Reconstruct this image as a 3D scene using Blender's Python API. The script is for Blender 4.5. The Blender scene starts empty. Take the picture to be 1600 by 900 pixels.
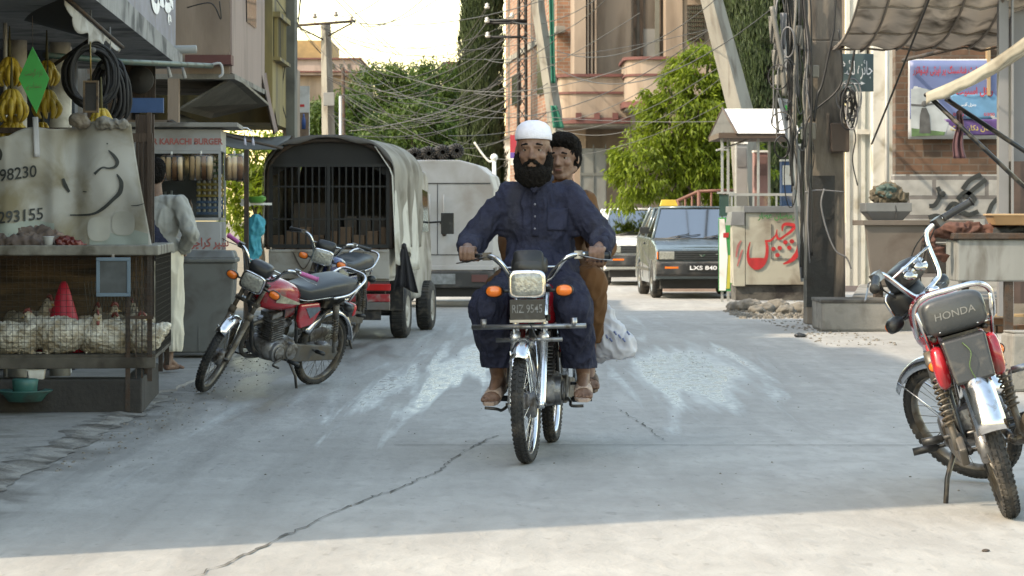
import bpy, bmesh, math, random
from mathutils import Vector, Matrix, noise
import unicodedata
SC = bpy.context.scene
COL = SC.collection
R = math.radians
PI = math.pi
rnd = random.Random(7)

# ------------------------------------------------------------------ camera, world, sun, exposure
F = 4000.0          # focal length in pixels of the 1600 px wide photograph
EYE = 1.19          # camera height
HOR = 342.0         # image row of the horizon
cam = bpy.data.cameras.new('camera')
cam.sensor_width = 36.0
cam.lens = F * 36.0 / 1600.0
cam.shift_y = -(450.0 - HOR) / 1600.0
cam.clip_start = 0.1
cam.clip_end = 3000.0
cam.dof.use_dof = True
cam.dof.focus_distance = 13.2
cam.dof.aperture_fstop = 13.0
cam_o = bpy.data.objects.new('camera', cam)
COL.objects.link(cam_o)
cam_o.location = (0, 0, EYE)
cam_o.rotation_euler = (R(90), 0, 0)
SC.camera = cam_o

SUN_AZ = R(205)      # direction the light comes from, measured from +X counter-clockwise (left and a little behind the camera)
SUN_EL = R(42)
world = bpy.data.worlds.new('World')
SC.world = world
world.use_nodes = True
wn = world.node_tree
bg = wn.nodes['Background']
sky = wn.nodes.new('ShaderNodeTexSky')
sky.sky_type = 'NISHITA'
sky.sun_disc = False
sky.sun_elevation = SUN_EL
sky.sun_rotation = R(90) - SUN_AZ
sky.air_density = 1.5
sky.dust_density = 1.2
sky.ozone_density = 1.0
wn.links.new(sky.outputs[0], bg.inputs[0])
bg.inputs[1].default_value = 0.15
sl = bpy.data.lights.new('sun', 'SUN')
sl.energy = 2.0
sl.angle = R(1.0)
sl.color = (0.74, 0.70, 0.665)
sun_o = bpy.data.objects.new('sun', sl)
COL.objects.link(sun_o)
sun_dir = Vector((math.cos(SUN_EL) * math.cos(SUN_AZ), math.cos(SUN_EL) * math.sin(SUN_AZ), math.sin(SUN_EL)))
sun_o.rotation_euler = sun_dir.to_track_quat('Z', 'Y').to_euler()
sun_o.location = (-20, -10, 30)
SC.view_settings.view_transform = 'Standard'
SC.view_settings.look = 'None'
SC.view_settings.gamma = 1.0
SC.view_settings.use_curve_mapping = False
SC.view_settings.exposure = 2.02
SC.view_settings.use_white_balance = True
SC.view_settings.white_balance_temperature = 8500
SC.view_settings.white_balance_tint = 8
SC.render.engine = 'CYCLES'
SC.cycles.max_bounces = 7
SC.cycles.transparent_max_bounces = 12
SC.cycles.use_denoising = True

# ------------------------------------------------------------------ helpers: placing
def X(px, D): return (px - 800.0) / F * D
def Z(py, D): return EYE - (py - HOR) / F * D
def P(px, py, D): return Vector((X(px, D), D, Z(py, D)))
def DG(py): return EYE * F / (py - HOR)          # distance of a ground point seen at row py
def V(*a): return Vector(a)
def frame(o, right, up):
    r = Vector(right).normalized(); u = Vector(up).normalized(); n = r.cross(u)
    m = Matrix((r, u, n)).transposed().to_4x4(); m.translation = Vector(o); return m
def trs(loc=(0, 0, 0), rot=(0, 0, 0)):
    from mathutils import Euler
    m = Euler(rot).to_matrix().to_4x4(); m.translation = Vector(loc); return m

# ------------------------------------------------------------------ helpers: materials
_m = {}
BRIGHT = {'chrome', 'fork_alloy', 'white_knit', 'orange_lens', 'red_lens', 'ripe_banana', 'green_card', 'white_lettering', 'turquoise_cloth', 'worn_pavement', 'red_paint', 'red_plastic', 'white_paint', 'canvas_tarpaulin', 'cream_cotton', 'white_feathers', 'thin_white_plastic', 'beige_sheet', 'bread_crumb', 'car_white_paint', 'loose_white_tarpaulin', 'pale_grey_paint', 'loose_gravel', 'pink_grip'}
def mat(name, col, rough=0.6, metal=0.0, var=0.12, scale=6.0, bump=0.0, bscale=40.0, dirt=None, spec=0.5,
        trans=0.0, coat=0.0, emit=None, stretch=None, alpha=None):
    """one node material: base colour with noise wear, optional dirt patches and bump"""
    if name in _m: return _m[name]
    m = bpy.data.materials.new(name); m.use_nodes = True
    t = m.node_tree; N = t.nodes; L = t.links
    b = N['Principled BSDF']; out = N['Material Output']
    tc = N.new('ShaderNodeTexCoord'); vec = tc.outputs['Object']
    if stretch:
        mp = N.new('ShaderNodeMapping'); mp.inputs['Scale'].default_value = stretch
        L.new(vec, mp.inputs[0]); vec = mp.outputs[0]
    def nz(s, d=4.0, dis=0.0):
        n = N.new('ShaderNodeTexNoise'); n.inputs['Scale'].default_value = s; n.inputs['Detail'].default_value = d
        n.inputs['Distortion'].default_value = dis; L.new(vec, n.inputs['Vector']); return n
    KD = 1.0 if name in BRIGHT else 0.70
    c = (*[x * KD for x in col[:3]], 1)
    n1 = nz(scale)
    mx = N.new('ShaderNodeMix'); mx.data_type = 'RGBA'
    mx.inputs[6].default_value = tuple(x * (1 - var) for x in c[:3]) + (1,)
    mx.inputs[7].default_value = tuple(min(1, x * (1 + var)) for x in c[:3]) + (1,)
    rr = N.new('ShaderNodeMapRange'); rr.inputs[1].default_value = 0.3; rr.inputs[2].default_value = 0.7
    L.new(n1.outputs[0], rr.inputs[0]); L.new(rr.outputs[0], mx.inputs[0])
    cur = mx.outputs[2]
    if dirt:
        dcol, amt, ds = dirt; dcol = tuple(x * KD for x in dcol)
        n2 = nz(ds, 6.0, 0.4)
        mr = N.new('ShaderNodeMapRange'); mr.inputs[1].default_value = 0.62 - amt * 0.35; mr.inputs[2].default_value = 0.8 - amt * 0.3
        L.new(n2.outputs[0], mr.inputs[0])
        m2 = N.new('ShaderNodeMix'); m2.data_type = 'RGBA'; L.new(mr.outputs[0], m2.inputs[0]); L.new(cur, m2.inputs[6])
        m2.inputs[7].default_value = (*dcol, 1); cur = m2.outputs[2]
        rm = N.new('ShaderNodeMapRange'); rm.inputs[3].default_value = rough; rm.inputs[4].default_value = min(1, rough + 0.35)
        L.new(mr.outputs[0], rm.inputs[0]); L.new(rm.outputs[0], b.inputs['Roughness'])
    else:
        b.inputs['Roughness'].default_value = rough
    L.new(cur, b.inputs['Base Color'])
    b.inputs['Metallic'].default_value = metal
    b.inputs['Specular IOR Level'].default_value = spec
    if coat: b.inputs['Coat Weight'].default_value = coat; b.inputs['Coat Roughness'].default_value = 0.08
    if bump:
        n3 = nz(bscale, 5.0); bp = N.new('ShaderNodeBump'); bp.inputs['Strength'].default_value = bump
        bp.inputs['Distance'].default_value = 0.02; L.new(n3.outputs[0], bp.inputs['Height']); L.new(bp.outputs[0], b.inputs['Normal'])
    if emit: b.inputs['Emission Color'].default_value = (*emit[:3], 1); b.inputs['Emission Strength'].default_value = emit[3]
    if alpha is not None: b.inputs['Alpha'].default_value = alpha
    if trans:
        tl = N.new('ShaderNodeBsdfTranslucent'); L.new(cur, tl.inputs[0])
        ms = N.new('ShaderNodeMixShader'); ms.inputs[0].default_value = trans
        L.new(b.outputs[0], ms.inputs[1]); L.new(tl.outputs[0], ms.inputs[2]); L.new(ms.outputs[0], out.inputs[0])
    _m[name] = m
    return m
def glass(name, col=(0.6, 0.7, 0.72), rough=0.05, a=0.35):
    if name in _m: return _m[name]
    m = bpy.data.materials.new(name); m.use_nodes = True
    t = m.node_tree; N = t.nodes; L = t.links; N.remove(N['Principled BSDF']); out = N['Material Output']
    g = N.new('ShaderNodeBsdfGlossy'); g.inputs['Roughness'].default_value = rough
    tr = N.new('ShaderNodeBsdfTransparent'); tr.inputs[0].default_value = (*col, 1)
    fr = N.new('ShaderNodeFresnel'); fr.inputs[0].default_value = 1.5
    ad = N.new('ShaderNodeMath'); ad.operation = 'ADD'; ad.inputs[1].default_value = a; L.new(fr.outputs[0], ad.inputs[0])
    mx = N.new('ShaderNodeMixShader'); L.new(ad.outputs[0], mx.inputs[0]); L.new(tr.outputs[0], mx.inputs[1]); L.new(g.outputs[0], mx.inputs[2])
    L.new(mx.outputs[0], out.inputs[0]); _m[name] = m
    return m

# ------------------------------------------------------------------ helpers: objects
def tag(o, label=None, cat=None, group=None, kind=None):
    if label: o['label'] = label
    if cat: o['category'] = cat
    if group: o['group'] = group
    if kind: o['kind'] = kind
    return o
def thing(name, label, cat, loc=(0, 0, 0), rz=0.0, group=None, rot=None):
    o = bpy.data.objects.new(name, None); COL.objects.link(o)
    o.empty_display_size = 0.2
    o.location = loc; o.rotation_euler = rot if rot else (0, 0, rz)
    return tag(o, label, cat, group)
def link_mesh(name, me, material, parent=None):
    o = bpy.data.objects.new(name, me); COL.objects.link(o)
    if material is not None:
        me.materials.clear(); me.materials.append(material)
    if parent is not None: o.parent = parent
    return o

class MB:
    """collects shapes into one mesh object; M is applied to everything added"""
    def __init__(s, M=None): s.v = []; s.f = []; s.M = M or Matrix.Identity(4); s.sm = []
    def add(s, vs, fs, smooth=False, M=None):
        m = s.M @ M if M is not None else s.M
        n = len(s.v); s.v += [m @ Vector(p) for p in vs]
        s.f += [tuple(i + n for i in f) for f in fs]; s.sm += [smooth] * len(fs); return s
    def hexa(s, p):      # bottom 4 (ccw) then top 4
        return s.add(p, [(3, 2, 1, 0), (4, 5, 6, 7), (0, 1, 5, 4), (1, 2, 6, 5), (2, 3, 7, 6), (3, 0, 4, 7)])
    def box(s, a, b, M=None):
        x0, y0, z0 = (min(a[i], b[i]) for i in range(3)); x1, y1, z1 = (max(a[i], b[i]) for i in range(3))
        return s.add([(x0, y0, z0), (x1, y0, z0), (x1, y1, z0), (x0, y1, z0), (x0, y0, z1), (x1, y0, z1), (x1, y1, z1), (x0, y1, z1)],
                     [(3, 2, 1, 0), (4, 5, 6, 7), (0, 1, 5, 4), (1, 2, 6, 5), (2, 3, 7, 6), (3, 0, 4, 7)], False, M)
    def cbox(s, c, d, M=None): return s.box([c[i] - d[i] / 2 for i in range(3)], [c[i] + d[i] / 2 for i in range(3)], M)
    def tube(s, pts, r, n=8, cap=True, flat=None, smooth=True, closed=False):
        pts = [Vector(p) for p in pts]; rs = r if isinstance(r, (list, tuple)) else [r] * len(pts)
        vs = []; fs = []; up = None
        for i, p in enumerate(pts):
            if closed: d = pts[(i + 1) % len(pts)] - pts[i - 1]
            else: d = pts[min(i + 1, len(pts) - 1)] - pts[max(i - 1, 0)]
            if d.length < 1e-9: d = Vector((0, 0, 1))
            d.normalize()
            if up is None: up = Vector((0, 0, 1)) if abs(d.z) < 0.9 else Vector((1, 0, 0))
            sx = d.cross(up)
            if sx.length < 1e-4: sx = d.orthogonal()
            sx.normalize(); up = sx.cross(d).normalized()
            for k in range(n):
                a = 2 * PI * k / n
                vs.append(p + sx * math.cos(a) * rs[i] + up * math.sin(a) * rs[i] * (flat or 1))
        m = len(pts)
        for i in range(m if closed else m - 1):
            j = (i + 1) % m
            for k in range(n):
                fs.append((i * n + k, i * n + (k + 1) % n, j * n + (k + 1) % n, j * n + k))
        if cap and not closed:
            fs.append(tuple(range(n - 1, -1, -1))); fs.append(tuple((m - 1) * n + k for k in range(n)))
        return s.add(vs, fs, smooth)
    def cyl(s, a, b, r, n=16, r2=None, smooth=True): return s.tube([a, b], [r, r if r2 is None else r2], n, smooth=smooth)
    def lathe(s, prof, n=24, M=None, smooth=True, closed=False):     # profile (r, z) round local z
        vs = []; fs = []; m = len(prof)
        for r, z in prof:
            for k in range(n):
                a = 2 * PI * k / n; vs.append((r * math.cos(a), r * math.sin(a), z))
        for i in range(m if closed else m - 1):
            j = (i + 1) % m
            for k in range(n): fs.append((i * n + k, i * n + (k + 1) % n, j * n + (k + 1) % n, j * n + k))
        return s.add(vs, fs, smooth, M)
    def ball(s, c, r, n=12, M=None):
        r3 = r if isinstance(r, (tuple, list)) else (r, r, r)
        m = n // 2 + 1; vs = []; fs = []
        for i in range(m):
            t = PI * i / (m - 1)
            for k in range(n):
                a = 2 * PI * k / n
                vs.append((c[0] + r3[0] * math.sin(t) * math.cos(a), c[1] + r3[1] * math.sin(t) * math.sin(a), c[2] - r3[2] * math.cos(t)))
        for i in range(m - 1):
            for k in range(n): fs.append((i * n + k, i * n + (k + 1) % n, (i + 1) * n + (k + 1) % n, (i + 1) * n + k))
        return s.add(vs, fs, True, M)
    def loft(s, secs, n=20, pw=2.5, axis='x', cap=True):   # sections (t, c1, c2, r1, r2[, power]) along an axis
        vs = []; fs = []; m = len(secs)
        for q in secs:
            t, c1, c2, r1, r2 = q[:5]; p = q[5] if len(q) > 5 else pw
            for k in range(n):
                a = 2 * PI * k / n; ca, sa = math.cos(a), math.sin(a)
                u = c1 + r1 * math.copysign(abs(ca) ** (2 / p), ca); w = c2 + r2 * math.copysign(abs(sa) ** (2 / p), sa)
                vs.append((t, u, w) if axis == 'x' else ((w, t, u) if axis == 'y' else (u, w, t)))
        for i in range(m - 1):
            for k in range(n): fs.append((i * n + k, i * n + (k + 1) % n, (i + 1) * n + (k + 1) % n, (i + 1) * n + k))
        if cap: fs.append(tuple(range(n - 1, -1, -1))); fs.append(tuple((m - 1) * n + k for k in range(n)))
        return s.add(vs, fs, True)
    def prism(s, poly, t0, t1, axis='y', M=None):    # poly in the two other axes
        n = len(poly); vs = []
        for t in (t0, t1):
            for a, b in poly: vs.append((a, t, b) if axis == 'y' else ((t, a, b) if axis == 'x' else (a, b, t)))
        fs = [tuple(range(n - 1, -1, -1)), tuple(range(n, 2 * n))] + [(i, (i + 1) % n, n + (i + 1) % n, n + i) for i in range(n)]
        return s.add(vs, fs, False, M)
    def grid(s, fn, nu, nv, smooth=True):            # fn(u, v) -> point
        vs = [fn(i / nu, j / nv) for j in range(nv + 1) for i in range(nu + 1)]
        fs = [(j * (nu + 1) + i, j * (nu + 1) + i + 1, (j + 1) * (nu + 1) + i + 1, (j + 1) * (nu + 1) + i) for j in range(nv) for i in range(nu)]
        return s.add(vs, fs, smooth)
    def build(s, name, material, parent=None, bevel=0.0, solid=0.0, subsurf=0, weld=True):
        me = bpy.data.meshes.new(name)
        me.from_pydata([tuple(p) for p in s.v], [], s.f)
        me.polygons.foreach_set('use_smooth', s.sm)
        if weld and len(s.v) < 60000:
            bm = bmesh.new(); bm.from_mesh(me); bmesh.ops.recalc_face_normals(bm, faces=bm.faces); bm.to_mesh(me); bm.free()
        me.update()
        o = link_mesh(name, me, material, parent)
        if solid:
            md = o.modifiers.new('solid', 'SOLIDIFY'); md.thickness = solid; md.offset = 0
        if bevel:
            md = o.modifiers.new('bevel', 'BEVEL'); md.width = bevel; md.segments = 2; md.limit_method = 'ANGLE'; md.angle_limit = R(40)
            md.harden_normals = False
        if subsurf:
            md = o.modifiers.new('sub', 'SUBSURF'); md.levels = subsurf; md.render_levels = subsurf
        return o

def evaluated_mesh(o):
    dg = bpy.context.evaluated_depsgraph_get(); dg.update()
    me = bpy.data.meshes.new_from_object(o.evaluated_get(dg)); return me
def blob(name, prims, voxel, material, parent=None, sm=3, post=None):
    """one continuous skin grown over overlapping capsules and ellipsoids"""
    mb = MB()
    for q in prims:
        if q[0] == 'c':
            _, a, b, r0, r1 = q; a = Vector(a); b = Vector(b)
            d = b - a; L = max(d.length, 1e-5); qz = d.to_track_quat('Z', 'Y').to_matrix().to_4x4(); qz.translation = a
            prof = [(r0 * math.sin(t), -r0 * math.cos(t)) for t in [PI / 2 * i / 5 for i in range(6)]] + \
                   [(r1 * math.cos(t), L + r1 * math.sin(t)) for t in [PI / 2 * i / 5 for i in range(6)]]
            mb.lathe(prof, 16, qz)
        else:
            c, r3 = q[1], q[2]; M = Matrix.Translation(Vector(c))
            if len(q) > 3: M = M @ q[3].to_4x4()
            mb.ball((0, 0, 0), r3, 20, M)
    me = bpy.data.meshes.new(name); me.from_pydata([tuple(p) for p in mb.v], [], mb.f)
    bm = bmesh.new(); bm.from_mesh(me); bmesh.ops.remove_doubles(bm, verts=bm.verts, dist=1e-5)
    bmesh.ops.recalc_face_normals(bm, faces=bm.faces); bm.to_mesh(me); bm.free()
    o = bpy.data.objects.new('tmp', me); COL.objects.link(o)
    md = o.modifiers.new('r', 'REMESH'); md.mode = 'VOXEL'; md.voxel_size = voxel
    if sm:
        md = o.modifiers.new('s', 'SMOOTH'); md.iterations = sm; md.factor = 0.5
    m2 = evaluated_mesh(o); bpy.data.objects.remove(o)
    m2.polygons.foreach_set('use_smooth', [True] * len(m2.polygons))
    if post:
        nr = [v.normal.copy() for v in m2.vertices]
        for v, n in zip(m2.vertices, nr): v.co = post(v.co.copy(), n)
        m2.update()
    m2.name = name
    return link_mesh(name, m2, material, parent)
def wrinkle(amp, sc=(9, 9, 4), seed=0.0, hem=None):
    def fn(p, n):
        q = Vector((p.x * sc[0] + seed, p.y * sc[1] + seed * .7, p.z * sc[2]))
        q += 0.35 * Vector((noise.noise(q * .6 + Vector((9, 0, 0))), noise.noise(q * .6 + Vector((0, 9, 0))), 0))
        w = 1 - 2.6 * abs(noise.noise(q)); w2 = 1 - 3 * abs(noise.noise(q * 2.1 + Vector((3, 1, 7))))
        p = p + n * (amp * (w - 0.3) + amp * 0.5 * (w2 - .3))
        if hem is not None and p.z < hem: p.z = hem
        return p
    return fn

# Arabic-script shaping into presentation forms
_forms = {}
for cp in list(range(0xFB50, 0xFDFC)) + list(range(0xFE70, 0xFEFD)):
    d = unicodedata.decomposition(chr(cp)).split()
    if len(d) == 2 and d[0] in ('<isolated>', '<initial>', '<medial>', '<final>'):
        _forms.setdefault(chr(int(d[1], 16)), {})[d[0][1:-1]] = chr(cp)
def urdu(s):
    out = []
    joins = lambda c: c in _forms and 'initial' in _forms[c]
    for i, c in enumerate(s):
        if c not in _forms: out.append(c); continue
        pj = i > 0 and joins(s[i - 1]); nj = joins(c) and i + 1 < len(s) and s[i + 1] in _forms
        k = 'medial' if pj and nj else 'final' if pj else 'initial' if nj else 'isolated'
        out.append(_forms[c].get(k) or _forms[c].get('isolated') or c)
    return ''.join(out)[::-1]
def text(body, M, w, h, material, parent=None, bold=0.0, name='lettering', slant=0.0, bend=None, extr=0.0):
    """flat lettering fitted into a w x h box whose lower left corner is the origin of M"""
    cu = bpy.data.curves.new('txt', 'FONT'); cu.body = body; cu.size = 1.0; cu.offset = bold; cu.resolution_u = 4
    o = bpy.data.objects.new('tmp', cu); COL.objects.link(o)
    me = evaluated_mesh(o); bpy.data.objects.remove(o)
    if not len(me.vertices): return None
    x0 = min(v.co.x for v in me.vertices); x1 = max(v.co.x for v in me.vertices)
    y0 = min(v.co.y for v in me.vertices); y1 = max(v.co.y for v in me.vertices)
    bm = bmesh.new(); bm.from_mesh(me); seen = set(); lvl = 0
    bmesh.ops.remove_doubles(bm, verts=bm.verts, dist=1e-5)
    for v in bm.verts:
        if v in seen: continue
        st = [v]; seen.add(v)
        while st:
            q = st.pop(); q.co.z = 0.0004 * (lvl % 4)
            for e in q.link_edges:
                u = e.other_vert(q)
                if u not in seen: seen.add(u); st.append(u)
        lvl += 1
    for v in bm.verts:
        u = (v.co.x - x0) / (x1 - x0) * w; t = (v.co.y - y0) / (y1 - y0) * h
        c = Vector((u + slant * t, t, v.co.z))
        if bend: c = bend(c)
        v.co = M @ c
    bmesh.ops.recalc_face_normals(bm, faces=bm.faces); bm.to_mesh(me); bm.free()
    me.name = name
    return link_mesh(name, me, material, parent)
def stroke(mb, pts, w, z=0.0):       # a brush stroke in a plane: polyline of (x, y) with widths
    n = len(pts); vs = []; fs = []
    for i, p in enumerate(pts):
        a = Vector(pts[max(i - 1, 0)][:2]); b = Vector(pts[min(i + 1, n - 1)][:2]); d = (b - a)
        d = d.normalized() if d.length > 0 else Vector((1, 0)); nn = Vector((-d.y, d.x))
        ww = (p[2] if len(p) > 2 else 1) * w / 2
        for s in (-1, 1): vs.append((p[0] + nn.x * ww * s, p[1] + nn.y * ww * s, z))
    for i in range(n - 1): fs.append((2 * i, 2 * i + 1, 2 * i + 3, 2 * i + 2))
    mb.add(vs, fs)
def cat_rom(pts, k=6):
    pts = [Vector(p) for p in pts]; out = []
    for i in range(len(pts) - 1):
        p0 = pts[max(i - 1, 0)]; p1 = pts[i]; p2 = pts[i + 1]; p3 = pts[min(i + 2, len(pts) - 1)]
        for j in range(k):
            t = j / k
            out.append(0.5 * ((2 * p1) + (p2 - p0) * t + (2 * p0 - 5 * p1 + 4 * p2 - p3) * t * t + (3 * p1 - p0 - 3 * p2 + p3) * t ** 3))
    out.append(pts[-1]); return out
# ------------------------------------------------------------------ materials
BROWN_DIRT = (0.16, 0.13, 0.10)
CHROME = mat('chrome', (0.62, 0.63, 0.65), 0.16, 1.0, 0.1, 30, dirt=((0.2, 0.17, 0.14), 0.15, 25))
STEEL = mat('brushed_steel', (0.42, 0.42, 0.43), 0.4, 1.0, 0.15, 20, dirt=(BROWN_DIRT, 0.3, 18))
ALU = mat('cast_aluminium', (0.33, 0.33, 0.34), 0.45, 0.85, 0.2, 20, 0.15, 90, dirt=((0.12, 0.1, 0.085), 0.55, 14))
RUBBER = mat('tyre_rubber', (0.022, 0.022, 0.023), 0.8, 0, 0.2, 12, 0.2, 80, dirt=((0.12, 0.105, 0.09), 0.35, 9))
BLACKP = mat('black_plastic', (0.02, 0.021, 0.023), 0.42, 0, 0.2, 15, 0.05, 120, dirt=((0.09, 0.085, 0.08), 0.2, 12))
BLACKM = mat('black_paint', (0.018, 0.018, 0.019), 0.3, 0, 0.2, 15, dirt=(BROWN_DIRT, 0.35, 12))
REDP = mat('red_paint', (0.30, 0.012, 0.020), 0.22, 0, 0.1, 8, coat=0.6, dirt=((0.14, 0.08, 0.07), 0.18, 9))
BLUEP = mat('blue_paint', (0.02, 0.035, 0.16), 0.22, 0, 0.1, 8, coat=0.6, dirt=((0.1, 0.1, 0.1), 0.2, 9))
SEATM = mat('seat_vinyl', (0.032, 0.036, 0.040), 0.42, 0, 0.15, 6, 0.08, 60, dirt=((0.11, 0.105, 0.10), 0.25, 5))
ORANGE = mat('orange_lens', (0.75, 0.16, 0.02), 0.2, 0, 0.1, 8, coat=0.4)
REDL = mat('red_lens', (0.45, 0.02, 0.02), 0.2, 0, 0.1, 8, coat=0.4)
LENS = mat('headlamp_glass', (0.42, 0.42, 0.38), 0.18, 0.25, 0.3, 60, 0.3, 60, coat=0.5)
WHITEP = mat('white_paint', (0.68, 0.67, 0.64), 0.4, 0, 0.08, 3, 0.03, 20, dirt=((0.35, 0.31, 0.26), 0.35, 2.5))
DKGLASS = glass('car_glass', (0.50, 0.58, 0.58), 0.06, 0.34)
SKIN = mat('skin', (0.235, 0.13, 0.088), 0.55, 0, 0.2, 22, 0.12, 110, dirt=((0.16, 0.085, 0.06), 0.35, 14))
SKIN2 = mat('skin_fair', (0.26, 0.148, 0.102), 0.55, 0, 0.2, 22, 0.12, 110, dirt=((0.18, 0.10, 0.07), 0.35, 14))
HAIR = mat('black_hair', (0.013, 0.011, 0.010), 0.85, 0, 0.4, 50, 0.8, 130, spec=0.12)
NAVY = mat('navy_cotton', (0.030, 0.034, 0.064), 0.85, 0, 0.22, 5, 0.8, 26, spec=0.2, dirt=((0.055, 0.058, 0.082), 0.3, 4))
BROWNC = mat('brown_cotton', (0.145, 0.068, 0.028), 0.85, 0, 0.15, 5, 0.25, 16, spec=0.25)
CREAM = mat('cream_cotton', (0.58, 0.53, 0.43), 0.85, 0, 0.08, 5, 0.25, 16, spec=0.2)
GREYC = mat('grey_cotton', (0.42, 0.42, 0.39), 0.85, 0, 0.08, 5, 0.25, 16, spec=0.2)
INK = mat('black_ink', (0.03, 0.035, 0.035), 0.7, var=0.3, scale=12)
REDINK = mat('red_paint_lettering', (0.55, 0.025, 0.03), 0.6, var=0.25, scale=9)
PINKINK = mat('faded_red_lettering', (0.50, 0.16, 0.15), 0.7, var=0.25, scale=14)
PLATEINK = mat('dull_plate_lettering', (0.20, 0.205, 0.21), 0.6, var=0.5, scale=60)
DUSTY = mat('dusty_chrome', (0.26, 0.25, 0.235), 0.42, 0.75, 0.2, 12, dirt=((0.16, 0.13, 0.10), 0.75, 9))
WHITEINK = mat('white_lettering', (0.72, 0.72, 0.74), 0.6, var=0.2, scale=9)
GREENINK = mat('green_lettering', (0.04, 0.25, 0.07), 0.6, var=0.2, scale=9)
CONC = mat('concrete', (0.30, 0.285, 0.26), 0.85, 0, 0.2, 2.5, 0.3, 30, dirt=((0.13, 0.12, 0.105), 0.4, 3))
CONC_D = mat('grimy_concrete', (0.13, 0.12, 0.105), 0.8, 0, 0.3, 3, 0.4, 25, dirt=((0.045, 0.04, 0.038), 0.5, 4))
PEACH = mat('peach_plaster', (0.375, 0.29, 0.23), 0.9, 0, 0.10, 1.2, 0.15, 20, dirt=((0.24, 0.18, 0.14), 0.45, 1.3), stretch=(1.6, 1.6, 0.35))
PINKPL = mat('pink_plaster', (0.42, 0.32, 0.285), 0.9, 0, 0.08, 1.5, 0.1, 20, dirt=((0.25, 0.19, 0.165), 0.45, 1.6), stretch=(1.6, 1.6, 0.35))
YELLOWPL = mat('ochre_plaster', (0.34, 0.27, 0.12), 0.9, 0, 0.15, 1.5, 0.15, 20, dirt=((0.12, 0.11, 0.09), 0.5, 1.8), stretch=(1.6, 1.6, 0.35))
MAROON = mat('maroon_trim', (0.15, 0.05, 0.045), 0.7, var=0.15, scale=3)
WOODD = mat('dark_wood', (0.075, 0.045, 0.03), 0.75, 0, 0.3, 5, 0.3, 30, stretch=(3, 3, 0.6), dirt=((0.03, 0.025, 0.02), 0.4, 5))
WOODM = mat('brown_board', (0.17, 0.11, 0.06), 0.75, 0, 0.3, 3, 0.2, 30, stretch=(0.6, 3, 3), dirt=((0.06, 0.045, 0.035), 0.5, 4))
RUST = mat('rusty_iron', (0.07, 0.052, 0.042), 0.8, 0.2, 0.3, 12, 0.3, 60, dirt=((0.11, 0.06, 0.035), 0.35, 10))
DARKIN = mat('dark_interior', (0.035, 0.032, 0.03), 0.85, 0, 0.3, 3, 0.2, 20)

def brick_mat(name, c1, c2, mortar, sc=1.0, rough=0.9, plane='xz'):
    m = bpy.data.materials.new(name); m.use_nodes = True; t = m.node_tree; N = t.nodes; L = t.links; b = N['Principled BSDF']
    tc = N.new('ShaderNodeTexCoord'); sp = N.new('ShaderNodeSeparateXYZ'); cb = N.new('ShaderNodeCombineXYZ')
    L.new(tc.outputs['Object'], sp.inputs[0]); L.new(sp.outputs[0 if plane == 'xz' else 1], cb.inputs[0]); L.new(sp.outputs[2], cb.inputs[1])
    br = N.new('ShaderNodeTexBrick'); br.inputs['Scale'].default_value = sc; br.inputs['Brick Width'].default_value = 0.23
    br.inputs['Row Height'].default_value = 0.085; br.inputs['Mortar Size'].default_value = 0.009
    br.inputs['Color1'].default_value = (*c1, 1); br.inputs['Color2'].default_value = (*c2, 1); br.inputs['Mortar'].default_value = (*mortar, 1)
    L.new(cb.outputs[0], br.inputs['Vector'])
    nz = N.new('ShaderNodeTexNoise'); nz.inputs['Scale'].default_value = 5; nz.inputs['Detail'].default_value = 6; L.new(tc.outputs['Object'], nz.inputs['Vector'])
    mx = N.new('ShaderNodeMix'); mx.data_type = 'RGBA'; mx.blend_type = 'MULTIPLY'; mx.inputs[0].default_value = 0.6
    cr = N.new('ShaderNodeMapRange'); cr.inputs[1].default_value = .3; cr.inputs[2].default_value = .7; cr.inputs[3].default_value = .45; cr.inputs[4].default_value = 1.25
    L.new(nz.outputs[0], cr.inputs[0]); L.new(br.outputs[0], mx.inputs[6]); L.new(cr.outputs[0], mx.inputs[7]); L.new(mx.outputs[2], b.inputs['Base Color'])
    b.inputs['Roughness'].default_value = rough
    bp = N.new('ShaderNodeBump'); bp.inputs['Strength'].default_value = 0.6; bp.inputs['Distance'].default_value = 0.01; bp.invert = True
    L.new(br.outputs['Fac'], bp.inputs['Height']); L.new(bp.outputs[0], b.inputs['Normal'])
    return m
BRICK = brick_mat('brown_brick', (0.15, 0.078, 0.048), (0.085, 0.055, 0.038), (0.12, 0.092, 0.072))
BRICKR = brick_mat('orange_brick', (0.27, 0.14, 0.09), (0.21, 0.11, 0.077), (0.24, 0.22, 0.19))
BLOCKW = brick_mat('whitewashed_block', (0.34, 0.335, 0.32), (0.30, 0.295, 0.28), (0.15, 0.14, 0.135), 0.35)

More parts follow.
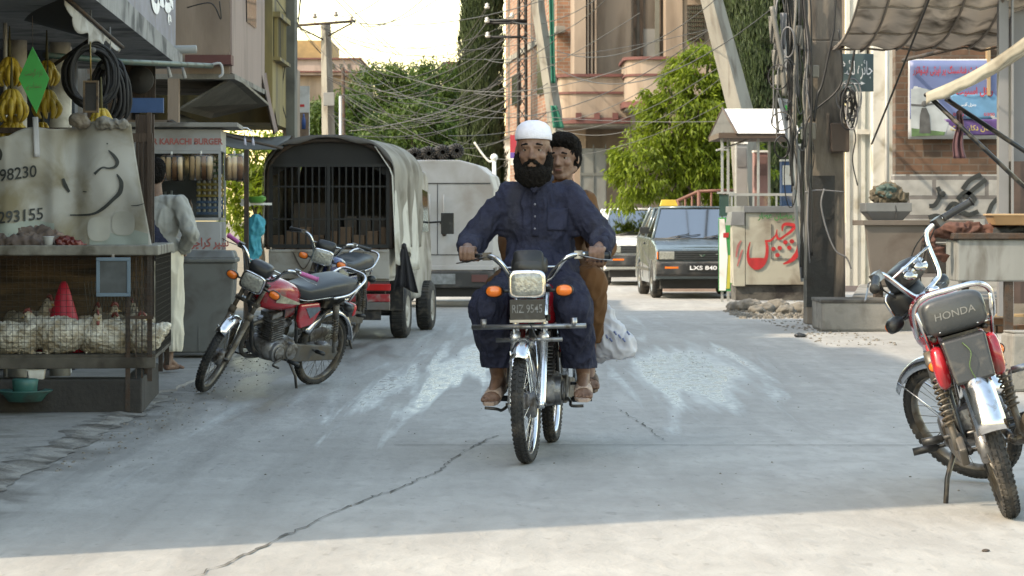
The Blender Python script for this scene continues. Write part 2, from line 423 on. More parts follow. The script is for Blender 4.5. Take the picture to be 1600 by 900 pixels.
def road_material():
    m = bpy.data.materials.new('road_concrete'); m.use_nodes = True; t = m.node_tree; N = t.nodes; L = t.links; b = N['Principled BSDF']
    tc = N.new('ShaderNodeTexCoord'); src = tc.outputs['Object']
    sp = N.new('ShaderNodeSeparateXYZ'); L.new(src, sp.inputs[0])
    def val(x): return x
    def math_(op, a, c=None, clamp=False):
        n = N.new('ShaderNodeMath'); n.operation = op; n.use_clamp = clamp
        for i, q in enumerate((a, c)):
            if q is None: continue
            if isinstance(q, (int, float)): n.inputs[i].default_value = q
            else: L.new(q, n.inputs[i])
        return n.outputs[0]
    def nz(scale, detail=5, stretch=(1, 1, 1), dist=0.0, off=0.0, rot=0.0):
        mp = N.new('ShaderNodeMapping'); mp.inputs['Scale'].default_value = stretch; mp.inputs['Location'].default_value = (off, off, 0)
        mp.inputs['Rotation'].default_value = (0, 0, rot); L.new(src, mp.inputs[0])
        n = N.new('ShaderNodeTexNoise'); n.inputs['Scale'].default_value = scale; n.inputs['Detail'].default_value = detail
        n.inputs['Distortion'].default_value = dist; L.new(mp.outputs[0], n.inputs['Vector']); return n.outputs[0]
    def rng(v, a, c, lo=0.0, hi=1.0):
        n = N.new('ShaderNodeMapRange'); n.inputs[1].default_value = a; n.inputs[2].default_value = c; n.inputs[3].default_value = lo; n.inputs[4].default_value = hi
        L.new(v, n.inputs[0]); return n.outputs[0]
    def mixc(f, a, c, blend='MIX'):
        n = N.new('ShaderNodeMix'); n.data_type = 'RGBA'; n.blend_type = blend
        if isinstance(f, (int, float)): n.inputs[0].default_value = f
        else: L.new(f, n.inputs[0])
        for i, q in ((6, a), (7, c)):
            if isinstance(q, tuple): n.inputs[i].default_value = (*q, 1)
            else: L.new(q, n.inputs[i])
        return n.outputs[2]
    def ell(cx, cy, rx, ry, shear=0.0):
        dx = math_('SUBTRACT', math_('SUBTRACT', sp.outputs[0], cx), math_('MULTIPLY', math_('SUBTRACT', sp.outputs[1], cy), shear))
        dy = math_('DIVIDE', math_('SUBTRACT', sp.outputs[1], cy), ry)
        dx = math_('DIVIDE', dx, rx)
        d = math_('SQRT', math_('ADD', math_('MULTIPLY', dx, dx), math_('MULTIPLY', dy, dy)))
        return math_('SUBTRACT', 1.0, d)
    big = nz(0.45, 4); mid = nz(2.2, 6, dist=0.5); fine = nz(45, 4); streak = nz(1.0, 8, (3.4, 0.5, 1), 0.7, rot=-0.08); grit = nz(1.0, 6, (13, 4.5, 1), 0.4); patch = nz(1.0, 6, (1.3, 0.30, 1), 0.8, 5.0)
    splash = nz(1.0, 9, (5.5, 0.26, 1), 0.55, 3.0, rot=-0.075)
    splash2 = nz(1.0, 9, (5.0, 0.22, 1), 0.6, 6.0, rot=-0.02)
    base = mixc(rng(big, 0.3, 0.7), (0.262, 0.254, 0.239), (0.324, 0.315, 0.298))
    base = mixc(rng(mid, 0.35, 0.75, 0, 0.75), base, (0.221, 0.213, 0.200))
    base = mixc(rng(streak, 0.5, 0.72, 0, 0.55), base, (0.362, 0.352, 0.337))
    base = mixc(math_('MULTIPLY', rng(grit, 0.45, 0.68), 0.42), base, (0.200, 0.192, 0.179))
    base = mixc(math_('MULTIPLY', rng(patch, 0.52, 0.60), 0.30), base, (0.207, 0.197, 0.185))
    # dark muddy belt along the left where water runs off
    mud = ell(-1.75, 21.0, 1.25, 10.0, -0.02)
    mudm = rng(math_('ADD', mud, math_('MULTIPLY', math_('SUBTRACT', streak, 0.5), 2.6)), 0.1, 0.75)
    base = mixc(math_('MULTIPLY', mudm, 0.9), base, (0.135, 0.127, 0.117))
    m3 = ell(1.55, 19.5, 1.35, 5.5, 0.06)
    m3 = rng(math_('ADD', m3, math_('MULTIPLY', math_('SUBTRACT', splash2, 0.5), 3.0)), 0.1, 0.9)
    base = mixc(math_('MULTIPLY', m3, 0.5), base, (0.172, 0.166, 0.155))
    band = nz(1.0, 4, (3.2, 0.05, 1), 0.15, 2.0, rot=-0.06)
    lft = rng(sp.outputs[0], -0.2, -1.3)
    base = mixc(math_('MULTIPLY', math_('MULTIPLY', rng(band, 0.47, 0.58), lft), rng(streak, 0.35, 0.6, 0.15, 0.7)), base, (0.159, 0.152, 0.142))
    # pale wet splashes, the sky's reflection in the water painted as colour
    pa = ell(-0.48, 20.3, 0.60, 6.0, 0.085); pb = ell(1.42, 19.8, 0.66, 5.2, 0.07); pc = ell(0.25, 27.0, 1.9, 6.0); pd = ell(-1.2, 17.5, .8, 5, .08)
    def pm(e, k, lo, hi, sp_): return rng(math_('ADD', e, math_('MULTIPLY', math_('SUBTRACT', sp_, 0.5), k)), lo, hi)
    wet_sheen = math_('MAXIMUM', math_('MAXIMUM', pm(pa, 3.2, 0.12, 0.6, splash), pm(pb, 2.2, 0.08, 0.55, splash2)), math_('MULTIPLY', pm(pc, 3.2, 0.4, 1.0, splash), 0.6))
    wet_sheen = math_('MAXIMUM', wet_sheen, math_('MULTIPLY', pm(pd, 5.0, 0.5, 1.2, splash), 0.45))
    wet_sheen = math_('MULTIPLY', wet_sheen, rng(grit, 0.30, 0.55, 0.35, 1.0))
    base = mixc(math_('MULTIPLY', wet_sheen, 0.52), base, (0.455, 0.490, 0.497))
    edgem = rng(math_('ADD', math_('SUBTRACT', -2.08, sp.outputs[0]), math_('MULTIPLY', math_('SUBTRACT', mid, 0.5), 0.9)), 0.0, 0.18)
    base = mixc(math_('MULTIPLY', edgem, 0.75), base, (0.090, 0.080, 0.069))
    # pale long tyre-like marks and fine grit
    base = mixc(math_('MULTIPLY', rng(fine, 0.62, 0.75), 0.5), base, (0.179, 0.166, 0.152))
    spk = nz(16, 3, (1, .45, 1), 0, 9.0)
    base = mixc(math_('MULTIPLY', rng(spk, 0.64, 0.71), math_('ADD', 0.30, math_('MULTIPLY', mudm, 0.8))), base, (0.083, 0.076, 0.069))
    L.new(base, b.inputs['Base Color'])
    ro = math_('SUBTRACT', 0.82, math_('MULTIPLY', math_('MAXIMUM', wet_sheen, math_('MULTIPLY', mudm, 0.75)), 0.60))
    L.new(ro, b.inputs['Roughness'])
    bp = N.new('ShaderNodeBump'); bp.inputs['Strength'].default_value = 0.5; bp.inputs['Distance'].default_value = 0.012
    L.new(math_('ADD', math_('MULTIPLY', fine, 0.5), math_('ADD', math_('MULTIPLY', mid, 1.5), math_('MULTIPLY', grit, 1.4))), bp.inputs['Height']); L.new(bp.outputs[0], b.inputs['Normal'])
    return m
# ------------------------------------------------------------------ motorcycles (x forward, y to its left, z up, origin on the ground between the wheels)
WR = 0.285
def wheel_parts(parent, cx, M, drum=True, tread=True, nsp=32, tm=RUBBER, cm=CHROME):
    """tyre, rim, spokes, hub under a wheel; axle along y"""
    A = M @ Matrix.Translation((cx, 0, WR)) @ Matrix.Rotation(R(90), 4, 'X')
    w = MB(A)                       # hub is the wheel's own mesh
    w.lathe([(0.0, -.055), (.022, -.055), (.03, -.04), (.055, -.035), (.058, 0), (.055, .035), (.03, .04), (.022, .055), (0, .055)], 20)
    if drum: w.lathe([(0, -.05), (.062, -.048), (.066, -.03), (.066, -.008), (0, -.008)], 20)
    wo = w.build('wheel', ALU, parent)
    t = MB(A); r0 = WR - .027
    t.lathe([(r0 + .027 * math.cos(a) * (1.0 if math.cos(a) > 0 else .9), .031 * math.sin(a)) for a in [2 * PI * k / 14 for k in range(14)]], 56, closed=True)
    if tread:
        for k in range(64):
            a = 2 * PI * k / 64
            for s, off in ((-1, 0), (1, .5)):
                a2 = a + off * 2 * PI / 64
                m = Matrix.Rotation(a2, 4, 'Z') @ Matrix.Translation((WR - .002, 0, s * .013)) @ Matrix.Rotation(s * -.45, 4, 'Y')
                t.cbox((0, 0, 0), (.008, .017, .014), m)
            for s in (-1, 1):
                m = Matrix.Rotation(a, 4, 'Z') @ Matrix.Translation((WR - .013, 0, s * .027)) @ Matrix.Rotation(s * -1.0, 4, 'Y')
                t.cbox((0, 0, 0), (.008, .012, .008), m)
    t.build('tyre', tm, wo)
    r = MB(A); q = WR - .052
    r.lathe([(q, -.019), (q + .008, -.023), (q + .01, -.02), (q - .002, -.008), (q - .004, 0), (q - .002, .008), (q + .01, .02), (q + .008, .023), (q, .019), (q - .008, 0)], 48, closed=True)
    r.build('rim', cm, wo)
    s = MB(A)
    for k in range(nsp):
        a = 2 * PI * k / nsp; sd = 1 if k % 2 else -1; a2 = a + (.55 if (k // 2) % 2 else -.55)
        s.tube([(.052 * math.cos(a2), .052 * math.sin(a2), sd * .03), (q * math.cos(a), q * math.sin(a), sd * .004)], .0016, 4, False)
    s.build('spokes', cm, wo)
    return wo

def make_bike(label, group, loc, rz, lean=0.0, steer=0.0, paint=REDP, stand=True, plate=None, guard=True, rise=0.0, visor=False,
              grips=BLACKP, seat_text=None, stripes=True, rear_plate=False, mirror=False, leg=1.0, fine=True, seatm=SEATM, basket=False, cm=CHROME):
    root = thing('motorcycle', label, 'motorcycle', loc, group=group, rot=(-lean, 0, rz))
    I = Matrix.Identity(4)
    piv = Vector((.36, 0, .80)); ax = Vector((-.42, 0, .907)).normalized()
    S = Matrix.Translation(piv) @ Matrix.Rotation(steer, 4, ax) @ Matrix.Translation(-piv)
    B = root
    # ---- wheels
    rw = wheel_parts(B, -.6, I, tread=fine, cm=cm)
    fw = wheel_parts(B, .6, S, tread=fine, cm=cm)
    # ---- front fork
    for s in (-1, 1):
        f = MB(S); y = s * .072
        f.tube([(.335, y, .86), (.455, y, .60)], .0165, 12)
        f.tube([(.45, y, .61), (.585, y, .30), (.598, y, .27)], [.021, .023, .019], 14)
        f.cyl((.598, y - .016, .285), (.598, y + .016, .285), .017, 10)
        f.tube([(.44, y, .63), (.462, y, .585)], .027, 12)
        f.build('fork_leg', mat('fork_alloy', (.72, .73, .75), .25, .9, .1, 12, dirt=((.17, .15, .13), .25, 12)) if cm is CHROME else DUSTY, B)
    f = MB(S)
    f.cbox((.338, 0, .845), (.05, .19, .018), trs()); f.cbox((.405, 0, .70), (.055, .19, .03)); f.tube([(.335, 0, .86), (.41, 0, .69)], .024, 12)
    f.build('fork_clamp', BLACKM, B, .004)
    # ---- front fender : a curved shell following the tyre
    def fender(M, cx, a0, a1, w, rad, mt, name, lip=.026, n=18):
        g = MB(M)
        def fn(u, v):
            a = a0 + (a1 - a0) * v; t = (u - .5) * 2
            rr = rad - (t * t) * lip - (abs(t) ** 6) * .012
            return (cx + rr * math.cos(a), t * w, WR + rr * math.sin(a))
        g.grid(fn, 8, n); return g.build(name, mt, B, solid=.003)
    fender(S, .6, R(48), R(168), .046, .327, CHROME, 'front_fender')
    st = MB(S)
    for s in (-1, 1): st.tube([(.6 + .32 * math.cos(R(100)), s * .045, WR + .31 * math.sin(R(100))), (.575, s * .06, .36)], .004, 6); st.tube([(.6 + .32 * math.cos(R(60)), s * .045, WR + .31 * math.sin(R(60))), (.6, s * .055, .30)], .004, 6)
    st.build('fender_stay', CHROME, B)
    # ---- headlamp
    h = MB(S)
    h.loft([(.40, 0, .865, .045, .04), (.42, 0, .865, .078, .062), (.47, 0, .868, .088, .066), (.492, 0, .868, .089, .067), (.494, 0, .868, .083, .061)], 28, 5)
    hl = h.build('headlamp', BLACKP if paint is not BLUEP else BLACKP, B)
    h = MB(S); h.loft([(.492, 0, .868, .092, .070), (.502, 0, .868, .092, .070), (.503, 0, .868, .083, .061)], 28, 5); h.build('headlamp_rim', CHROME, hl)
    h = MB(S); h.loft([(.495, 0, .868, .082, .060), (.505, 0, .868, .078, .056), (.509, 0, .868, .05, .035)], 28, 5); h.build('lens', LENS, hl)
    # ---- turn signals
    for (sx, sy, sz, m_) in ((.43, -.175, .835, S), (.43, .175, .835, S), (-.62, -(.115 if rear_plate else .15), .63 if rear_plate else .66, I), (-.62, .115 if rear_plate else .15, .63 if rear_plate else .66, I)):
        kk = .78 if (rear_plate and sx < 0) else 1.0; t = MB(m_ @ Matrix.Translation((sx, sy, sz)) @ Matrix.Scale(kk, 4) @ Matrix.Translation((-sx, -sy, -sz))); d = 1 if sx > 0 else -1
        t.tube([(sx - .01 * d, sy * .45, sz), (sx - .01 * d, sy * .85, sz)], .008, 8)
        t.loft([(sx - .035, sy, sz, .022, .018), (sx - .015, sy, sz, .044, .031), (sx + .012, sy, sz, .045, .032)] if d > 0 else
               [(sx - .012, sy, sz, .045, .032), (sx + .015, sy, sz, .044, .031), (sx + .035, sy, sz, .022, .018)], 20, 2.4)
        to = t.build('turn_signal', BLACKP, B)
        t = MB(t.M)
        t.loft([(sx + .010 * d, sy, sz, .042, .029), (sx + .026 * d, sy, sz, .036, .024), (sx + .033 * d, sy, sz, .018, .012)], 20, 2.4); t.build('lens', ORANGE, to)
    # ---- instruments
    t = MB(S); zz = .955 + rise * .25
    t.loft([(.34, 0, zz, .06, .028), (.36, 0, zz + .004, .085, .047), (.43, 0, zz + .002, .088, .05), (.455, 0, zz - .01, .07, .035)], 24, 4)
    if visor: t.loft([(.40, 0, zz + .015, .07, .05), (.44, 0, zz + .02, .077, .062), (.452, 0, zz + .02, .075, .060)], 24, 5)
    t.build('speedometer', BLACKP, B)
    t = MB(S); t.lathe([(0, 0), (.036, 0), (.038, .004), (0, .006)], 20, trs((.335, .04, zz + .01), (0, R(-60), 0))); t.lathe([(0, 0), (.036, 0), (.038, .004), (0, .006)], 20, trs((.335, -.04, zz + .01), (0, R(-60), 0)))
    t.build('dial', glass('dial_glass', (.8, .8, .8), .05, .3), B)
    # ---- handlebar
    top = 1.005 + rise
    for s in (-1, 1):
        pass
    hb = MB(S)
    pts = []
    half = [(.33, .0, .875), (.33, .05, .878), (.325, .10, .90), (.335, .155, top - .03), (.325, .20, top), (.27, .28, top + .004), (.205, .365, top - .006)]
    pts = [(x, -y, z) for x, y, z in reversed(half[1:])] + half
    hb.tube(cat_rom(pts, 5), .0112, 12)
    if rise > .05 or leg: hb.tube([(.33, -.14, top - .055), (.33, .14, top - .055)], .006, 8)
    hb.build('handlebar', CHROME, B)
    for s in (-1, 1):
        g = MB(S); a = Vector((.285, s * .255, top + .003)); b = Vector((.205, s * .367, top - .006))
        dr = (b - a).normalized()
        for k in range(9): pass
        n = 22
        g.tube([a + (b - a) * (k / n) for k in range(n + 1)], [(.0175 if k % 2 else .0155) for k in range(n + 1)], 12)
        g.tube([b, b + dr * .006], .021, 12)
        gr = g.build('grip', grips if not isinstance(grips, tuple) else grips[0 if s > 0 else 1], B)
        g = MB(S); g.cbox((.30, s * .232, top + .002), (.04, .04, .04)); g.tube([(.315, s * .235, top), (.335, s * .26, top - .005), (.30, s * .33, top - .022), (.262, s * .395, top - .03)], [.007, .0055, .005, .006], 8, flat=.6)
        g.build('lever', BLACKM if s < 0 else STEEL, B, .003)
        if mirror:
            g = MB(S); g.tube([(.30, s * .225, top + .02), (.28, s * .24, top + .1), (.27, s * .30, top + .17)], .005, 8)
            g.loft([(.262, s * .34, top + .20, .055, .035), (.272, s * .34, top + .20, .06, .04), (.285, s * .34, top + .20, .045, .028)], 20, 3); g.build('mirror', BLACKP, B)
    c = MB(S)
    for s, q in ((-1, 0), (1, .02), (1, -.03)):
        c.tube(cat_rom([(.31, s * .23, top), (.40 + q, s * .16, top - .03), (.45, s * .10, top - .10), (.42, s * .05, top - .22)], 5), .0035, 6)
    c.tube(cat_rom([(.30, -.22, top), (.43, -.12, .93), (.47, -.03, .75), (.52, .06, .55), (.60, .05, .36)], 6), .0035, 6)
    c.build('cable', BLACKP, B)
    # ---- tank, seat, side covers
    tk = MB()
    tk.loft([(.325, 0, .735, .05, .05), (.30, 0, .745, .085, .085), (.22, 0, .755, .118, .115), (.10, 0, .752, .128, .118), (-.02, 0, .735, .115, .10), (-.09, 0, .72, .085, .075), (-.11, 0, .715, .05, .045)], 28, 3)
    to = tk.build('fuel_tank', paint, B)
    tk = MB(); tk.lathe([(0, 0), (.03, 0), (.03, .012), (.02, .02), (0, .02)], 18, trs((.16, 0, .868))); tk.build('fuel_cap', CHROME, to)
    if stripes:
        for s in (-1, 1):
            g = MB()
            def sfn(u, v, s=s):
                x = .24 - .30 * u; z = .755 - .055 * u + (v - .5) * (.055 * (1 - u) + .012)
                yy = .122 * max(0.0, 1 - abs((x - .12) / .28) ** 3) ** (1 / 3)
                zz2 = (z - .752) / .118
                return (x, s * (yy * (1 - abs(zz2) ** 3) ** (1 / 3) + .010), z)
            g.grid(sfn, 10, 3); g.build('tank_stripe', mat('pale_decal', (.42, .40, .30), .3, 0, .5, 20), to)
    se = MB()
    se.loft([(-.692, 0, .808, .112, .054, 4.5), (-.682, 0, .808, .128, .066, 4.5), (-.665, 0, .808, .134, .073, 4), (-.60, 0, .808, .138, .074), (-.42, 0, .80, .138, .066), (-.30, 0, .782, .135, .062), (-.15, 0, .765, .125, .055), (-.08, 0, .775, .09, .05), (-.055, 0, .79, .05, .035)], 32, 3.6)
    if rear_plate: se.v = [Vector((v.x, v.y * .90, v.z)) for v in se.v]
    so = se.build('seat', seatm, B)
    tr = MB()
    for s in (-1, 1): tr.tube(cat_rom([(-.69, s * .07, .752), (-.62, s * .115, .746), (-.40, s * .122, .741), (-.15, s * .112, .72), (-.08, s * .08, .727)], 5), .003, 6)
    tr.build('piping', CHROME, so)
    if seat_text:
        text(seat_text, frame((-.694, .078, .797), (0, -1, 0), (0, 0, 1)), .156, .027, mat('seat_lettering', (.20, .205, .205), .6), so, .002, slant=.1,
             )
    for s in (-1, 1):
        g = MB()
        pr = [(-.08, .69), (-.30, .70), (-.335, .64), (-.28, .53), (-.13, .50), (-.09, .56)]
        g.prism([(x, z) for x, z in pr], s * .085, s * .118)
        g.build('side_cover', paint, B, .012)
        g = MB(); g.prism([(-.14, .665), (-.30, .67), (-.32, .645), (-.22, .58)], s * .1195, s * .122); g.build('decal', mat('grey_decal', (.10, .13, .16), .3, 0, .5, 20), B)
    # ---- frame and engine
    fr = MB()
    fr.tube(cat_rom([(.38, 0, .72), (.25, 0, .67), (.0, 0, .64), (-.2, 0, .66), (-.55, 0, .70)], 5), .02, 10)
    fr.tube(cat_rom([(.38, 0, .68), (.30, 0, .52), (.25, 0, .36), (.15, 0, .27)], 5), .016, 10)
    for s in (-1, 1):
        fr.tube(cat_rom([(-.10, s * .06, .66), (-.16, s * .07, .45), (-.20, s * .07, .28)], 4), .014, 8)
        fr.tube([(-.62, s * .09, .70), (-.2, s * .08, .48)], .011, 8)
        fr.tube([(-.2, s * .09, .72), (-.66, s * .10, .73)], .011, 8)
        fr.tube([(-.17, s * .085, .31), (-.62, s * .085, .285)], .016, 8)
    fr.cyl((-.17, -.11, .30), (-.17, .11, .30), .018)
    fr.cyl((-.6, -.12, .285), (-.6, .12, .285), .009)
    fr.cyl((.6, -.10, .285), (.6, .10, .285), .008)
    fr.box((-.66, -.07, .64), (-.42, .07, .73))
    fr.build('frame', BLACKM, B)
    e = MB()
    e.loft([(-.16, 0, .33, .09, .07), (-.13, 0, .33, .105, .085), (.06, 0, .325, .11, .088), (.13, 0, .32, .095, .07), (.155, 0, .32, .05, .04)], 24, 3.5)
    e.cyl((.06, -.14, .32), (.06, .12, .32), .075, 24); e.cyl((-.08, -.12, .33), (-.08, .135, .33), .065, 24)
    e.cyl((.06, .12, .32), (.06, .132, .32), .05, 20); e.cyl((.05, -.14, .32), (.05, -.15, .32), .035, 20)
    e.build('engine', ALU, B, .004)
    e = MB()
    q = Matrix.Translation((.055, 0, .40)) @ Matrix.Rotation(R(-12) * -1, 4, 'Y')
    e.cbox((0, 0, .09), (.085, .085, .19), q)
    for k in range(9): e.cbox((0, 0, .02 + k * .018), (.15 - abs(k - 4) * .002, .165, .005), q)
    e.cbox((0, 0, .20), (.11, .12, .035), q)
    e.build('cylinder_fins', ALU, B, .0015)
    e = MB(); e.cbox((-.03, 0, .50), (.06, .06, .07)); e.tube([(-.05, 0, .50), (-.14, 0, .52)], .03, 12); e.build('carburettor', STEEL, B, .006)
    x = MB()
    x.tube(cat_rom([(.12, -.02, .53), (.20, -.05, .50), (.235, -.09, .40), (.20, -.12, .27), (.08, -.135, .215), (-.15, -.14, .22), (-.28, -.145, .245)], 6), .017, 12)
    x.tube([(-.24, -.148, .24), (-.30, -.15, .252), (-.34, -.152, .262), (-.80, -.165, .36), (-.83, -.166, .367)], [.018, .030, .040, .042, .030], 18)
    x.tube([(-.82, -.166, .365), (-.86, -.167, .373)], .018, 12)
    x.build('exhaust_pipe', cm, B)
    g = MB(); pr = [(.03, .37), (-.10, .385), (-.60, .345), (-.66, .30), (-.62, .235), (-.15, .24), (.0, .26)]
    g.prism(pr, .095, .125); g.build('chain_case', mat('chain_case_metal', (.12, .115, .11), .5, .5, .2, 12, dirt=(BROWN_DIRT, .6, 8)), B, .008)
    # ---- rear shocks with springs
    for s in (-1, 1):
        g = MB(); a = Vector((-.60, s * .125, .30)); b = Vector((-.50, s * .12, .68))
        g.tube([a, a + (b - a) * .45], .014, 10); g.tube([a + (b - a) * .4, b], .010, 10); g.tube([a + (b - a) * .72, b], .026, 12)
        n = 72; d = (b - a).normalized(); u = d.orthogonal().normalized(); w = d.cross(u)
        g.tube([a + (b - a) * (.25 + .5 * k / n) + (u * math.cos(k * .78) + w * math.sin(k * .78)) * .024 for k in range(n)], .0045, 6)
        g.build('shock_absorber', cm, B)
    fender(I, -.6, R(28), R(170) if not rear_plate else R(166), .058, .340, CHROME, 'rear_fender', .03)
    # ---- tail lamp, grab rail
    g = MB(); g.cbox((-.80, 0, .60), (.06, .11, .10)) if not rear_plate else g.hexa([(-.80, -.075, .55), (-.74, -.075, .55), (-.74, .075, .55), (-.80, .075, .55), (-.76, -.085, .72), (-.66, -.085, .72), (-.66, .085, .72), (-.76, .085, .72)]); tl = g.build('tail_lamp' if not rear_plate else 'lamp_bracket', BLACKP, B, .01)
    if not rear_plate: g = MB(); g.loft([(-.865, 0, .60, .045, .04), (-.85, 0, .60, .06, .05), (-.82, 0, .60, .062, .052)], 20, 4); g.build('lens', REDL, tl)
    else:
        g = MB(); g.tube(cat_rom([(-.77, .01, .70), (-.80, -.01, .66), (-.81, .01, .61), (-.815, .0, .56)], 4), .0022, 6); g.build('loose_wire', mat('green_wire', (.06, .12, .03), .5), tl)
        for s in (-1, 1): g = MB(); g.loft([(-.70, s * .105, .62, .022, .07), (-.66, s * .105, .62, .03, .085), (-.60, s * .10, .63, .02, .07)], 16, 3); g.build('side_reflector', REDP, B)
    g = MB()
    rail = [(-.42, .14, .74), (-.60, .148, .77), (-.74, .145, .86), (-.79, .10, .90), (-.80, 0, .905)]
    g.tube(cat_rom(rail + [(x, -y, z) for x, y, z in reversed(rail[:-1])], 6), .0105, 12)
    for s in (-1, 1): g.tube([(-.74, s * .145, .86), (-.64, s * .12, .70)], .008, 8)
    g.build('grab_rail', CHROME, B)
    # ---- stands, pegs, kick lever
    for x_, z_, y0_, y1_, y2_ in ((-.02, .27, .10, .17, .265), (-.34, .33, .09, .16, .235)):
        for s in (-1, 1):
            g = MB(); g.tube([(x_, s * y0_, z_), (x_, s * y1_, z_)], .009, 8); g.tube([(x_, s * (y1_ - .005), z_), (x_, s * y2_, z_ + .005)], .016, 10); g.build('footrest', BLACKP, B)
    g = MB(); g.tube(cat_rom([(-.06, -.13, .34), (-.10, -.17, .36), (-.16, -.18, .48), (-.17, -.2, .50), (-.17, -.26, .50)], 4), .009, 8); g.tube([(-.17, -.19, .50), (-.17, -.27, .50)], .014, 8)
    g.build('kick_lever', STEEL, B)
    g = MB(); g.tube(cat_rom([(.05, .15, .28), (.13, .17, .27), (.17, .18, .25), (.17, .24, .25)], 4), .008, 8); g.tube(cat_rom([(-.02, -.15, .25), (.10, -.18, .22), (.17, -.2, .23), (.17, -.26, .235)], 4), .008, 8); g.build('pedal', BLACKM, B)
    if stand:
        g = MB(); zt = .0 + math.sin(lean) * .30
        g.tube([(-.10, .10, .26), (-.14, .17, .15), (-.16, .245, .012 - zt * .85)], [.012, .011, .010], 8); g.cbox((-.16, .25, .008 - zt * .85), (.05, .04, .008)); g.build('side_stand', BLACKM, B)
    if guard:
        g = MB(S)
        g.tube([(.47, -.285, .66), (.47, .285, .66)], .0125, 12); g.tube([(.47, -.165, .595), (.47, .165, .595)], .011, 12)
        for s in (-1, 1): g.tube([(.47, s * .225, .655), (.47, s * .225, .70)], .016, 10); g.tube([(.46, s * .075, .57), (.47, s * .075, .67)], .008, 8)
        g.build('crash_bar', STEEL, B)
    if plate:
        g = MB(S); g.cbox((.505, 0, .745), (.005, .175, .10)); po = g.build('number_plate', BLACKP, B, .002)
        text(plate[0], S @ frame((.5095, -.075, .728), (0, 1, 0), (0, 0, 1)),   .15, .042, PLATEINK, po, .01)
        g = MB(S); g.cbox((.498, 0, .69), (.012, .18, .02)); g.build('plate_bracket', STEEL, B, .002)
    return root, S
# ------------------------------------------------------------------ people
def head_prims(c, yaw=0.0, pitch=0.0, k=1.0):
    from mathutils import Euler
    Rm = Euler((0, pitch, yaw)).to_matrix(); c = Vector(c)
    q = lambda x, y, z: c + Rm @ (Vector((x, y, z)) * k)
    e = lambda x, y, z, r: ('e', q(x, y, z), tuple(i * k for i in r), Rm)
    cp = lambda a, b, r0, r1: ('c', q(*a), q(*b), r0 * k, r1 * k)
    pr = [e(-.012, 0, .035, (.098, .077, .088)), e(.022, 0, -.015, (.068, .062, .088)), e(.030, 0, -.062, (.052, .048, .046)),
          cp((.066, -.012, -.092), (.066, .012, -.092), .018, .018), cp((-.01, -.055, -.055), (.055, -.025, -.09), .018, .016), cp((-.01, .055, -.055), (.055, .025, -.09), .018, .016),
          cp((.076, -.038, .030), (.082, -.012, .030), .013, .012), cp((.076, .038, .030), (.082, .012, .030), .013, .012),
          cp((.086, 0, .018), (.108, 0, -.022), .008, .0125), e(.094, -.012, -.026, (.012, .009, .008)), e(.094, .012, -.026, (.012, .009, .008)),
          e(.060, -.042, -.018, (.024, .020, .020)), e(.060, .042, -.018, (.024, .020, .020)),
          cp((.086, -.016, -.050), (.086, .016, -.050), .0075, .0075), cp((.083, -.013, -.062), (.083, .013, -.062), .0085, .0085),
          e(-.005, -.079, -.005, (.016, .007, .030)), e(-.005, .079, -.005, (.016, .007, .030))]
    return pr, q, Rm
def face_bits(par, q, Rm, k, hair=HAIR):
    for s in (-1, 1):
        m = MB(); M = Matrix.Translation(q(.068, s * .031, .008)) @ Rm.to_4x4()
        m.ball((0, 0, 0), (.0105 * k, .0125 * k, .0075 * k), 14, M); ey = m.build('eye', mat('eye_white', (.30, .26, .23), .35, var=.05), par)
        m = MB(); M = Matrix.Translation(q(.0755, s * .031, .009)) @ Rm.to_4x4(); m.ball((0, 0, 0), (.0042 * k, .0062 * k, .0062 * k), 12, M); m.build('iris', HAIR, ey)
        m = MB(); m.tube([q(.083, s * .012, .032), q(.0895, s * .026, .0375), q(.083, s * .050, .031)], [.0045 * k, .0055 * k, .003 * k], 8); m.build('eyebrow', hair, par)
        m = MB(); m.tube([q(.074, s * .016, .014), q(.0785, s * .031, .0185), q(.071, s * .047, .014)], [.004 * k, .0058 * k, .004 * k], 8); m.build('eyelid', SKIN, par)
def hand_prims(c, side, fwd=Vector((1, 0, 0)), wrist=None):
    """a hand closed round a bar that runs along y through c; thumb on the inner side"""
    c = Vector(c); pr = []
    w = Vector(wrist) if wrist is not None else c + Vector((-.09, 0, .02))
    pr.append(('c', w, c + Vector((-.03, 0, .020)), .026, .030))
    for k, yo in enumerate((-.033, -.012, .010, .031)):
        r = (.0088, .0096, .0098, .0092)[k]; y = yo * 1.0; L = (.85, 1.0, 1.05, .98)[k]
        y2 = -y if side > 0 else y          # little finger outwards
        a = c + Vector((-.018, y2, .030)); b = c + Vector((.014 * L, y2, .031)); d = c + Vector((.034 * L, y2, .008)); e = c + Vector((.028 * L, y2, -.022)); f = c + Vector((.006, y2, -.032))
        pr += [('c', c + Vector((-.045, y2 * .7, .016)), a, .014, .0135), ('c', a, b, .0125, r + .001), ('c', b, d, r + .001, r), ('c', d, e, r, r * .95), ('c', e, f, r * .95, r * .8)]
    s = -side
    t0 = c + Vector((-.045, s * .030, .004)); t1 = c + Vector((-.028, s * .048, -.012)); t2 = c + Vector((.0, s * .052, -.026)); t3 = c + Vector((.022, s * .046, -.026))
    pr += [('c', t0, t1, .016, .013), ('c', t1, t2, .0125, .011), ('c', t2, t3, .011, .009)]
    return pr
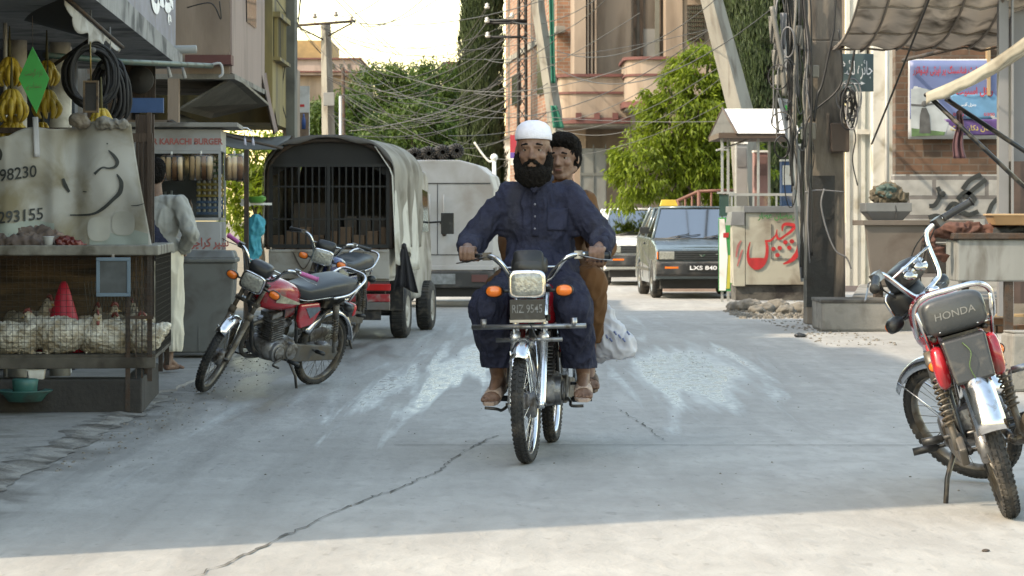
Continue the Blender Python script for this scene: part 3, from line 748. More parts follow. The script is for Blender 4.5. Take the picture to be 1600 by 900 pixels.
def foot_prims(a, d, side, L=.235):
    """foot from ankle a pointing along unit d"""
    a = Vector(a); d = Vector(d).normalized(); u = Vector((0, 0, 1)); n = d.cross(u).normalized()
    heel = a - d * .035 - u * .055; ball = a + d * (L * .58) - u * .062; pr = []
    pr += [('c', a, heel + u * .012, .036, .033), ('c', a + d * .01 - u * .01, a + d * .11 - u * .052, .034, .026), ('c', heel, ball, .030, .024),
           ('c', ball - n * .022, ball + n * .022, .020, .020)]
    for k in range(5):
        off = (k - 2) * .0185; LL = L * (.16 - abs(k - (1.2 if side > 0 else 2.8)) * .018)
        p = ball + n * off - u * .004
        pr.append(('c', p, p + d * LL - u * .004, .0115 if k != (0 if side > 0 else 4) else .014, .0085 if k != (0 if side > 0 else 4) else .0125))
    return pr
def sandal(par, a, d, mt, L=.24):
    a = Vector(a); d = Vector(d).normalized(); u = Vector((0, 0, 1)); n = u.cross(d).normalized(); base = a - u * .093 - d * .07
    m = MB(); pts = []
    prof = [(0, .026), (.05, .034), (.12, .034), (.19, .044), (.235, .040), (.262, .024)]
    ring = [(x, w) for x, w in prof] + [(x, -w) for x, w in reversed(prof)]
    vs = [base + d * x + n * w for x, w in ring] + [base + d * x + n * w + u * .018 for x, w in ring]; k = len(ring)
    m.add(vs, [tuple(range(k - 1, -1, -1)), tuple(range(k, 2 * k))] + [(i, (i + 1) % k, k + (i + 1) % k, k + i) for i in range(k)])
    so = m.build('sandal', mt, par, .003)
    m = MB()
    m.grid(lambda uu, v: base + d * (.13 + .075 * v) + n * (math.cos(PI * uu) * .046) + u * (.02 + math.sin(PI * uu) * (.052 - .014 * v)), 12, 3)
    m.build('strap', mt, so, solid=.005)
    m = MB(); m.tube([base + d * .02 + n * .034 + u * .03, base - d * .012 + u * .045, base + d * .02 - n * .034 + u * .03], .006, 6); m.build('heel_strap', mt, so)

def rider(root_M, label, bx=0.0):
    """bearded driver; coordinates are those of the motorcycle"""
    hd = Vector((.03, -.03, 1.535)); HK = 1.10
    pr, q, Rm = head_prims(hd, R(2), R(4), HK)
    hl, hr = Vector((.262, .315, 1.012)), Vector((.262, -.335, 1.012))
    wl, wr = Vector((.175, .325, 1.055)), Vector((.175, -.35, 1.05))
    shl, shr = Vector((-.06, .135, 1.315)), Vector((-.06, -.155, 1.315))
    ell, elr = Vector((-.02, .320, 1.09)), Vector((-.02, -.345, 1.08))
    kl, kr = Vector((.30, .205, .76)), Vector((.30, -.235, .75))
    al, ar = Vector((.02, .225, .405)), Vector((.0, -.215, .385))
    pel = Vector((-.16, 0, .90))
    pr += [('c', (-.03, -.02, 1.37), hd + Vector((-.015, 0, -.05)), .058, .055), ('e', (-.10, 0, 1.16), (.11, .14, .18)), ('e', (-.14, 0, .98), (.12, .145, .16)),
           ('c', shl + V(0, 0, -.01), shr + V(0, 0, -.01), .045, .045), ('c', shl + V(0, 0, -.01), ell, .044, .040), ('c', shr + V(0, 0, -.01), elr, .044, .040), ('c', ell, wl, .042, .027), ('c', elr, wr, .042, .027),
           ('c', pel + V(0, .08, 0), kl, .085, .058), ('c', pel + V(0, -.08, 0), kr, .085, .058), ('c', kl, al, .055, .036), ('c', kr, ar, .055, .036)]
    pr += hand_prims(hl, 1, wrist=wl) + hand_prims(hr, -1, wrist=wr)
    fl, fr_ = Vector((.97, .08, -.22)), Vector((.97, -.12, -.25))
    pr += foot_prims(al, fl, 1) + foot_prims(ar, fr_, -1)
    body = blob('person', pr, .0052, SKIN, None, 2)
    body.matrix_world = root_M
    tag(body, label, 'person')
    face_bits(body, q, Rm, HK)
    # beard
    bd = [('e', q(.048, 0, -.098), (.052, .070, .050)), ('e', q(.048, 0, -.118), (.044, .072, .050)), ('c', q(.006, -.071, -.045), q(.03, -.05, -.11), .022, .036), ('c', q(.006, .071, -.045), q(.03, .05, -.11), .022, .036),
          ('c', q(.0, -.074, -.005), q(.005, -.073, -.04), .010, .018), ('c', q(.0, .074, -.005), q(.005, .073, -.04), .010, .018),
          ('c', q(.075, -.034, -.062), q(.094, -.006, -.040), .010, .008), ('c', q(.075, .034, -.062), q(.094, .006, -.040), .010, .008), ('e', q(.078, 0, -.083), (.018, .026, .014))]
    bd = [(b_[0], b_[1], tuple(x * HK for x in b_[2])) if b_[0] == 'e' else (b_[0], b_[1], b_[2], b_[3] * HK, b_[4] * HK) for b_ in bd]
    blob('beard', bd, .005, HAIR, body, 1, wrinkle(.0045, (60, 60, 25), 3))
    # cap : ribbed round skull cap
    cp_ = MB(); M = Matrix.Translation(q(-.012, 0, .052)) @ Rm.to_4x4() @ Matrix.Rotation(R(-7), 4, 'Y') @ Matrix.Diagonal((HK, HK, HK * .88, 1))
    n = 48; vs = []; fs = []
    prof = [(.0995, .0815, -.002), (.1015, .0835, .0), (.102, .084, .022), (.098, .0805, .046), (.087, .072, .070), (.066, .055, .088), (.036, .03, .099), (.001, .001, .103)]
    for i, (a, b, z) in enumerate(prof):
        for k in range(n):
            t = 2 * PI * k / n; w = 1 + (.012 if k % 2 else 0)
            vs.append((a * w * math.cos(t), b * w * math.sin(t), z))
    for i in range(len(prof) - 1):
        for k in range(n): fs.append((i * n + k, i * n + (k + 1) % n, (i + 1) * n + (k + 1) % n, (i + 1) * n + k))
    cp_.add(vs, fs, True, M); cp_.build('cap', mat('white_knit', (.66, .66, .74), .9, var=.06, scale=30, bump=.3, bscale=140), body, solid=.003)
    # kameez : one long shirt with sleeves and lap
    sh = [('e', (-.085, -.01, 1.17), (.15, .182, .20)), ('e', (-.11, -.005, 1.02), (.165, .18, .20)), ('c', shl + V(.01, -.01, -.01), shr + V(.01, .01, -.01), .066, .066), ('c', (-.05, -.015, 1.28), (-.03, -.015, 1.375), .125, .070),
          ('c', shl, ell, .070, .072), ('c', ell, wl + V(-.02, 0, 0), .072, .050), ('c', shr, elr, .070, .072), ('c', elr, wr + V(-.02, 0, 0), .072, .050), ('c', ell + V(0, -.01, -.03), wl + V(-.08, 0, -.03), .05, .05), ('c', elr + V(0, .01, -.03), wr + V(-.08, 0, -.03), .05, .05),
          ('c', shl + V(0, -.05, -.05), shl + V(0, .02, -.16), .07, .06), ('c', shr + V(0, .05, -.05), shr + V(0, -.02, -.16), .07, .06),
          ('e', (-.06, 0, .93), (.20, .20, .13)), ('c', (-.10, .09, .88), (.20, .16, .80), .105, .080), ('c', (-.10, -.09, .88), (.20, -.18, .79), .105, .080), ('e', (.04, 0, .865), (.15, .15, .055))]
    k = blob('kameez', sh, .0075, NAVY, body, 3, wrinkle(.012, (13, 12, 5), 1.3))
    from mathutils.bvhtree import BVHTree
    bv = BVHTree.FromPolygons([v.co for v in k.data.vertices], [tuple(p.vertices) for p in k.data.polygons])
    def onto(y, z, off):
        h = bv.ray_cast(Vector((.6, y, z)), Vector((-1, 0, 0))); return (h[0].x + off if h[0] else .05, y, z)
    m = MB(); m.grid(lambda u, v: onto(-.035 + .034 * u, 1.10 + .25 * v, .0045), 4, 30); pk_ = m.build('placket', NAVY, k, solid=.003)
    m = MB()
    for i in range(4): m.ball(onto(-.018, 1.14 + i * .062, .008), (.004, .006, .006), 8)
    m.build('button', mat('pale_button', (.25, .26, .32), .4), k)
    m = MB(); m.grid(lambda u, v: onto(.045 + .10 * u, 1.13 + .115 * v, .005), 10, 12); m.build('chest_pocket', NAVY, k, solid=.003)
    col = MB(); col.tube([(.05, -.055, 1.375), (.085, -.022, 1.33), (.055, .02, 1.375), (-.02, .06, 1.40), (-.09, -.02, 1.41), (-.02, -.09, 1.40)], .012, 8, closed=True, flat=1.6); col.build('collar', NAVY, k)
    # shalwar : loose legs
    tl = [('e', (-.14, 0, .88), (.16, .17, .10)), ('c', (-.10, .09, .86), kl, .11, .088), ('c', (-.10, -.09, .86), kr, .11, .088),
          ('c', kl + V(0, 0, 0), al + V(.04, -.015, .05), .088, .083), ('c', kr, ar + V(.05, .015, .06), .088, .083),
          ('c', kl + V(-.05, 0, -.05), al + V(-.05, -.02, .10), .08, .075), ('c', kr + V(-.05, 0, -.05), ar + V(-.04, 0.01, .11), .08, .075)]
    blob('shalwar', tl, .0075, NAVY, body, 3, wrinkle(.014, (14, 14, 2.2), 7.7, hem=.435))
    TAN = mat('tan_plastic_sandal', (.50, .36, .29), .6, var=.15, scale=40, bump=.3, bscale=80)
    sandal(body, al, fl, TAN); sandal(body, ar, fr_, TAN)
    return body

def pillion(root_M, label):
    hd = Vector((-.44, .078, 1.508))
    pr, q, Rm = head_prims(hd, R(-14), R(5), .97)
    kl, kr = Vector((-.10, .245, .865)), Vector((-.10, -.20, .84))
    al, ar = Vector((-.30, .225, .44)), Vector((-.30, -.22, .42))
    shl, shr = Vector((-.50, .175, 1.27)), Vector((-.50, -.09, 1.27))
    ell, elr = Vector((-.38, .285, 1.04)), Vector((-.36, -.20, 1.05))
    hl, hr = Vector((-.16, .275, .975)), Vector((-.14, -.16, .94))
    pel = Vector((-.52, 0.02, .90))
    pr += [('c', (-.48, .06, 1.34), hd + V(-.015, 0, -.05), .052, .050), ('e', (-.53, .05, 1.13), (.10, .13, .18)), ('e', (-.53, .02, .98), (.11, .13, .15)), ('c', shl, shr, .042, .042),
           ('c', shl, ell, .042, .038), ('c', shr, elr, .042, .038), ('c', ell, hl + V(-.07, 0, .01), .038, .025), ('c', elr, hr + V(-.07, 0, .01), .038, .025),
           ('c', pel + V(0, .08, 0), kl, .08, .055), ('c', pel + V(0, -.08, 0), kr, .08, .055), ('c', kl, al, .052, .034), ('c', kr, ar, .052, .034)]
    pr += hand_prims(hl, 1, wrist=hl + V(-.08, 0, .02)) + hand_prims(hr, -1, wrist=hr + V(-.08, 0, .02))
    fd = Vector((.95, .12, -.28)); pr += foot_prims(al, fd, 1) + foot_prims(ar, Vector((.95, -.12, -.28)), -1)
    body = blob('person', pr, .0055, SKIN2, None, 2); body.matrix_world = root_M
    tag(body, label, 'person')
    face_bits(body, q, Rm, .97)
    m = MB(); m.tube([q(.0925, -.018, -.0565), q(.0955, 0, -.0555), q(.0925, .018, -.0565)], [.003, .0045, .003], 6); m.build('lips', mat('lips', (.28, .11, .09), .5), body)
    hr_ = [('e', q(-.028, 0, .055), (.098, .086, .085)), ('e', q(-.04, 0, .0), (.075, .082, .09)), ('c', q(.045, -.045, .092), q(.045, .05, .098), .034, .040), ('e', q(.02, 0, .10), (.08, .075, .045)),
           ('c', q(.0, -.076, .03), q(.004, -.077, -.01), .012, .006), ('c', q(.0, .076, .03), q(.004, .077, -.01), .012, .006)]
    blob('hair', hr_, .005, HAIR, body, 1, wrinkle(.0055, (60, 60, 30), 5))
    sh = [('e', (-.53, .05, 1.15), (.14, .165, .19)), ('e', (-.53, .03, 1.0), (.15, .165, .17)), ('c', shl, shr, .065, .065), ('c', (-.49, .06, 1.28), (-.475, .065, 1.385), .10, .062), ('c', shl, ell, .074, .068), ('c', shr, elr, .074, .068),
          ('c', ell, hl + V(-.10, 0, .012), .070, .046), ('c', elr, hr + V(-.10, 0, .012), .07, .045), ('c', (-.50, .09, .9), kl + V(-.03, 0, .02), .10, .078), ('c', (-.50, -.08, .9), kr + V(-.03, 0, .02), .10, .075)]
    blob('kameez', sh, .009, BROWNC, body, 3, wrinkle(.012, (8, 9, 6), 2.3))
    tl = [('e', (-.53, .02, .9), (.14, .16, .09)), ('c', (-.48, .09, .87), kl, .10, .085), ('c', (-.48, -.08, .87), kr, .10, .085), ('c', kl, al + V(.02, .01, .15), .085, .07), ('c', kr, ar + V(.02, 0, .15), .085, .07)]
    blob('shalwar', tl, .009, BROWNC, body, 3, wrinkle(.014, (9, 9, 2.5), 4.7, hem=.545))
    DK = mat('dark_brown_leather', (.10, .055, .035), .55, var=.2, scale=30)
    sandal(body, al, fd, DK); sandal(body, ar, Vector((.95, -.12, -.28)), DK)
    return body

def standing_man():
    """customer beside the cage, back to us; local x = forward (away from the camera)"""
    M = Matrix.Translation((X(247, 19.6), 19.6, .03)) @ Matrix.Rotation(R(78), 4, 'Z') @ Matrix.Scale(.93, 4)
    hd = Vector((.03, .035, 1.62)); pr, q, Rm = head_prims(hd, R(20), R(10), .97)
    shl, shr = V(0, .19, 1.37), V(0, -.18, 1.37); elr = V(-.08, -.31, 1.13); hr = V(.08, -.17, .97); ell = V(.12, .26, 1.15); hl = V(.33, .2, 1.10)
    pr += [('c', (0, .01, 1.38), hd + V(-.015, 0, -.05), .055, .052), ('e', (0, 0, 1.20), (.11, .16, .20)), ('e', (0, 0, .98), (.12, .155, .16)), ('c', shl, shr, .055, .055),
           ('c', shr, elr, .05, .04), ('c', elr, hr, .04, .027), ('c', shl, ell, .05, .04), ('c', ell, hl, .04, .027),
           ('c', (0, .09, .92), (.03, .09, .50), .085, .055), ('c', (0, -.09, .92), (.0, -.10, .50), .085, .055), ('c', (.03, .09, .50), (-.02, .09, .09), .053, .036), ('c', (0, -.10, .50), (-.05, -.11, .09), .053, .036)]
    pr += hand_prims(hl, 1, wrist=hl + V(-.08, 0, .02)) + hand_prims(hr, -1, wrist=hr + V(-.06, -.05, .03))
    pr += foot_prims((-.02, .09, .09), (1, .15, 0), 1) + foot_prims((-.05, -.11, .09), (1, -.2, 0), -1)
    body = blob('person', pr, .006, SKIN, None, 2); body.matrix_world = M
    tag(body, 'barefoot man in cream trousers with one elbow bent out, half hidden behind the chicken cage', 'person')
    blob('hair', [('e', q(-.03, 0, .045), (.095, .085, .088)), ('e', q(-.045, 0, -.01), (.07, .078, .085))], .006, HAIR, body, 1, wrinkle(.006, (40, 40, 30), 5))
    blob('shirt', [('e', (0, 0, 1.21), (.14, .185, .20)), ('e', (0, 0, 1.0), (.14, .18, .20)), ('c', shl, shr, .07, .07), ('c', shr, elr, .075, .07), ('c', elr, hr + V(-.06, -.05, .03), .072, .05), ('c', shl, ell, .075, .065), ('c', ell, hl + V(-.1, 0, 0), .065, .045)],
         .009, GREYC, body, 3, wrinkle(.012, (9, 9, 5), 2))
    blob('shoulder_cloth', [('c', (-.09, .06, 1.24), (-.105, -.04, .99), .075, .095), ('c', (-.06, .12, 1.34), (-.09, .06, 1.24), .05, .075)], .009, NAVY, body, 3, wrinkle(.012, (9, 9, 5), 9))
    blob('trousers', [('e', (0, 0, .93), (.15, .17, .12)), ('c', (0, .09, .90), (.03, .09, .5), .12, .11), ('c', (0, -.09, .90), (0, -.10, .5), .12, .115), ('c', (.03, .09, .5), (-.01, .09, .2), .11, .10), ('c', (0, -.10, .5), (-.04, -.11, .2), .115, .105)],
         .009, CREAM, body, 3, wrinkle(.016, (9, 9, 2.2), 3, hem=.16))
    return body
# ------------------------------------------------------------------ cars and vans (x to the right of the vehicle's own rear view is ignored: local y = towards the vehicle's front is -y when it faces us)
def car_wheel(parent, c, r, w, side, hub=None, cover=True):
    A = Matrix.Translation(c) @ Matrix.Rotation(R(90), 4, 'Y')
    t = MB(A)
    pf = [(r * .62, -w / 2), (r * .9, -w / 2 - .004), (r * .98, -w / 2 + .015), (r, -w / 4), (r, w / 4), (r * .98, w / 2 - .015), (r * .9, w / 2 + .004), (r * .62, w / 2)]
    t.lathe(pf, 36)
    for k in range(40):
        m = Matrix.Rotation(2 * PI * k / 40, 4, 'Z'); t.cbox((r, 0, 0), (.012, r * .08, w * .7), m)
    wo = t.build('wheel', RUBBER, parent)
    h = MB(A); s = side
    h.lathe([(r * .63, -w * .48 * s), (r * .60, -w * .40 * s), (r * .58, s * w * .36), (r * .63, s * w * .5), (r * .60, s * w * .46), (r * .45, s * w * .30), (r * .25, s * w * .36), (r * .18, s * w * .5), (0, s * w * .5)], 28)
    for k in range(8):
        m = Matrix.Rotation(2 * PI * k / 8, 4, 'Z'); h.cbox((r * .42, 0, s * w * .33), (.05, .02, .012), m)
    h.build('rim', hub or STEEL, wo)
    return wo

def hatchback(label, loc, rz, paint, taxi=False, plate=None, dark=False):
    """small boxy hatchback seen from its front; local -y is forward"""
    root = thing('parked_car', label, 'car', loc, rz)
    W = .695; L = 3.28
    b = MB()      # lower body, side profile (y, z) with wheel arches, lofted in three widths
    prof = [(0.02, .30), (0.0, .42), (0.0, .62), (.03, .735), (.22, .80), (.80, .875), (.86, .90), (3.12, .93), (3.24, .86), (3.26, .40), (3.22, .26), (2.98, .25)]
    def arch(cy): return [(cy + .30 * math.cos(a), .26 + .31 * math.sin(a)) for a in [PI * k / 10 for k in range(11)]]
    low = arch(2.60) + [(2.2, .22), (.98, .22)] + arch(.62) + [(.25, .26)]
    poly = prof + low
    n = len(poly)
    def ring(x, k): return [(x, y + (0.03 * k if y < .1 else 0), (z - .02 * k if z > .6 else z)) for y, z in poly]
    vs = ring(-W, 1) + ring(-W * .965, 0) + ring(W * .965, 0) + ring(W, 1)
    # make shoulders: outermost rings are narrower at the top
    vs2 = []
    for i, (x, y, z) in enumerate(vs):
        vs2.append((x * (1 - max(0, z - .55) * .10), y, z))
    fs = [tuple(range(n - 1, -1, -1)), tuple(range(3 * n, 4 * n))]
    for r_ in range(3):
        for i in range(n): fs.append((r_ * n + i, r_ * n + (i + 1) % n, (r_ + 1) * n + (i + 1) % n, (r_ + 1) * n + i))
    b.add(vs2, fs); body = b.build('body', paint, root, .018)
    # greenhouse
    y0, y1, y2, y3 = .84, 1.36, 2.80, 3.16; zb = .89; zt = 1.385; wb = .655; wt = .485
    rf = MB(); N = 8
    rf.grid(lambda u, v: (((u - .5) * 2) * (wt + .015), y1 - .06 + (y2 - y1 + .12) * v, zt - .028 * ((u - .5) * 2) ** 4 - .03 * abs(v - .5) ** 2 * 2), 12, 10)
    rf.build('roof', paint, root, solid=.02)
    for s in (-1, 1):
        for q, r_ in (([(s * wb, y0, zb - .01), (s * wt, y1 - .03, zt - .02)], .024), ([(s * wb, 2.02, zb - .01), (s * (wt + .01), 2.02, zt - .02)], .022), ([(s * wb, y3, zb - .01), (s * wt, y2 + .02, zt - .02)], .03)):
            pl = MB(); pl.tube(q, r_, 8); pl.build('roof_pillar', paint, root)
    pl = MB(); pl.tube([(-wt, y1 - .05, zt - .022), (wt, y1 - .05, zt - .022)], .02, 8); pl.build('windscreen_header', paint, root)
    g = MB(); g.hexa([(-wb, y0, zb - .01), (wb, y0, zb - .01), (wb, y0 + .008, zb - .01), (-wb, y0 + .008, zb - .01), (-wt, y1 - .05, zt - .03), (wt, y1 - .05, zt - .03), (wt, y1 - .042, zt - .03), (-wt, y1 - .042, zt - .03)])
    g.build('windscreen', DKGLASS, root)
    g = MB(); g.tube([(-wb + .02, y0 - .012, zb + .0), (wb - .02, y0 - .012, zb + .0)], .012, 8); g.tube([(-wb + .01, y0 - .005, zb), (-wt + .0, y1 - .057, zt - .035), (wt, y1 - .057, zt - .035), (wb - .01, y0 - .005, zb)], .008, 6); g.build('windscreen_seal', BLACKP, root)
    for s in (-1, 1):
        for (ya, yb, yc, yd) in ((y0 + .06, 2.0, y1, 2.0), (2.04, y3 - .05, 2.04, y2)):
            g = MB(); g.hexa([(s * wb, ya, zb), (s * wb, yb, zb), (s * (wb - .006), yb, zb), (s * (wb - .006), ya, zb), (s * (wt + .005), yc, zt - .05), (s * (wt + .005), yd, zt - .05), (s * wt, yd, zt - .05), (s * wt, yc, zt - .05)]); g.build('side_window', DKGLASS, root)
    g = MB(); g.hexa([(-wb, y3, zb), (wb, y3, zb), (wb, y3 - .008, zb), (-wb, y3 - .008, zb), (-wt, y2 + .04, zt - .04), (wt, y2 + .04, zt - .04), (wt, y2 + .03, zt - .04), (-wt, y2 + .03, zt - .04)]); g.build('rear_window', DKGLASS, root)
    inn = MB(); inn.box((-.6, .95, .80), (.6, 1.08, .93)); seat_ = []
    inn.build('dashboard', DARKIN, root, .02)
    for s in (-1, 1):
        m = MB(); m.loft([(.72, s * .30, 1.72, .22, .07), (.95, s * .30, 1.76, .22, .06), (1.10, s * .30, 1.80, .19, .05), (1.12, s * .30, 1.80, .11, .045), (1.24, s * .30, 1.83, .11, .04), (1.26, s * .30, 1.83, .08, .03)], 20, 3, 'z'); m.build('front_seat', mat('seat_cloth', (.06, .065, .07), .9), root)
    m = MB(); m.lathe([(.17 + .013 * math.cos(a), .013 * math.sin(a)) for a in [2 * PI * k / 8 for k in range(8)]], 24, trs((.30, 1.2, .93), (R(65), 0, 0)), closed=True); m.build('steering_wheel', BLACKP, root)
    # bonnet shut lines and bulge
    m = MB(); m.grid(lambda u, v: ((u - .5) * 1.16 * (1 - .04 * v), .10 + .72 * v, .752 + .115 * (v ** .8) + .022 * math.cos((u - .5) * PI) * (0.4 + .6 * v)), 14, 8); m.build('bonnet', paint, root, solid=.006)
    # front face
    m = MB(); m.box((-.655, -.012, .575), (.655, .02, .715)); gr = m.build('grille', BLACKP, root, .006)
    for k in range(4):
        s_ = MB(); s_.box((-.40, -.022, .592 + k * .032), (.40, -.012, .602 + k * .032)); s_.build('grille_bar', mat('grille_grey', (.07, .075, .08), .4), gr)
    m = MB(); stroke(m, [(-.045, .66), (0, .640), (.045, .66)], .014); m.v = [Vector((v.x, -.026, v.y)) for v in m.v]; m.add([(-.028, -.026, .628), (.028, -.026, .628), (0, -.026, .655)], [(0, 1, 2)]); m.build('emblem', CHROME, gr)
    m = MB(); m.box((.20, -.026, .655), (.26, -.024, .675)); m.build('badge', CHROME, gr)
    for s in (-1, 1):
        m = MB(); m.box((s * .525 - .115, -.024, .583), (s * .525 + .115, .02, .707)); hl = m.build('headlight', LENS, root, .012)
        m = MB(); m.box((s * .655, -.018, .59), (s * .672, .05, .70)); m.build('turn_signal', ORANGE, root, .004)
        m = MB(); m.box((s * .46 - .10, -.075, .452), (s * .46 + .10, -.068, .482)); m.build('bumper_lamp', ORANGE, root, .003)
        m = MB(); m.tube([(s * .64, 1.02, .97), (s * .72, 1.0, 1.0)], .012, 8); m.cbox((s * .765, 1.0, 1.015), (.14, .05, .10)); m.build('wing_mirror', BLACKP, root, .014)
    bp = MB(); bp.prism([(-.07, .37), (-.075, .52), (-.02, .56), (.10, .56), (.10, .34), (-.04, .34)], -.69, .69, 'x')
    bu = bp.build('bumper', mat('bumper_plastic', (.028, .03, .033), .5, dirt=((.12, .11, .1), .35, 5)), root, .015)
    m = MB(); m.box((-.62, -.079, .535), (.62, -.072, .545)); m.build('bumper_strip', STEEL, bu)
    m = MB(); m.box((-.24, -.086, .415), (.26, -.078, .515)); po = m.build('number_plate', BLACKP, root, .003)
    if plate: text(plate, frame((-.19, -.0885, .435), (1, 0, 0), (0, 0, 1)), .40, .06, WHITEINK, po, .02)
    for s in (-1, 1):
        car_wheel(root, (s * .62, .62, .26), .26, .15, s); car_wheel(root, (s * .62, 2.60, .26), .26, .15, s)
        m = MB(); m.box((s * .40, .35, .28), (s * .69, .9, .56)) ; m.build('wheel_well', DARKIN, root)
    m = MB(); m.box((-.60, .15, .15), (.60, 3.1, .34)); m.build('underbody', DARKIN, root)
    w = MB()
    for x in (-.42, .12): w.tube([(x, y0 - .01, zb + .01), (x + .33, y0 + .06, zb + .075)], .007, 6); w.tube([(x + .08, y0 + .0, zb + .022), (x + .50, y0 + .055, zb + .065)], .006, 6)
    w.build('wiper', BLACKP, root)
    for s in (-1, 1):
        m = MB(); m.box((s * .699, .95, .40), (s * .704, 2.95, .44)); m.build('side_strip', BLACKP, root)
        for yy in (1.02, 2.02): m = MB(); m.box((s * .696, yy, .28), (s * .699, yy + .008, .86)); m.build('door_seam', BLACKP, root)
        m = MB(); m.box((s * .68, 1.80, .80), (s * .70, 1.95, .825)); m.build('door_handle', BLACKP, root, .004)
    if taxi:
        m = MB(); m.hexa([(-.14, -.05, 0), (.14, -.05, 0), (.14, .05, 0), (-.14, .05, 0), (-.11, -.02, .10), (.11, -.02, .10), (.11, .02, .10), (-.11, .02, .10)])
        m.v = [v + Vector((-.34, y1 + .15, zt)) for v in m.v]; m.build('roof_sign', mat('yellow_sign', (.62, .42, .04), .4), root, .008)
    return root

def pickup_cage_truck():
    """small pickup with an arched tarpaulin cover, seen from behind; local +y forward, origin under the rear right wheel line centre"""
    root = thing('covered_pickup', 'small dirty white pickup with arched tarpaulin cover and barred rear', 'pickup', (X(516, 25.3), 25.1, 0), R(-6))
    W = .60
    DW = mat('dirty_white_paint', (.50, .48, .44), .5, 0, .1, 3, .05, 20, dirt=((.26, .22, .18), .55, 2.6))
    m = MB(); m.box((-W, 0, .60), (W, .03, .89)); tg = m.build('tailgate', DW, root, .008)
    m = MB(); m.box((-W + .02, -.008, .862), (W - .02, -.001, .882)); m.build('tailgate_rail', DW, tg, .003)
    for sx in (-.25, .25):
        ch = MB(); ch.tube(cat_rom([(sx - .10, -.012, .86), (sx, -.014, .70), (sx + .10, -.012, .86)], 6), .005, 6); ch.build('chain', RUST, tg)
    m = MB(); m.box((-W, .035, .58), (W, 1.85, .63)); m.box((-W, .035, .60), (-W + .03, 1.85, .90)); m.box((W - .03, .035, .60), (W, 1.85, .90)); m.build('cargo_bed', DW, root, .006)
    m = MB(); m.prism([(1.87, .35), (3.02, .35), (3.06, .70), (3.0, .95), (2.78, 1.62), (2.6, 1.70), (1.95, 1.70), (1.87, 1.60)], -W, W, 'x'); cab = m.build('cab', DW, root, .03)
    for s in (-1, 1):
        m = MB(); m.prism([(2.0, 1.05), (2.75, 1.05), (2.68, 1.48), (2.05, 1.52)], s * (W + .001), s * (W + .006), 'x'); m.build('side_window', mat('dark_window', (.02, .025, .03), .08), cab)
        m = MB(); m.tube([(s * W, 2.86, 1.15), (s * (W + .15), 2.86, 1.16)], .012, 8); m.cbox((s * (W + .20), 2.86, 1.14), (.14, .05, .23)); m.build('wing_mirror', BLACKP, root, .02)
        m = MB(); m.box((s * (W - .10), .45, .28), (s * (W + .002), 1.0, .59)); m.build('mud_guard', DW, root, .01)
    m = MB(); m.box((-W + .05, .05, .42), (W - .05, .12, .59)); m.box((-.5, .12, .36), (-.4, 2.9, .5)); m.box((.4, .12, .36), (.5, 2.9, .5)); m.box((-.28, .9, .2), (.2, 1.5, .4)); m.cyl((-.6, .62, .26), (.6, .62, .26), .04); m.ball((0, .62, .26), .12)
    m.build('chassis', BLACKM, root, .01)
    m = MB(); m.box((-W, -.035, .48), (W, 0.02, .575)); bb = m.build('rear_bar', mat('oxblood_paint', (.10, .025, .025), .6, dirt=((.12, .09, .08), .5, 5)), root, .006)
    for s in (-1, 1):
        m = MB(); m.box((s * .40 - .13, -.045, .49), (s * .40 + .22 * s, -.037, .555)); m.build('tail_light', REDL, bb, .003)
    m = MB(); m.box((-W - .01, -.06, .38), (W + .01, -.01, .455)); m.build('red_bumper', mat('bright_red_reflector', (.42, .03, .04), .4, dirt=((.35, .33, .3), .3, 9)), root, .006)
    m = MB(); m.box((-W - .01, -.055, .30), (W + .01, -.012, .378)); m.build('lower_bumper', mat('worn_grey_paint', (.19, .18, .17), .6, dirt=(BROWN_DIRT, .5, 6)), root, .006)
    m = MB(); m.box((.30, -.03, .20), (.52, -.01, .30)); m.build('mud_flap', RUBBER, root)
    for s in (-1, 1):
        car_wheel(root, (s * .62, .62, .262), .262, .15, s, DW); car_wheel(root, (s * .62, 2.46, .262), .262, .15, s, DW)
        m = MB(); m.box((s * .69, .33, .28), (s * .45, .37, .58)); m.build('mud_flap', RUBBER, root)
    # arched hoops, bars and tarpaulin
    def arc(u, grow=0.0):           # u 0..1 from left foot to right foot
        h0 = 1.62; r_ = W + .02 + grow
        if u < .28: return (-r_, .90 + (h0 - .90) * u / .28)
        if u > .72: return (r_, .90 + (h0 - .90) * (1 - u) / .28)
        a = PI * (1 - (u - .28) / .44); return (r_ * math.copysign(abs(math.cos(a)) ** .75, math.cos(a)), h0 + (.36 + grow) * math.sin(a) ** .9)
    fc = MB(); fc.add([(arc(k / 40)[0] * .98, 1.86, arc(k / 40)[1] * .99) for k in range(41)], [tuple(range(41))]); fc.build('front_cover', mat('dark_front_canvas', (.10, .095, .085), .85), root, solid=.004)
    for yy in (.03, .95, 1.80):
        h = MB(); h.tube([(arc(k / 40)[0] * .985, yy, arc(k / 40)[1] * .99) for k in range(41)], .02, 8); h.build('hoop', RUST, root)
    fl = MB(); pts_ = [(arc(.14 + .72 * k / 40)[0] * .97, .055, arc(.14 + .72 * k / 40)[1] * .985) for k in range(41)]; fl.add(pts_ + [(x, y, max(1.62, z - .16 - .10 * (1 - abs(x) / W))) for x, y, z in pts_], [(k, k + 1, k + 42, k + 41) for k in range(40)]); fl.build('rear_flap', mat('black_rear_flap', (.03, .029, .028), .85), root, solid=.004)
    gb = MB()
    gb.box((-W + .0, .015, 1.70), (W - .0, .045, 1.73)); gb.box((-W, .015, .905), (W, .045, .94)); gb.box((-W, .02, 1.50), (W, .04, 1.515)); gb.box((-W, .02, 1.18), (W, .04, 1.195))
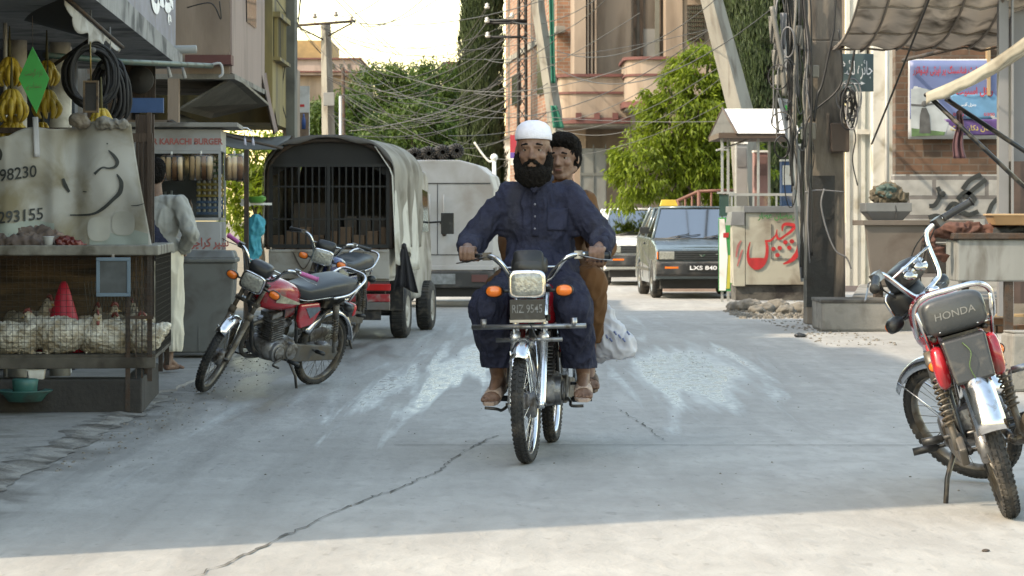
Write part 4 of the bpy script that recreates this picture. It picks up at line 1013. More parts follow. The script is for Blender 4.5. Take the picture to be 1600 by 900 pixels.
    for k in range(18): x = -W + .03 + k * (2 * W - .06) / 17; gb.box((x - .007, .022, .94), (x + .007, .038, 1.70))
    for x in (-W, -.02, W - .03): gb.box((x, .012, .92), (x + .03, .048, 1.72))
    gb.build('rear_grille', mat('dark_grille_iron', (.035, .036, .036), .6, .3), root)
    tp = MB()
    def tf(u, v):
        x, z = arc(u, .025); y = .0 + v * 1.9
        k = noise.noise(Vector((x * 3, y * 3, z * 3))) * .022 + .012 * math.sin(y * 7) * (1 if abs(x) > .5 else .4)
        if u > .5: z2 = z - (0.0 if u < .72 else 0); 
        return (x + math.copysign(abs(k), x), y, z + k * .4)
    tp.grid(tf, 60, 34)
    LT = mat('loose_white_tarpaulin', (.72, .70, .64), .8, 0, .12, 3, .3, 14, trans=.3, dirt=((.42, .38, .31), .35, 3))
    TARP = mat('canvas_tarpaulin', (.36, .335, .29), .8, 0, .15, 3, .3, 14, trans=.3, dirt=((.20, .175, .14), .5, 2.6))
    tp.build('tarpaulin', TARP, root, solid=.004)
    tp = MB()   # loose edge hanging over the right rear
    tp.grid(lambda u, v: (W + .02 - (.16 * max(0, .22 - v) / .22) + .05 * v + .03 * math.sin(u * 17) * v, -.05 + u * 1.75, 1.90 - v * (1.08 + .08 * math.sin(u * 9 + 1) + .10 * u)), 40, 16)
    tp.build('loose_tarpaulin', LT, root, solid=.004)
    tp = MB(); tp.grid(lambda u, v: (arc(.05 + .9 * u, .035)[0], -.02 - .012 * v, arc(.05 + .9 * u, .035)[1] - v * (.045 + .02 * math.sin(u * 60))), 80, 2); tp.build('tarpaulin_hem', mat('dark_hem', (.13, .12, .11), .8), root, solid=.003)
    # cargo behind the bars
    ld = MB()
    for k in range(9): x = -.60 + k * .135; ld.box((x, .16, .64), (x + .115, .40, 1.03 + .04 * (k % 3)))
    ld.build('cargo', mat('carton_cardboard', (.22, .14, .09), .8, var=.4, scale=3), root, .006)
    ld = MB()
    for i in range(4):
        for j in range(2): ld.box((.08 + i * .145, .42, .64 + j * .3), (.205 + i * .145, .9, .92 + j * .3))
    ld.box((-.45, .5, .64), (.0, 1.0, 1.35)); ld.build('cargo', mat('sack_cloth', (.13, .105, .085), .9, var=.3, scale=4), root, .01)
    # dark cloth tied at the corner
    root2 = thing('hanging_cloth', 'black cloth tied to the rear right corner of the covered pickup', 'cloth', (X(632, 25.2), 25.1, Z(386, 25.1)))
    c = MB(); c.grid(lambda u, v: ((u - .5) * (.05 + .20 * v) + .015 * v, .03 * math.sin(u * 16) * v, -.42 * v + .03 * math.sin(u * 5) * v), 24, 10)
    c.build('cloth', mat('black_cloth', (.022, .021, .026), .85), root2, solid=.006)
    c = MB(); c.ball((0, 0, .01), (.025, .025, .03)); c.build('knot', mat('black_cloth', (.022, .021, .026), .85), root2)
    return root

def box_van():
    root = thing('delivery_van', 'pale grey box van with rounded roof and double rear doors, stopped behind the pickup', 'van', (X(683, 34.5), 34.5, 0), R(-3))
    W = .76
    GW = mat('pale_grey_paint', (.44, .43, .425), .5, 0, .06, 2, .04, 12, dirt=((.33, .30, .27), .45, 1.7))
    b = MB()
    pf = [(-W, .52), (-W, 1.60), (-W + .05, 1.78), (-W + .22, 1.92), (-.30, 1.985), (.30, 1.985), (W - .22, 1.92), (W - .05, 1.78), (W, 1.60), (W, .52)]
    b.prism(pf, 0, 2.1, 'y'); b.build('box_body', GW, root, .02)
    m = MB(); m.box((-.7, 2.12, .35), (.7, 3.0, 1.55)); m.build('cab', GW, root, .06)
    sm = MB(); sm.box((-W + .04, -.006, 1.66), (W - .04, -.001, 1.675)); sm.box((.0, -.006, .70), (.010, -.001, 1.66)); sm.box((-W + .03, -.006, .70), (W - .03, -.001, .712))
    sm.build('door_seam', mat('seam_shadow_gap', (.08, .08, .08), .8), root)
    for s in (-.10, .09):
        m = MB(); m.cyl((s, -.02, .95), (s, -.02, 1.52), .010); m.build('lock_rod', GW, root)
    m = MB(); m.box((.04, -.05, 1.12), (.16, -.02, 1.16)); m.box((.08, -.06, 1.0), (.13, -.02, 1.12)); m.ball((.10, -.05, .99), .035); m.build('door_handle', RUST, root, .004)
    m = MB(); m.box((-W, -.03, .50), (W, -.002, .56)); m.build('sill', GW, root, .005)
    m = MB(); m.box((-W, -.06, .26), (W, .02, .49)); bu = m.build('rear_bumper', mat('worn_black_bumper', (.05, .05, .05), .6, dirt=((.2, .18, .17), .4, 4)), root, .02)
    for s in (-1, 1):
        m = MB(); m.box((s * .58 - .11, -.075, .34), (s * .58 + .11, -.062, .44)); m.build('tail_light', mat('faded_red_lens', (.16, .06, .055), .5), bu, .004)
    m = MB(); m.box((-.25, -.075, .31), (.25, -.062, .45)); pl = m.build('number_plate', mat('plate_grey', (.30, .32, .33), .5, var=.3, scale=18), bu, .003)
    m = MB(); m.box((-.6, .0, .14), (.6, .3, .27)); m.build('underbody', DARKIN, root)
    for s in (-1, 1): car_wheel(root, (s * .66, .6, .27), .27, .16, s); car_wheel(root, (s * .62, 2.4, .27), .27, .16, s)
    # tied black rolls on the roof
    for k in range(5):
        t = thing('black_hose_roll', ['first', 'second', 'third', 'fourth', 'fifth'][k] + ' from the left of the black rolls on the grey box van roof', 'roll', (X(683, 34.5) - .50 + k * .19, 34.75, 2.035 + .02 * k), R(6), 'black rolls on the roof of the box van')
        q = MB(Matrix.Rotation(R(-90), 4, 'X')); q.lathe([(.03, 0), (.085, 0), (.098, .03), (.10, .4), (.092, .9), (.03, .92)], 18, closed=False)
        for j in range(9): q.lathe([(.10, .05 + j * .1), (.106, .07 + j * .1), (.10, .09 + j * .1)], 18)
        q.build('roll', RUBBER, t)
        q = MB(); 
        for j in range(14):
            a = 2 * PI * j / 14; q.tube([(.05 * math.cos(a), -.005, .05 * math.sin(a)), (.11 * math.cos(a + .3), -.05 - .03 * (j % 3), .11 * math.sin(a + .3))], .006, 5)
        q.build('loose_end', RUBBER, t)
    return root
# ------------------------------------------------------------------ ground and road
g = MB(); g.box((-250, -60, -.6), (250, 900, -.03))
tag(g.build('ground', mat('dry_earth', (.20, .165, .12), .95, 0, .25, .8, .4, 8)), kind='structure')
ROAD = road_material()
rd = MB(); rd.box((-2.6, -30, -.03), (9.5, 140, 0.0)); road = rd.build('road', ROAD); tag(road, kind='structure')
# expansion joint across the slab and a long crack
JM = mat('joint_filler', (.10, .095, .088), .9, var=.5, scale=20)
m = MB()
for x0, x1 in ((-.62, .9), (.9, 9.4)):
    m.add([(x0, 13.44, .004), (x1, 13.44 + .01, .004), (x1, 13.461, .004), (x0, 13.45, .004)], [(0, 1, 2, 3)])
m.build('joint', JM, road)
def ground_line(pts, w, seed, z=.005):
    r_ = random.Random(seed); P_ = [Vector((X(px, DG(py)), DG(py), z)) for px, py in pts]; out = []
    for i in range(len(P_) - 1):
        for k in range(14):
            q = P_[i].lerp(P_[i + 1], k / 14); q.x += r_.uniform(-.014, .014); q.y += r_.uniform(-.035, .035); out.append(q)
    mb = MB(); vs = []; fs = []
    for i, q in enumerate(out):
        ww = w * r_.uniform(.15, 1.5) * (.6 + .7 * abs(math.sin(i * .13))); vs += [(q.x - ww, q.y + ww, z), (q.x + ww, q.y - ww, z)]
    for i in range(len(out) - 1): fs.append((2 * i, 2 * i + 1, 2 * i + 3, 2 * i + 2))
    mb.add(vs, fs); return mb
ground_line([(300, 905), (420, 850), (540, 793), (640, 757), (690, 735)], .0042, 3).build('crack', JM, road)
ground_line([(690, 735), (705, 718), (735, 700), (778, 681)], .004, 4).build('crack', JM, road)
ground_line([(965, 640), (1000, 660), (1040, 690)], .003, 5).build('crack', JM, road)
# left pavement : raised slab with a broken edge
pv = MB()
def edge(y): return -2.36 + .05 * noise.noise(Vector((y * 1.3, 0, 0))) + .04 * noise.noise(Vector((y * 5, 3, 0))) - .02 * max(0, y - 15) + (.10 if y > 17.6 else 0)
ys = [6 + .15 * i for i in range(180)]
vs = []; fs = []
for y in ys:
    e = edge(y); vs += [(-7, y, .014), (e - .01, y, .014), (e + .01, y, -.02), (-7, y, -.03)]
for i in range(len(ys) - 1):
    a = 4 * i; b_ = a + 4
    for k in range(3): fs.append((a + k, a + k + 1, b_ + k + 1, b_ + k))
fs += [(0, 3, 2, 1), (4 * len(ys) - 4, 4 * len(ys) - 3, 4 * len(ys) - 2, 4 * len(ys) - 1)]
pv.add(vs, fs)
tag(pv.build('pavement', mat('worn_pavement', (.22, .21, .195), .85, 0, .15, 3, .5, 22, dirt=((.15, .14, .125), .4, 3))), kind='structure')
# right pavement platform
rp = MB(); rp.hexa([(3.6, 27.3, -.02), (9, 27.3, -.02), (9, 33.6, -.02), (4.55, 33.6, -.02), (3.6, 27.3, .33), (9, 27.3, .33), (9, 33.6, .33), (4.55, 33.6, .33)])
tag(rp.build('pavement', CONC, bevel=.02), kind='structure')
rr_ = random.Random(11)
db = MB()
nb = 210; vs = []; fs = []
for i in range(nb):
    y = 10.2 + i * .034; e = edge(y); w1 = .10 + .16 * noise.noise(Vector((y * 2.2, 4, 0))) + .05 * noise.noise(Vector((y * 9, 4, 0))); w2 = .12 + .10 * noise.noise(Vector((y * 3, 8, 0)))
    w1 = max(.05, w1); w2 = max(.05, w2)
    for x, z in ((e - w1, .0155), (e - w1 * .5, .019), (e - .015, .018), (e + .03, .011), (e + w2 * .6, .007), (e + w2, .0035)): vs.append((x, y, z + (.006 * abs(noise.noise(Vector((x * 30, y * 14, 1)))) if .006 < z < .019 and x > e - w1 + .001 else 0)))
for i in range(nb - 1):
    for t in range(5): a = i * 6 + t; fs.append((a, a + 1, a + 7, a + 6))
db.add(vs, fs); tag(db.build('dirt', mat('dark_gutter_dirt', (.085, .072, .06), .85, 0, .5, 9, .8, 30, dirt=((.31, .295, .27), .72, 4))), kind='structure')
gv = MB()
def pebble(mb, x, y, z, s):
    n = 6; vs = []
    for t in (-.5, .45):
        for k in range(n):
            a = 2 * PI * k / n; r_ = s * rr_.uniform(.6, 1.1) * (1 if t < 0 else .65); vs.append((x + r_ * math.cos(a), y + r_ * math.sin(a), z + s * (t + .5) * .7))
    mb.add(vs, [tuple(range(n - 1, -1, -1)), tuple(range(n, 2 * n))] + [(k, (k + 1) % n, n + (k + 1) % n, n + k) for k in range(n)])
for i in range(700):
    y = rr_.uniform(12, 26); x = edge(y) + .03 + abs(rr_.gauss(.0, .22)); pebble(gv, x, y, 0, rr_.choice((.003, .003, .004, .006, .010)))
for i in range(220):
    y = rr_.uniform(24, 30); x = rr_.uniform(2.6, 3.35); pebble(gv, x + .3, y, 0, rr_.choice((.008, .012, .02)))
for i in range(120): pebble(gv, rr_.uniform(-2, 2.5), rr_.uniform(10.5, 24), 0, rr_.choice((.004, .005, .007)))
tag(gv.build('gravel', mat('loose_gravel', (.16, .145, .125), .9, var=.4, scale=9)), 'loose grit and small stones along the road edges', kind='stuff')

# ------------------------------------------------------------------ leaves
def leaf_mat(name, c, t=.45):
    m = bpy.data.materials.new(name); m.use_nodes = True; N = m.node_tree.nodes; L = m.node_tree.links; b = N['Principled BSDF']; out = N['Material Output']
    ge = N.new('ShaderNodeNewGeometry'); tc = N.new('ShaderNodeTexCoord'); n = N.new('ShaderNodeTexNoise'); n.inputs['Scale'].default_value = 1.4; n.inputs['Detail'].default_value = 3; L.new(tc.outputs['Object'], n.inputs['Vector'])
    ad = N.new('ShaderNodeMath'); ad.operation = 'ADD'; L.new(ge.outputs['Random Per Island'], ad.inputs[0]); L.new(n.outputs[0], ad.inputs[1])
    mr = N.new('ShaderNodeMapRange'); mr.inputs[1].default_value = .3; mr.inputs[2].default_value = 1.6; L.new(ad.outputs[0], mr.inputs[0])
    mx = N.new('ShaderNodeMix'); mx.data_type = 'RGBA'; L.new(mr.outputs[0], mx.inputs[0])
    mx.inputs[6].default_value = tuple(x * .55 for x in c) + (1,); mx.inputs[7].default_value = (min(1, c[0] * 1.7), min(1, c[1] * 1.45), c[2] * 1.1, 1)
    L.new(mx.outputs[2], b.inputs['Base Color']); b.inputs['Roughness'].default_value = .5; b.inputs['Specular IOR Level'].default_value = .35
    tl = N.new('ShaderNodeBsdfTranslucent'); L.new(mx.outputs[2], tl.inputs[0]); ms = N.new('ShaderNodeMixShader'); ms.inputs[0].default_value = t
    L.new(b.outputs[0], ms.inputs[1]); L.new(tl.outputs[0], ms.inputs[2]); L.new(ms.outputs[0], out.inputs[0]); return m
LEAF_B = leaf_mat('bright_leaf', (.115, .18, .020), .5)
LEAF_M = leaf_mat('mid_leaf', (.048, .092, .022), .4)
LEAF_C = leaf_mat('cypress_leaf', (.026, .046, .020), .15)
BARK = mat('bark', (.11, .085, .06), .9, 0, .3, 8, .6, 20, stretch=(3, 3, .7))
def leaf(vs, fs, p, d, n, L, W):
    s = d.cross(n)
    if s.length < 1e-4: return
    s.normalize(); k = len(vs)
    vs += [p, p + d * (L * .4) + s * (W / 2), p + d * L - n * (L * .12), p + d * (L * .4) - s * (W / 2)]
    fs.append((k, k + 1, k + 2, k + 3))
def rv(r_): 
    while True:
        v = Vector((r_.uniform(-1, 1), r_.uniform(-1, 1), r_.uniform(-1, 1)))
        if .05 < v.length < 1: return v.normalized()
def tree(name, label, loc, height, crown, nclump, nleaf, L, W, m_, seed, droop=.5, trunk_r=.12, cl=.35, group=None, cat='tree'):
    """crown: list of ellipsoids (cx, cy, cz, rx, ry, rz) relative to the foot"""
    r_ = random.Random(seed); root = thing(name, label, cat, loc, group=group)
    limbs = MB(); base = Vector((0, 0, 0)); topz = max(c[2] for c in crown)
    trunk = [Vector((0, 0, -.1)), Vector((.04, 0, height * .2)), Vector((-.03, .03, height * .38)), Vector((crown[0][0] * .5, crown[0][1] * .5, height * .6))]
    limbs.tube(cat_rom(trunk, 5), [trunk_r * (1 - .035 * i) for i in range(16)], 10)
    vs = []; fs = []; wts = [c[3] * c[4] * c[5] for c in crown]
    for i in range(nclump):
        c = r_.choices(crown, wts)[0]; u = rv(r_); rad = r_.uniform(.45, 1.0) ** .5
        q = Vector((c[0] + u.x * c[3] * rad, c[1] + u.y * c[4] * rad, c[2] + u.z * c[5] * rad))
        if i % 4 == 0:
            st = trunk[2].lerp(trunk[3], r_.random()); mid_ = st.lerp(q, .5) + Vector((0, 0, .15 * (q - st).length))
            limbs.tube(cat_rom([st, mid_, q], 4), [trunk_r * .32 * (1 - k / 9.5) + .004 for k in range(9)], 5, False)
        cs = cl * r_.uniform(.6, 1.35); out = (u + Vector((0, 0, -droop * .5))).normalized()
        for k in range(nleaf):
            o = rv(r_) * (cs * r_.random() ** .4); p = q + Vector((o.x, o.y, o.z * .75))
            d = (out * .5 + rv(r_) * .8 + Vector((0, 0, -droop))).normalized(); nn = (Vector((0, 0, 1)) + rv(r_) * .8).normalized()
            leaf(vs, fs, p, d, nn, L * r_.uniform(.6, 1.25), W * r_.uniform(.7, 1.2))
    me = bpy.data.meshes.new('crown'); me.from_pydata(vs, [], fs); link_mesh('crown', me, m_, root)
    limbs.build('trunk', BARK, root)
    return root
def cypress(label, loc, h, r0, seed, n=26000, lean=0):
    r_ = random.Random(seed); root = thing('cypress_tree', label, 'tree', loc)
    def rad(t):   # t 0..1 along the height
        return r0 * (min(1, .72 + t * 1.5) if t < .2 else 1) * (1 - max(0, (t - .35) / .65) ** 2.2) ** .8
    vs = []; fs = []
    plumes = []
    for i in range(420):
        t = r_.random() ** .9; a = r_.uniform(0, 2 * PI); plumes.append((t, a))
    for i in range(n):
        t, a = plumes[i % len(plumes)]
        t2 = t + r_.uniform(-.05, .06); t2 = max(0.005, min(.995, t2)); a2 = a + r_.gauss(0, .10)
        q = rad(t2) * (.86 + .17 * noise.noise(Vector((a * 2.2, t * 14, seed))) + r_.uniform(-.14, .03))
        if r_.random() < .25: q *= r_.uniform(.3, .9)
        p = Vector((q * math.cos(a2) + lean * t2, q * math.sin(a2), .35 + t2 * (h - .35)))
        d = (Vector((math.cos(a2) * .28, math.sin(a2) * .28, 1)) + rv(r_) * .30).normalized(); nn = (Vector((math.cos(a2), math.sin(a2), .1)) + rv(r_) * .5).normalized()
        leaf(vs, fs, p, d, nn, r_.uniform(.10, .22) * (h / 9), r_.uniform(.022, .042) * (h / 9))
    me = bpy.data.meshes.new('crown'); me.from_pydata(vs, [], fs); link_mesh('crown', me, LEAF_C, root)
    t_ = MB(); t_.tube([(0, 0, -.1), (0, 0, h * .5), (lean, 0, h * .93)], [r0 * .2, r0 * .13, .02], 10); t_.build('trunk', BARK, root)
    return root
cypress('tall dark narrow cypress beside the leaning pole, left of the brick house', (X(753, 62), 62, 0), 10.5, .60, 3, 60000)
cypress('broad dark cypress standing right behind the leaning concrete pole', (X(1190, 52), 52, 0), 9.5, 1.15, 8, 70000, .3)
tree('leafy_tree', 'bright green sunlit tree hanging over the parked cars', (X(1085, 46), 46, 0), 4.4,
     [(-.05, 0, 3.0, .95, .8, 1.0), (-.75, -.1, 2.15, .75, .7, .65), (.3, .1, 2.3, .9, .8, .9), (.15, 0, 3.75, .55, .6, .6), (-1.05, 0, 1.75, .5, .5, .4), (.9, .1, 1.7, .5, .6, .8)],
     360, 80, .13, .040, LEAF_B, 5, .7, .10, .21)
for i, (px, py, D, rx, rz, sd, lb) in enumerate((
        (600, 178, 84, 1.7, 1.6, 21, 'tall feathery green tree behind the utility pole, in the middle of the far row'),
        (540, 215, 80, 1.1, 1.3, 22, 'low green tree right behind the lower part of the utility pole'),
        (675, 170, 88, 1.35, 1.6, 23, 'far green tree filling the gap beside the tall cypress'),
        (640, 250, 76, 1.7, 1.7, 24, 'wide dark green tree rising behind the grey box van roof'),
        (500, 250, 70, .7, 1.5, 25, 'small light green tree beside the white poster at the yellow house'))):
    zc = Z(py, D)
    tree('broadleaf_tree', lb, (X(px, D), D, 0), zc + rz * .6,
         [(0, 0, zc, rx, 1.2, rz), (-rx * .55, .1, zc - rz * .35, rx * .6, 1.0, rz * .6), (rx * .5, -.1, zc - rz * .45, rx * .65, 1.0, rz * .6), (0, 0, zc - rz, rx * .9, 1.0, rz * .7), (rx * .2, 0, zc + rz * .55, rx * .5, .8, rz * .5)],
         290, 75, .18, .065, LEAF_M, sd, .45, .16, .38, 'trees at the end of the street')
tree('broadleaf_tree', 'dark low tree in the shade beyond the delivery van', (X(800, 70), 70, 0), 3.2, [(0, 0, 1.9, 1.6, 1.0, 1.1), (-1.2, 0, 1.5, 1.2, 1, 1.0), (1.0, 0, 1.4, 1.1, 1, .9)], 160, 45, .2, .08, LEAF_M, 31, .4, .12, .35, 'trees at the end of the street')
tree('broadleaf_tree', 'sunlit green tree glimpsed between the burger stall and the pickup', (X(405, 44), 44, 0), 2.6, [(0, 0, 2.1, .7, .7, .6), (0, 0, 1.5, .6, .7, .6)], 80, 45, .16, .06, LEAF_B, 33, .4, .08, .26)

# ------------------------------------------------------------------ left row of houses
def windowed(root, x0, x1, z0, z1, y, frame_m, pane_m, bars=0, dz=.04):
    m = MB(); w = .05
    m.box((x0, y - dz, z0), (x1, y, z0 + w)); m.box((x0, y - dz, z1 - w), (x1, y, z1)); m.box((x0, y - dz, z0 + w), (x0 + w, y, z1 - w)); m.box((x1 - w, y - dz, z0 + w), (x1, y, z1 - w))
    for k in range(bars):
        x = x0 + (k + 1) * (x1 - x0) / (bars + 1); m.box((x - .01, y - dz * .7, z0 + w), (x + .01, y - dz * .3, z1 - w))
    if bars: 
        for k in range(4): z = z0 + (k + 1) * (z1 - z0) / 5; m.box((x0 + w, y - dz * .72, z - .01), (x1 - w, y - dz * .28, z + .01))
    wo = m.build('window', frame_m, root)
    m = MB(); m.box((x0 + w, y - .012, z0 + w), (x1 - w, y - .004, z1 - w)); m.build('pane', pane_m, wo)
    return wo
DARKPANE = mat('dark_pane', (.03, .035, .04), .12, var=.3, scale=1)
GREYPL = mat('grey_plaster', (.26, .25, .24), .9, 0, .2, 1.5, .2, 20, dirt=((.12, .11, .1), .5, 1.3))
# the chicken shop: recessed ground floor with white columns, concrete canopy, sign board
sh = thing('shop_building', 'grey shop front with pale columns, concrete canopy and lilac sign over the chicken cage', 'building', (-3.6, 19, 0))
o = Vector((-3.6, 19, 0))
def LB(a, b): 
    return tuple(a[i] - o[i] for i in range(3)), tuple(b[i] - o[i] for i in range(3))
m = MB(); m.box(*LB((-9, 8.25, 0), (-4.9, 22.6, 6.6))); m.box(*LB((-4.9, 8.25, 0), (-3.35, 12.2, 6.6))); m.box(*LB((-4.9, 20.6, 0), (-3.75, 22.6, 6.6))); m.box(*LB((-4.9, 12.2, 2.9), (-3.35, 20.6, 6.6))); m.build('wall', GREYPL, sh)
m = MB(); m.box(*LB((-4.9, 19.9, 0), (-3.4, 20.05, 2.6))); m.build('back_wall', mat('blue_grey_shutter', (.10, .125, .17), .7, 0, .3, 2, .1, 20, dirt=((.05, .045, .04), .5, 3)), sh)
for px, D, w in ((27, 19.0, .10), (94, 19.2, .11), (8, 17.5, .02)):
    m = MB(); x = X(px, D); m.cyl((x - o.x, D - o.y, 0), (x - o.x, D - o.y, 2.75), w * .72, 20); m.build('column', mat('cream_painted_column', (.66, .63, .56), .7, 0, .15, 4, .1, 20, dirt=((.2, .17, .13), .45, 4)), sh)
m = MB(); xe = X(112, 19.6); m.box(*LB((xe - .08, 19.5, 0), (xe + .0, 19.6, 2.7))); m.build('column', WHITEP, sh)
# canopy slab following the street (slightly turned)
def cx_(Y, a=1.93): return -a - .041 * Y
m = MB(); m.hexa([(cx_(13) - o.x - 2.4, 13 - o.y, 2.58), (cx_(13) - o.x, 13 - o.y, 2.58), (cx_(22) - o.x, 22 - o.y, 2.48), (cx_(22) - o.x - 2.4, 22 - o.y, 2.48),
                  (cx_(13) - o.x - 2.4, 13 - o.y, 2.80), (cx_(13) - o.x, 13 - o.y, 2.80), (cx_(22) - o.x, 22 - o.y, 2.60), (cx_(22) - o.x - 2.4, 22 - o.y, 2.60)])
m.build('canopy', mat('canopy_concrete', (.33, .33, .33), .85, 0, .2, 3, .2, 25, dirt=((.10, .10, .1), .45, 3)), sh)
m = MB(); m.hexa([(cx_(13, 1.98) - o.x - .06, 13 - o.y, 2.81), (cx_(13, 1.98) - o.x, 13 - o.y, 2.81), (cx_(21.9, 1.98) - o.x, 21.9 - o.y, 2.65), (cx_(21.9, 1.98) - o.x - .06, 21.9 - o.y, 2.65),
                  (cx_(13, 1.98) - o.x - .06, 13 - o.y, 4.2), (cx_(13, 1.98) - o.x, 13 - o.y, 4.2), (cx_(21.9, 1.98) - o.x, 21.9 - o.y, 4.2), (cx_(21.9, 1.98) - o.x - .06, 21.9 - o.y, 4.2)])
sb = m.build('sign_board', mat('lilac_sign', (.21, .215, .28), .6, 0, .15, 3, .05, 20, dirt=((.30, .28, .30), .3, 5)), sh)
text(urdu('چکن سنٹر مدنی'), frame((cx_(15.2, 1.98) - o.x + .008, 15.2 - o.y, 2.84), (-.041, 1, -.0145), (0, 0, 1)), 6.4, .50, WHITEINK, sb, .05)
text(urdu('تازہ مرغی کا گوشت'), frame((cx_(16.2, 1.98) - o.x + .008, 16.2 - o.y, 3.70), (-.041, 1, -.0), (0, 0, 1)), 5.2, .4, WHITEINK, sb, .03)
m = MB(); m.cyl((cx_(21.9) - o.x - .45, 21.85 - o.y, 2.63), (cx_(21.9) - o.x + .14, 21.8 - o.y, 2.635), .035, 12); m.build('drain_pipe', mat('grey_pipe', (.30, .31, .31), .6), sh)
# peach house with an overhanging storey
ph = thing('peach_house', 'peach plastered house with an overhanging upper storey above the burger stall', 'building', (-3.6, 26, 0)); o = Vector((-3.6, 26, 0))
xr = X(362, 24.0)
m = MB(); m.box(*LB((-9, 22.65, 0), (-4.2, 29.2, 6.8))); m.box(*LB((-4.2, 24.0, 2.55), (xr - .02, 27.2, 6.8))); m.build('wall', PEACH, ph)
m = MB(); m.box(*LB((xr - .018, 24.02, 2.56), (xr, 27.2, 6.78))); m.build('side_wall', PINKPL, ph)
m = MB(); m.box(*LB((-4.2, 24.0 - .012, 2.50), (xr + .03, 27.1, 2.549))); m.build('floor_slab', CONC, ph)
m = MB(); m.hexa([tuple(Vector(q) - o) for q in ((X(280, 24.2), 24.2, Z(172, 24.2)), (X(368, 24.2), 24.2, Z(120, 24.2)), (X(420, 26.5), 26.5, Z(165, 26.5)), (X(330, 26.5), 26.5, Z(185, 26.5)),
                  (X(280, 24.2), 24.2, Z(168, 24.2)), (X(368, 24.2), 24.2, Z(116, 24.2)), (X(420, 26.5), 26.5, Z(161, 26.5)), (X(330, 26.5), 26.5, Z(181, 26.5)))]); m.build('tin_awning', mat('grey_tin', (.17, .165, .15), .6, .3, .3, 4, .2, 30), ph)
m = MB(); m.box(*LB((X(262, 23.9), 23.9, 0), (X(279, 23.9), 24.0, 2.5))); m.build('pillar', PEACH, ph)
m = MB(); m.box(*LB((X(203, 23.4), 23.4, Z(176, 23.4)), (X(255, 23.4), 23.45, Z(153, 23.4)))); m.build('blue_board', mat('blue_board_paint', (.06, .14, .32), .6), ph)
m = MB(); m.box(*LB((-4.3, 23.55, 0), (X(262, 23.6), 23.65, 2.1))); m.build('back_wall', PEACH, ph)
m = MB(); m.box(*LB((X(288, 23.7), 23.75, Z(101, 23.8)), (X(360, 23.7), 23.98, Z(86, 23.8)))); m.build('maroon_ledge', MAROON, ph)
m = MB(); m.hexa([tuple(Vector(q) - o) for q in ((xr + .003, 25.3, Z(30, 25)), (xr + .012, 25.3, Z(30, 25)), (xr + .012, 26.2, Z(30, 25)), (xr + .003, 26.2, Z(30, 25)), (xr + .003, 25.0, 4.6), (xr + .012, 25.0, 4.6), (xr + .012, 26.2, 4.6), (xr + .003, 26.2, 4.6))]); m.build('side_window', DARKPANE, ph)
# ochre house
yh = thing('ochre_house', 'stained ochre house with a small railed balcony, next to the peach house', 'building', (-3.6, 29.5, 0)); o = Vector((-3.6, 29.5, 0))
x2 = X(455, 30.6)
m = MB(); m.box(*LB((-8, 29.22, 0), (-4.1, 33.0, 5.6))); m.box(*LB((-4.1, 28.2, 2.25), (x2, 30.6, 5.6))); m.build('wall', YELLOWPL, yh)
m = MB(); m.box(*LB((x2, 29.9, 2.0), (x2 + .10, 30.3, 5.7))); m.build('drain_pipe', mat('grey_pillar', (.16, .16, .14), .8, dirt=((.08, .075, .07), .4, 2)), yh)
for k in range(7):
    m = MB(); y = 28.3 + k * .17; m.box(*LB((x2 + .01, y, Z(92, 28.6)), (x2 + .05, y + .04, Z(30, 28.6)))); m.build('baluster', YELLOWPL, yh)
m = MB(); m.box(*LB((x2, 28.25, Z(30, 28.6)), (x2 + .08, 29.6, Z(22, 28.6)))); m.box(*LB((x2, 28.25, Z(97, 28.6)), (x2 + .08, 29.6, Z(92, 28.6)))); m.build('balcony_rail', YELLOWPL, yh)
m = MB(); m.box(*LB((x2 + .003, 28.3, Z(92, 28.6)), (x2 + .008, 29.55, Z(30, 28.6)))); m.build('shadowed_opening', DARKPANE, yh)  # flat dark panel stands in for the shade behind the balusters
m = MB(); m.box(*LB((X(452, 31.5), 30.62, .0), (X(452, 31.5) + .14, 31.4, 3.0))); m.build('side_wall', PEACH, yh)
# sloping pink cloth awning and dark tarpaulin under the overhang
t = thing('cloth_awning', 'faded pink cloth awning sloping down beside the ochre house', 'awning', (X(425, 27.5), 27.5, Z(160, 27.5)))
m = MB(); a, b_, c_, d_ = [P(*q) - Vector(t.location) for q in ((408, 118, 26.9), (418, 112, 28.6), (434, 205, 28.4), (428, 210, 26.9))]
m.grid(lambda u, v: (a.lerp(b_, u)).lerp(d_.lerp(c_, u), v) + Vector((0, 0, -.05 * math.sin(v * PI))), 8, 10); m.build('awning_cloth', mat('faded_pink_cloth', (.42, .30, .27), .85, trans=.3), t, solid=.006)
m = MB(); m.tube([a, d_], .012, 6); m.build('pole', RUST, t); m = MB(); m.tube([b_, c_], .012, 6); m.build('pole', RUST, t)
t = thing('tarpaulin_awning', 'dark sagging tarpaulin stretched above the burger stall', 'awning', (X(360, 24.6), 24.6, Z(200, 24.6)))
m = MB(); a, b_, c_, d_ = [P(*q) - Vector(t.location) for q in ((262, 190, 23.2), (280, 178, 25.5), (455, 212, 28.5), (440, 232, 24.4))]
m.grid(lambda u, v: (a.lerp(b_, u)).lerp(d_.lerp(c_, u), v) + Vector((0, 0, -.10 * math.sin(v * PI) + .02 * noise.noise(Vector((u * 4, v * 6, 1))))), 12, 16)
m.build('awning_cloth', mat('dark_tarpaulin', (.055, .055, .05), .7, dirt=((.12, .11, .1), .4, 3)), t, solid=.006)
m = MB(); m.tube([c_, c_ + Vector((0, 0, -1.9))], .02, 8); m.build('pole', RUST, t); m = MB(); m.tube([a, d_], .014, 6); m.build('pole', RUST, t)
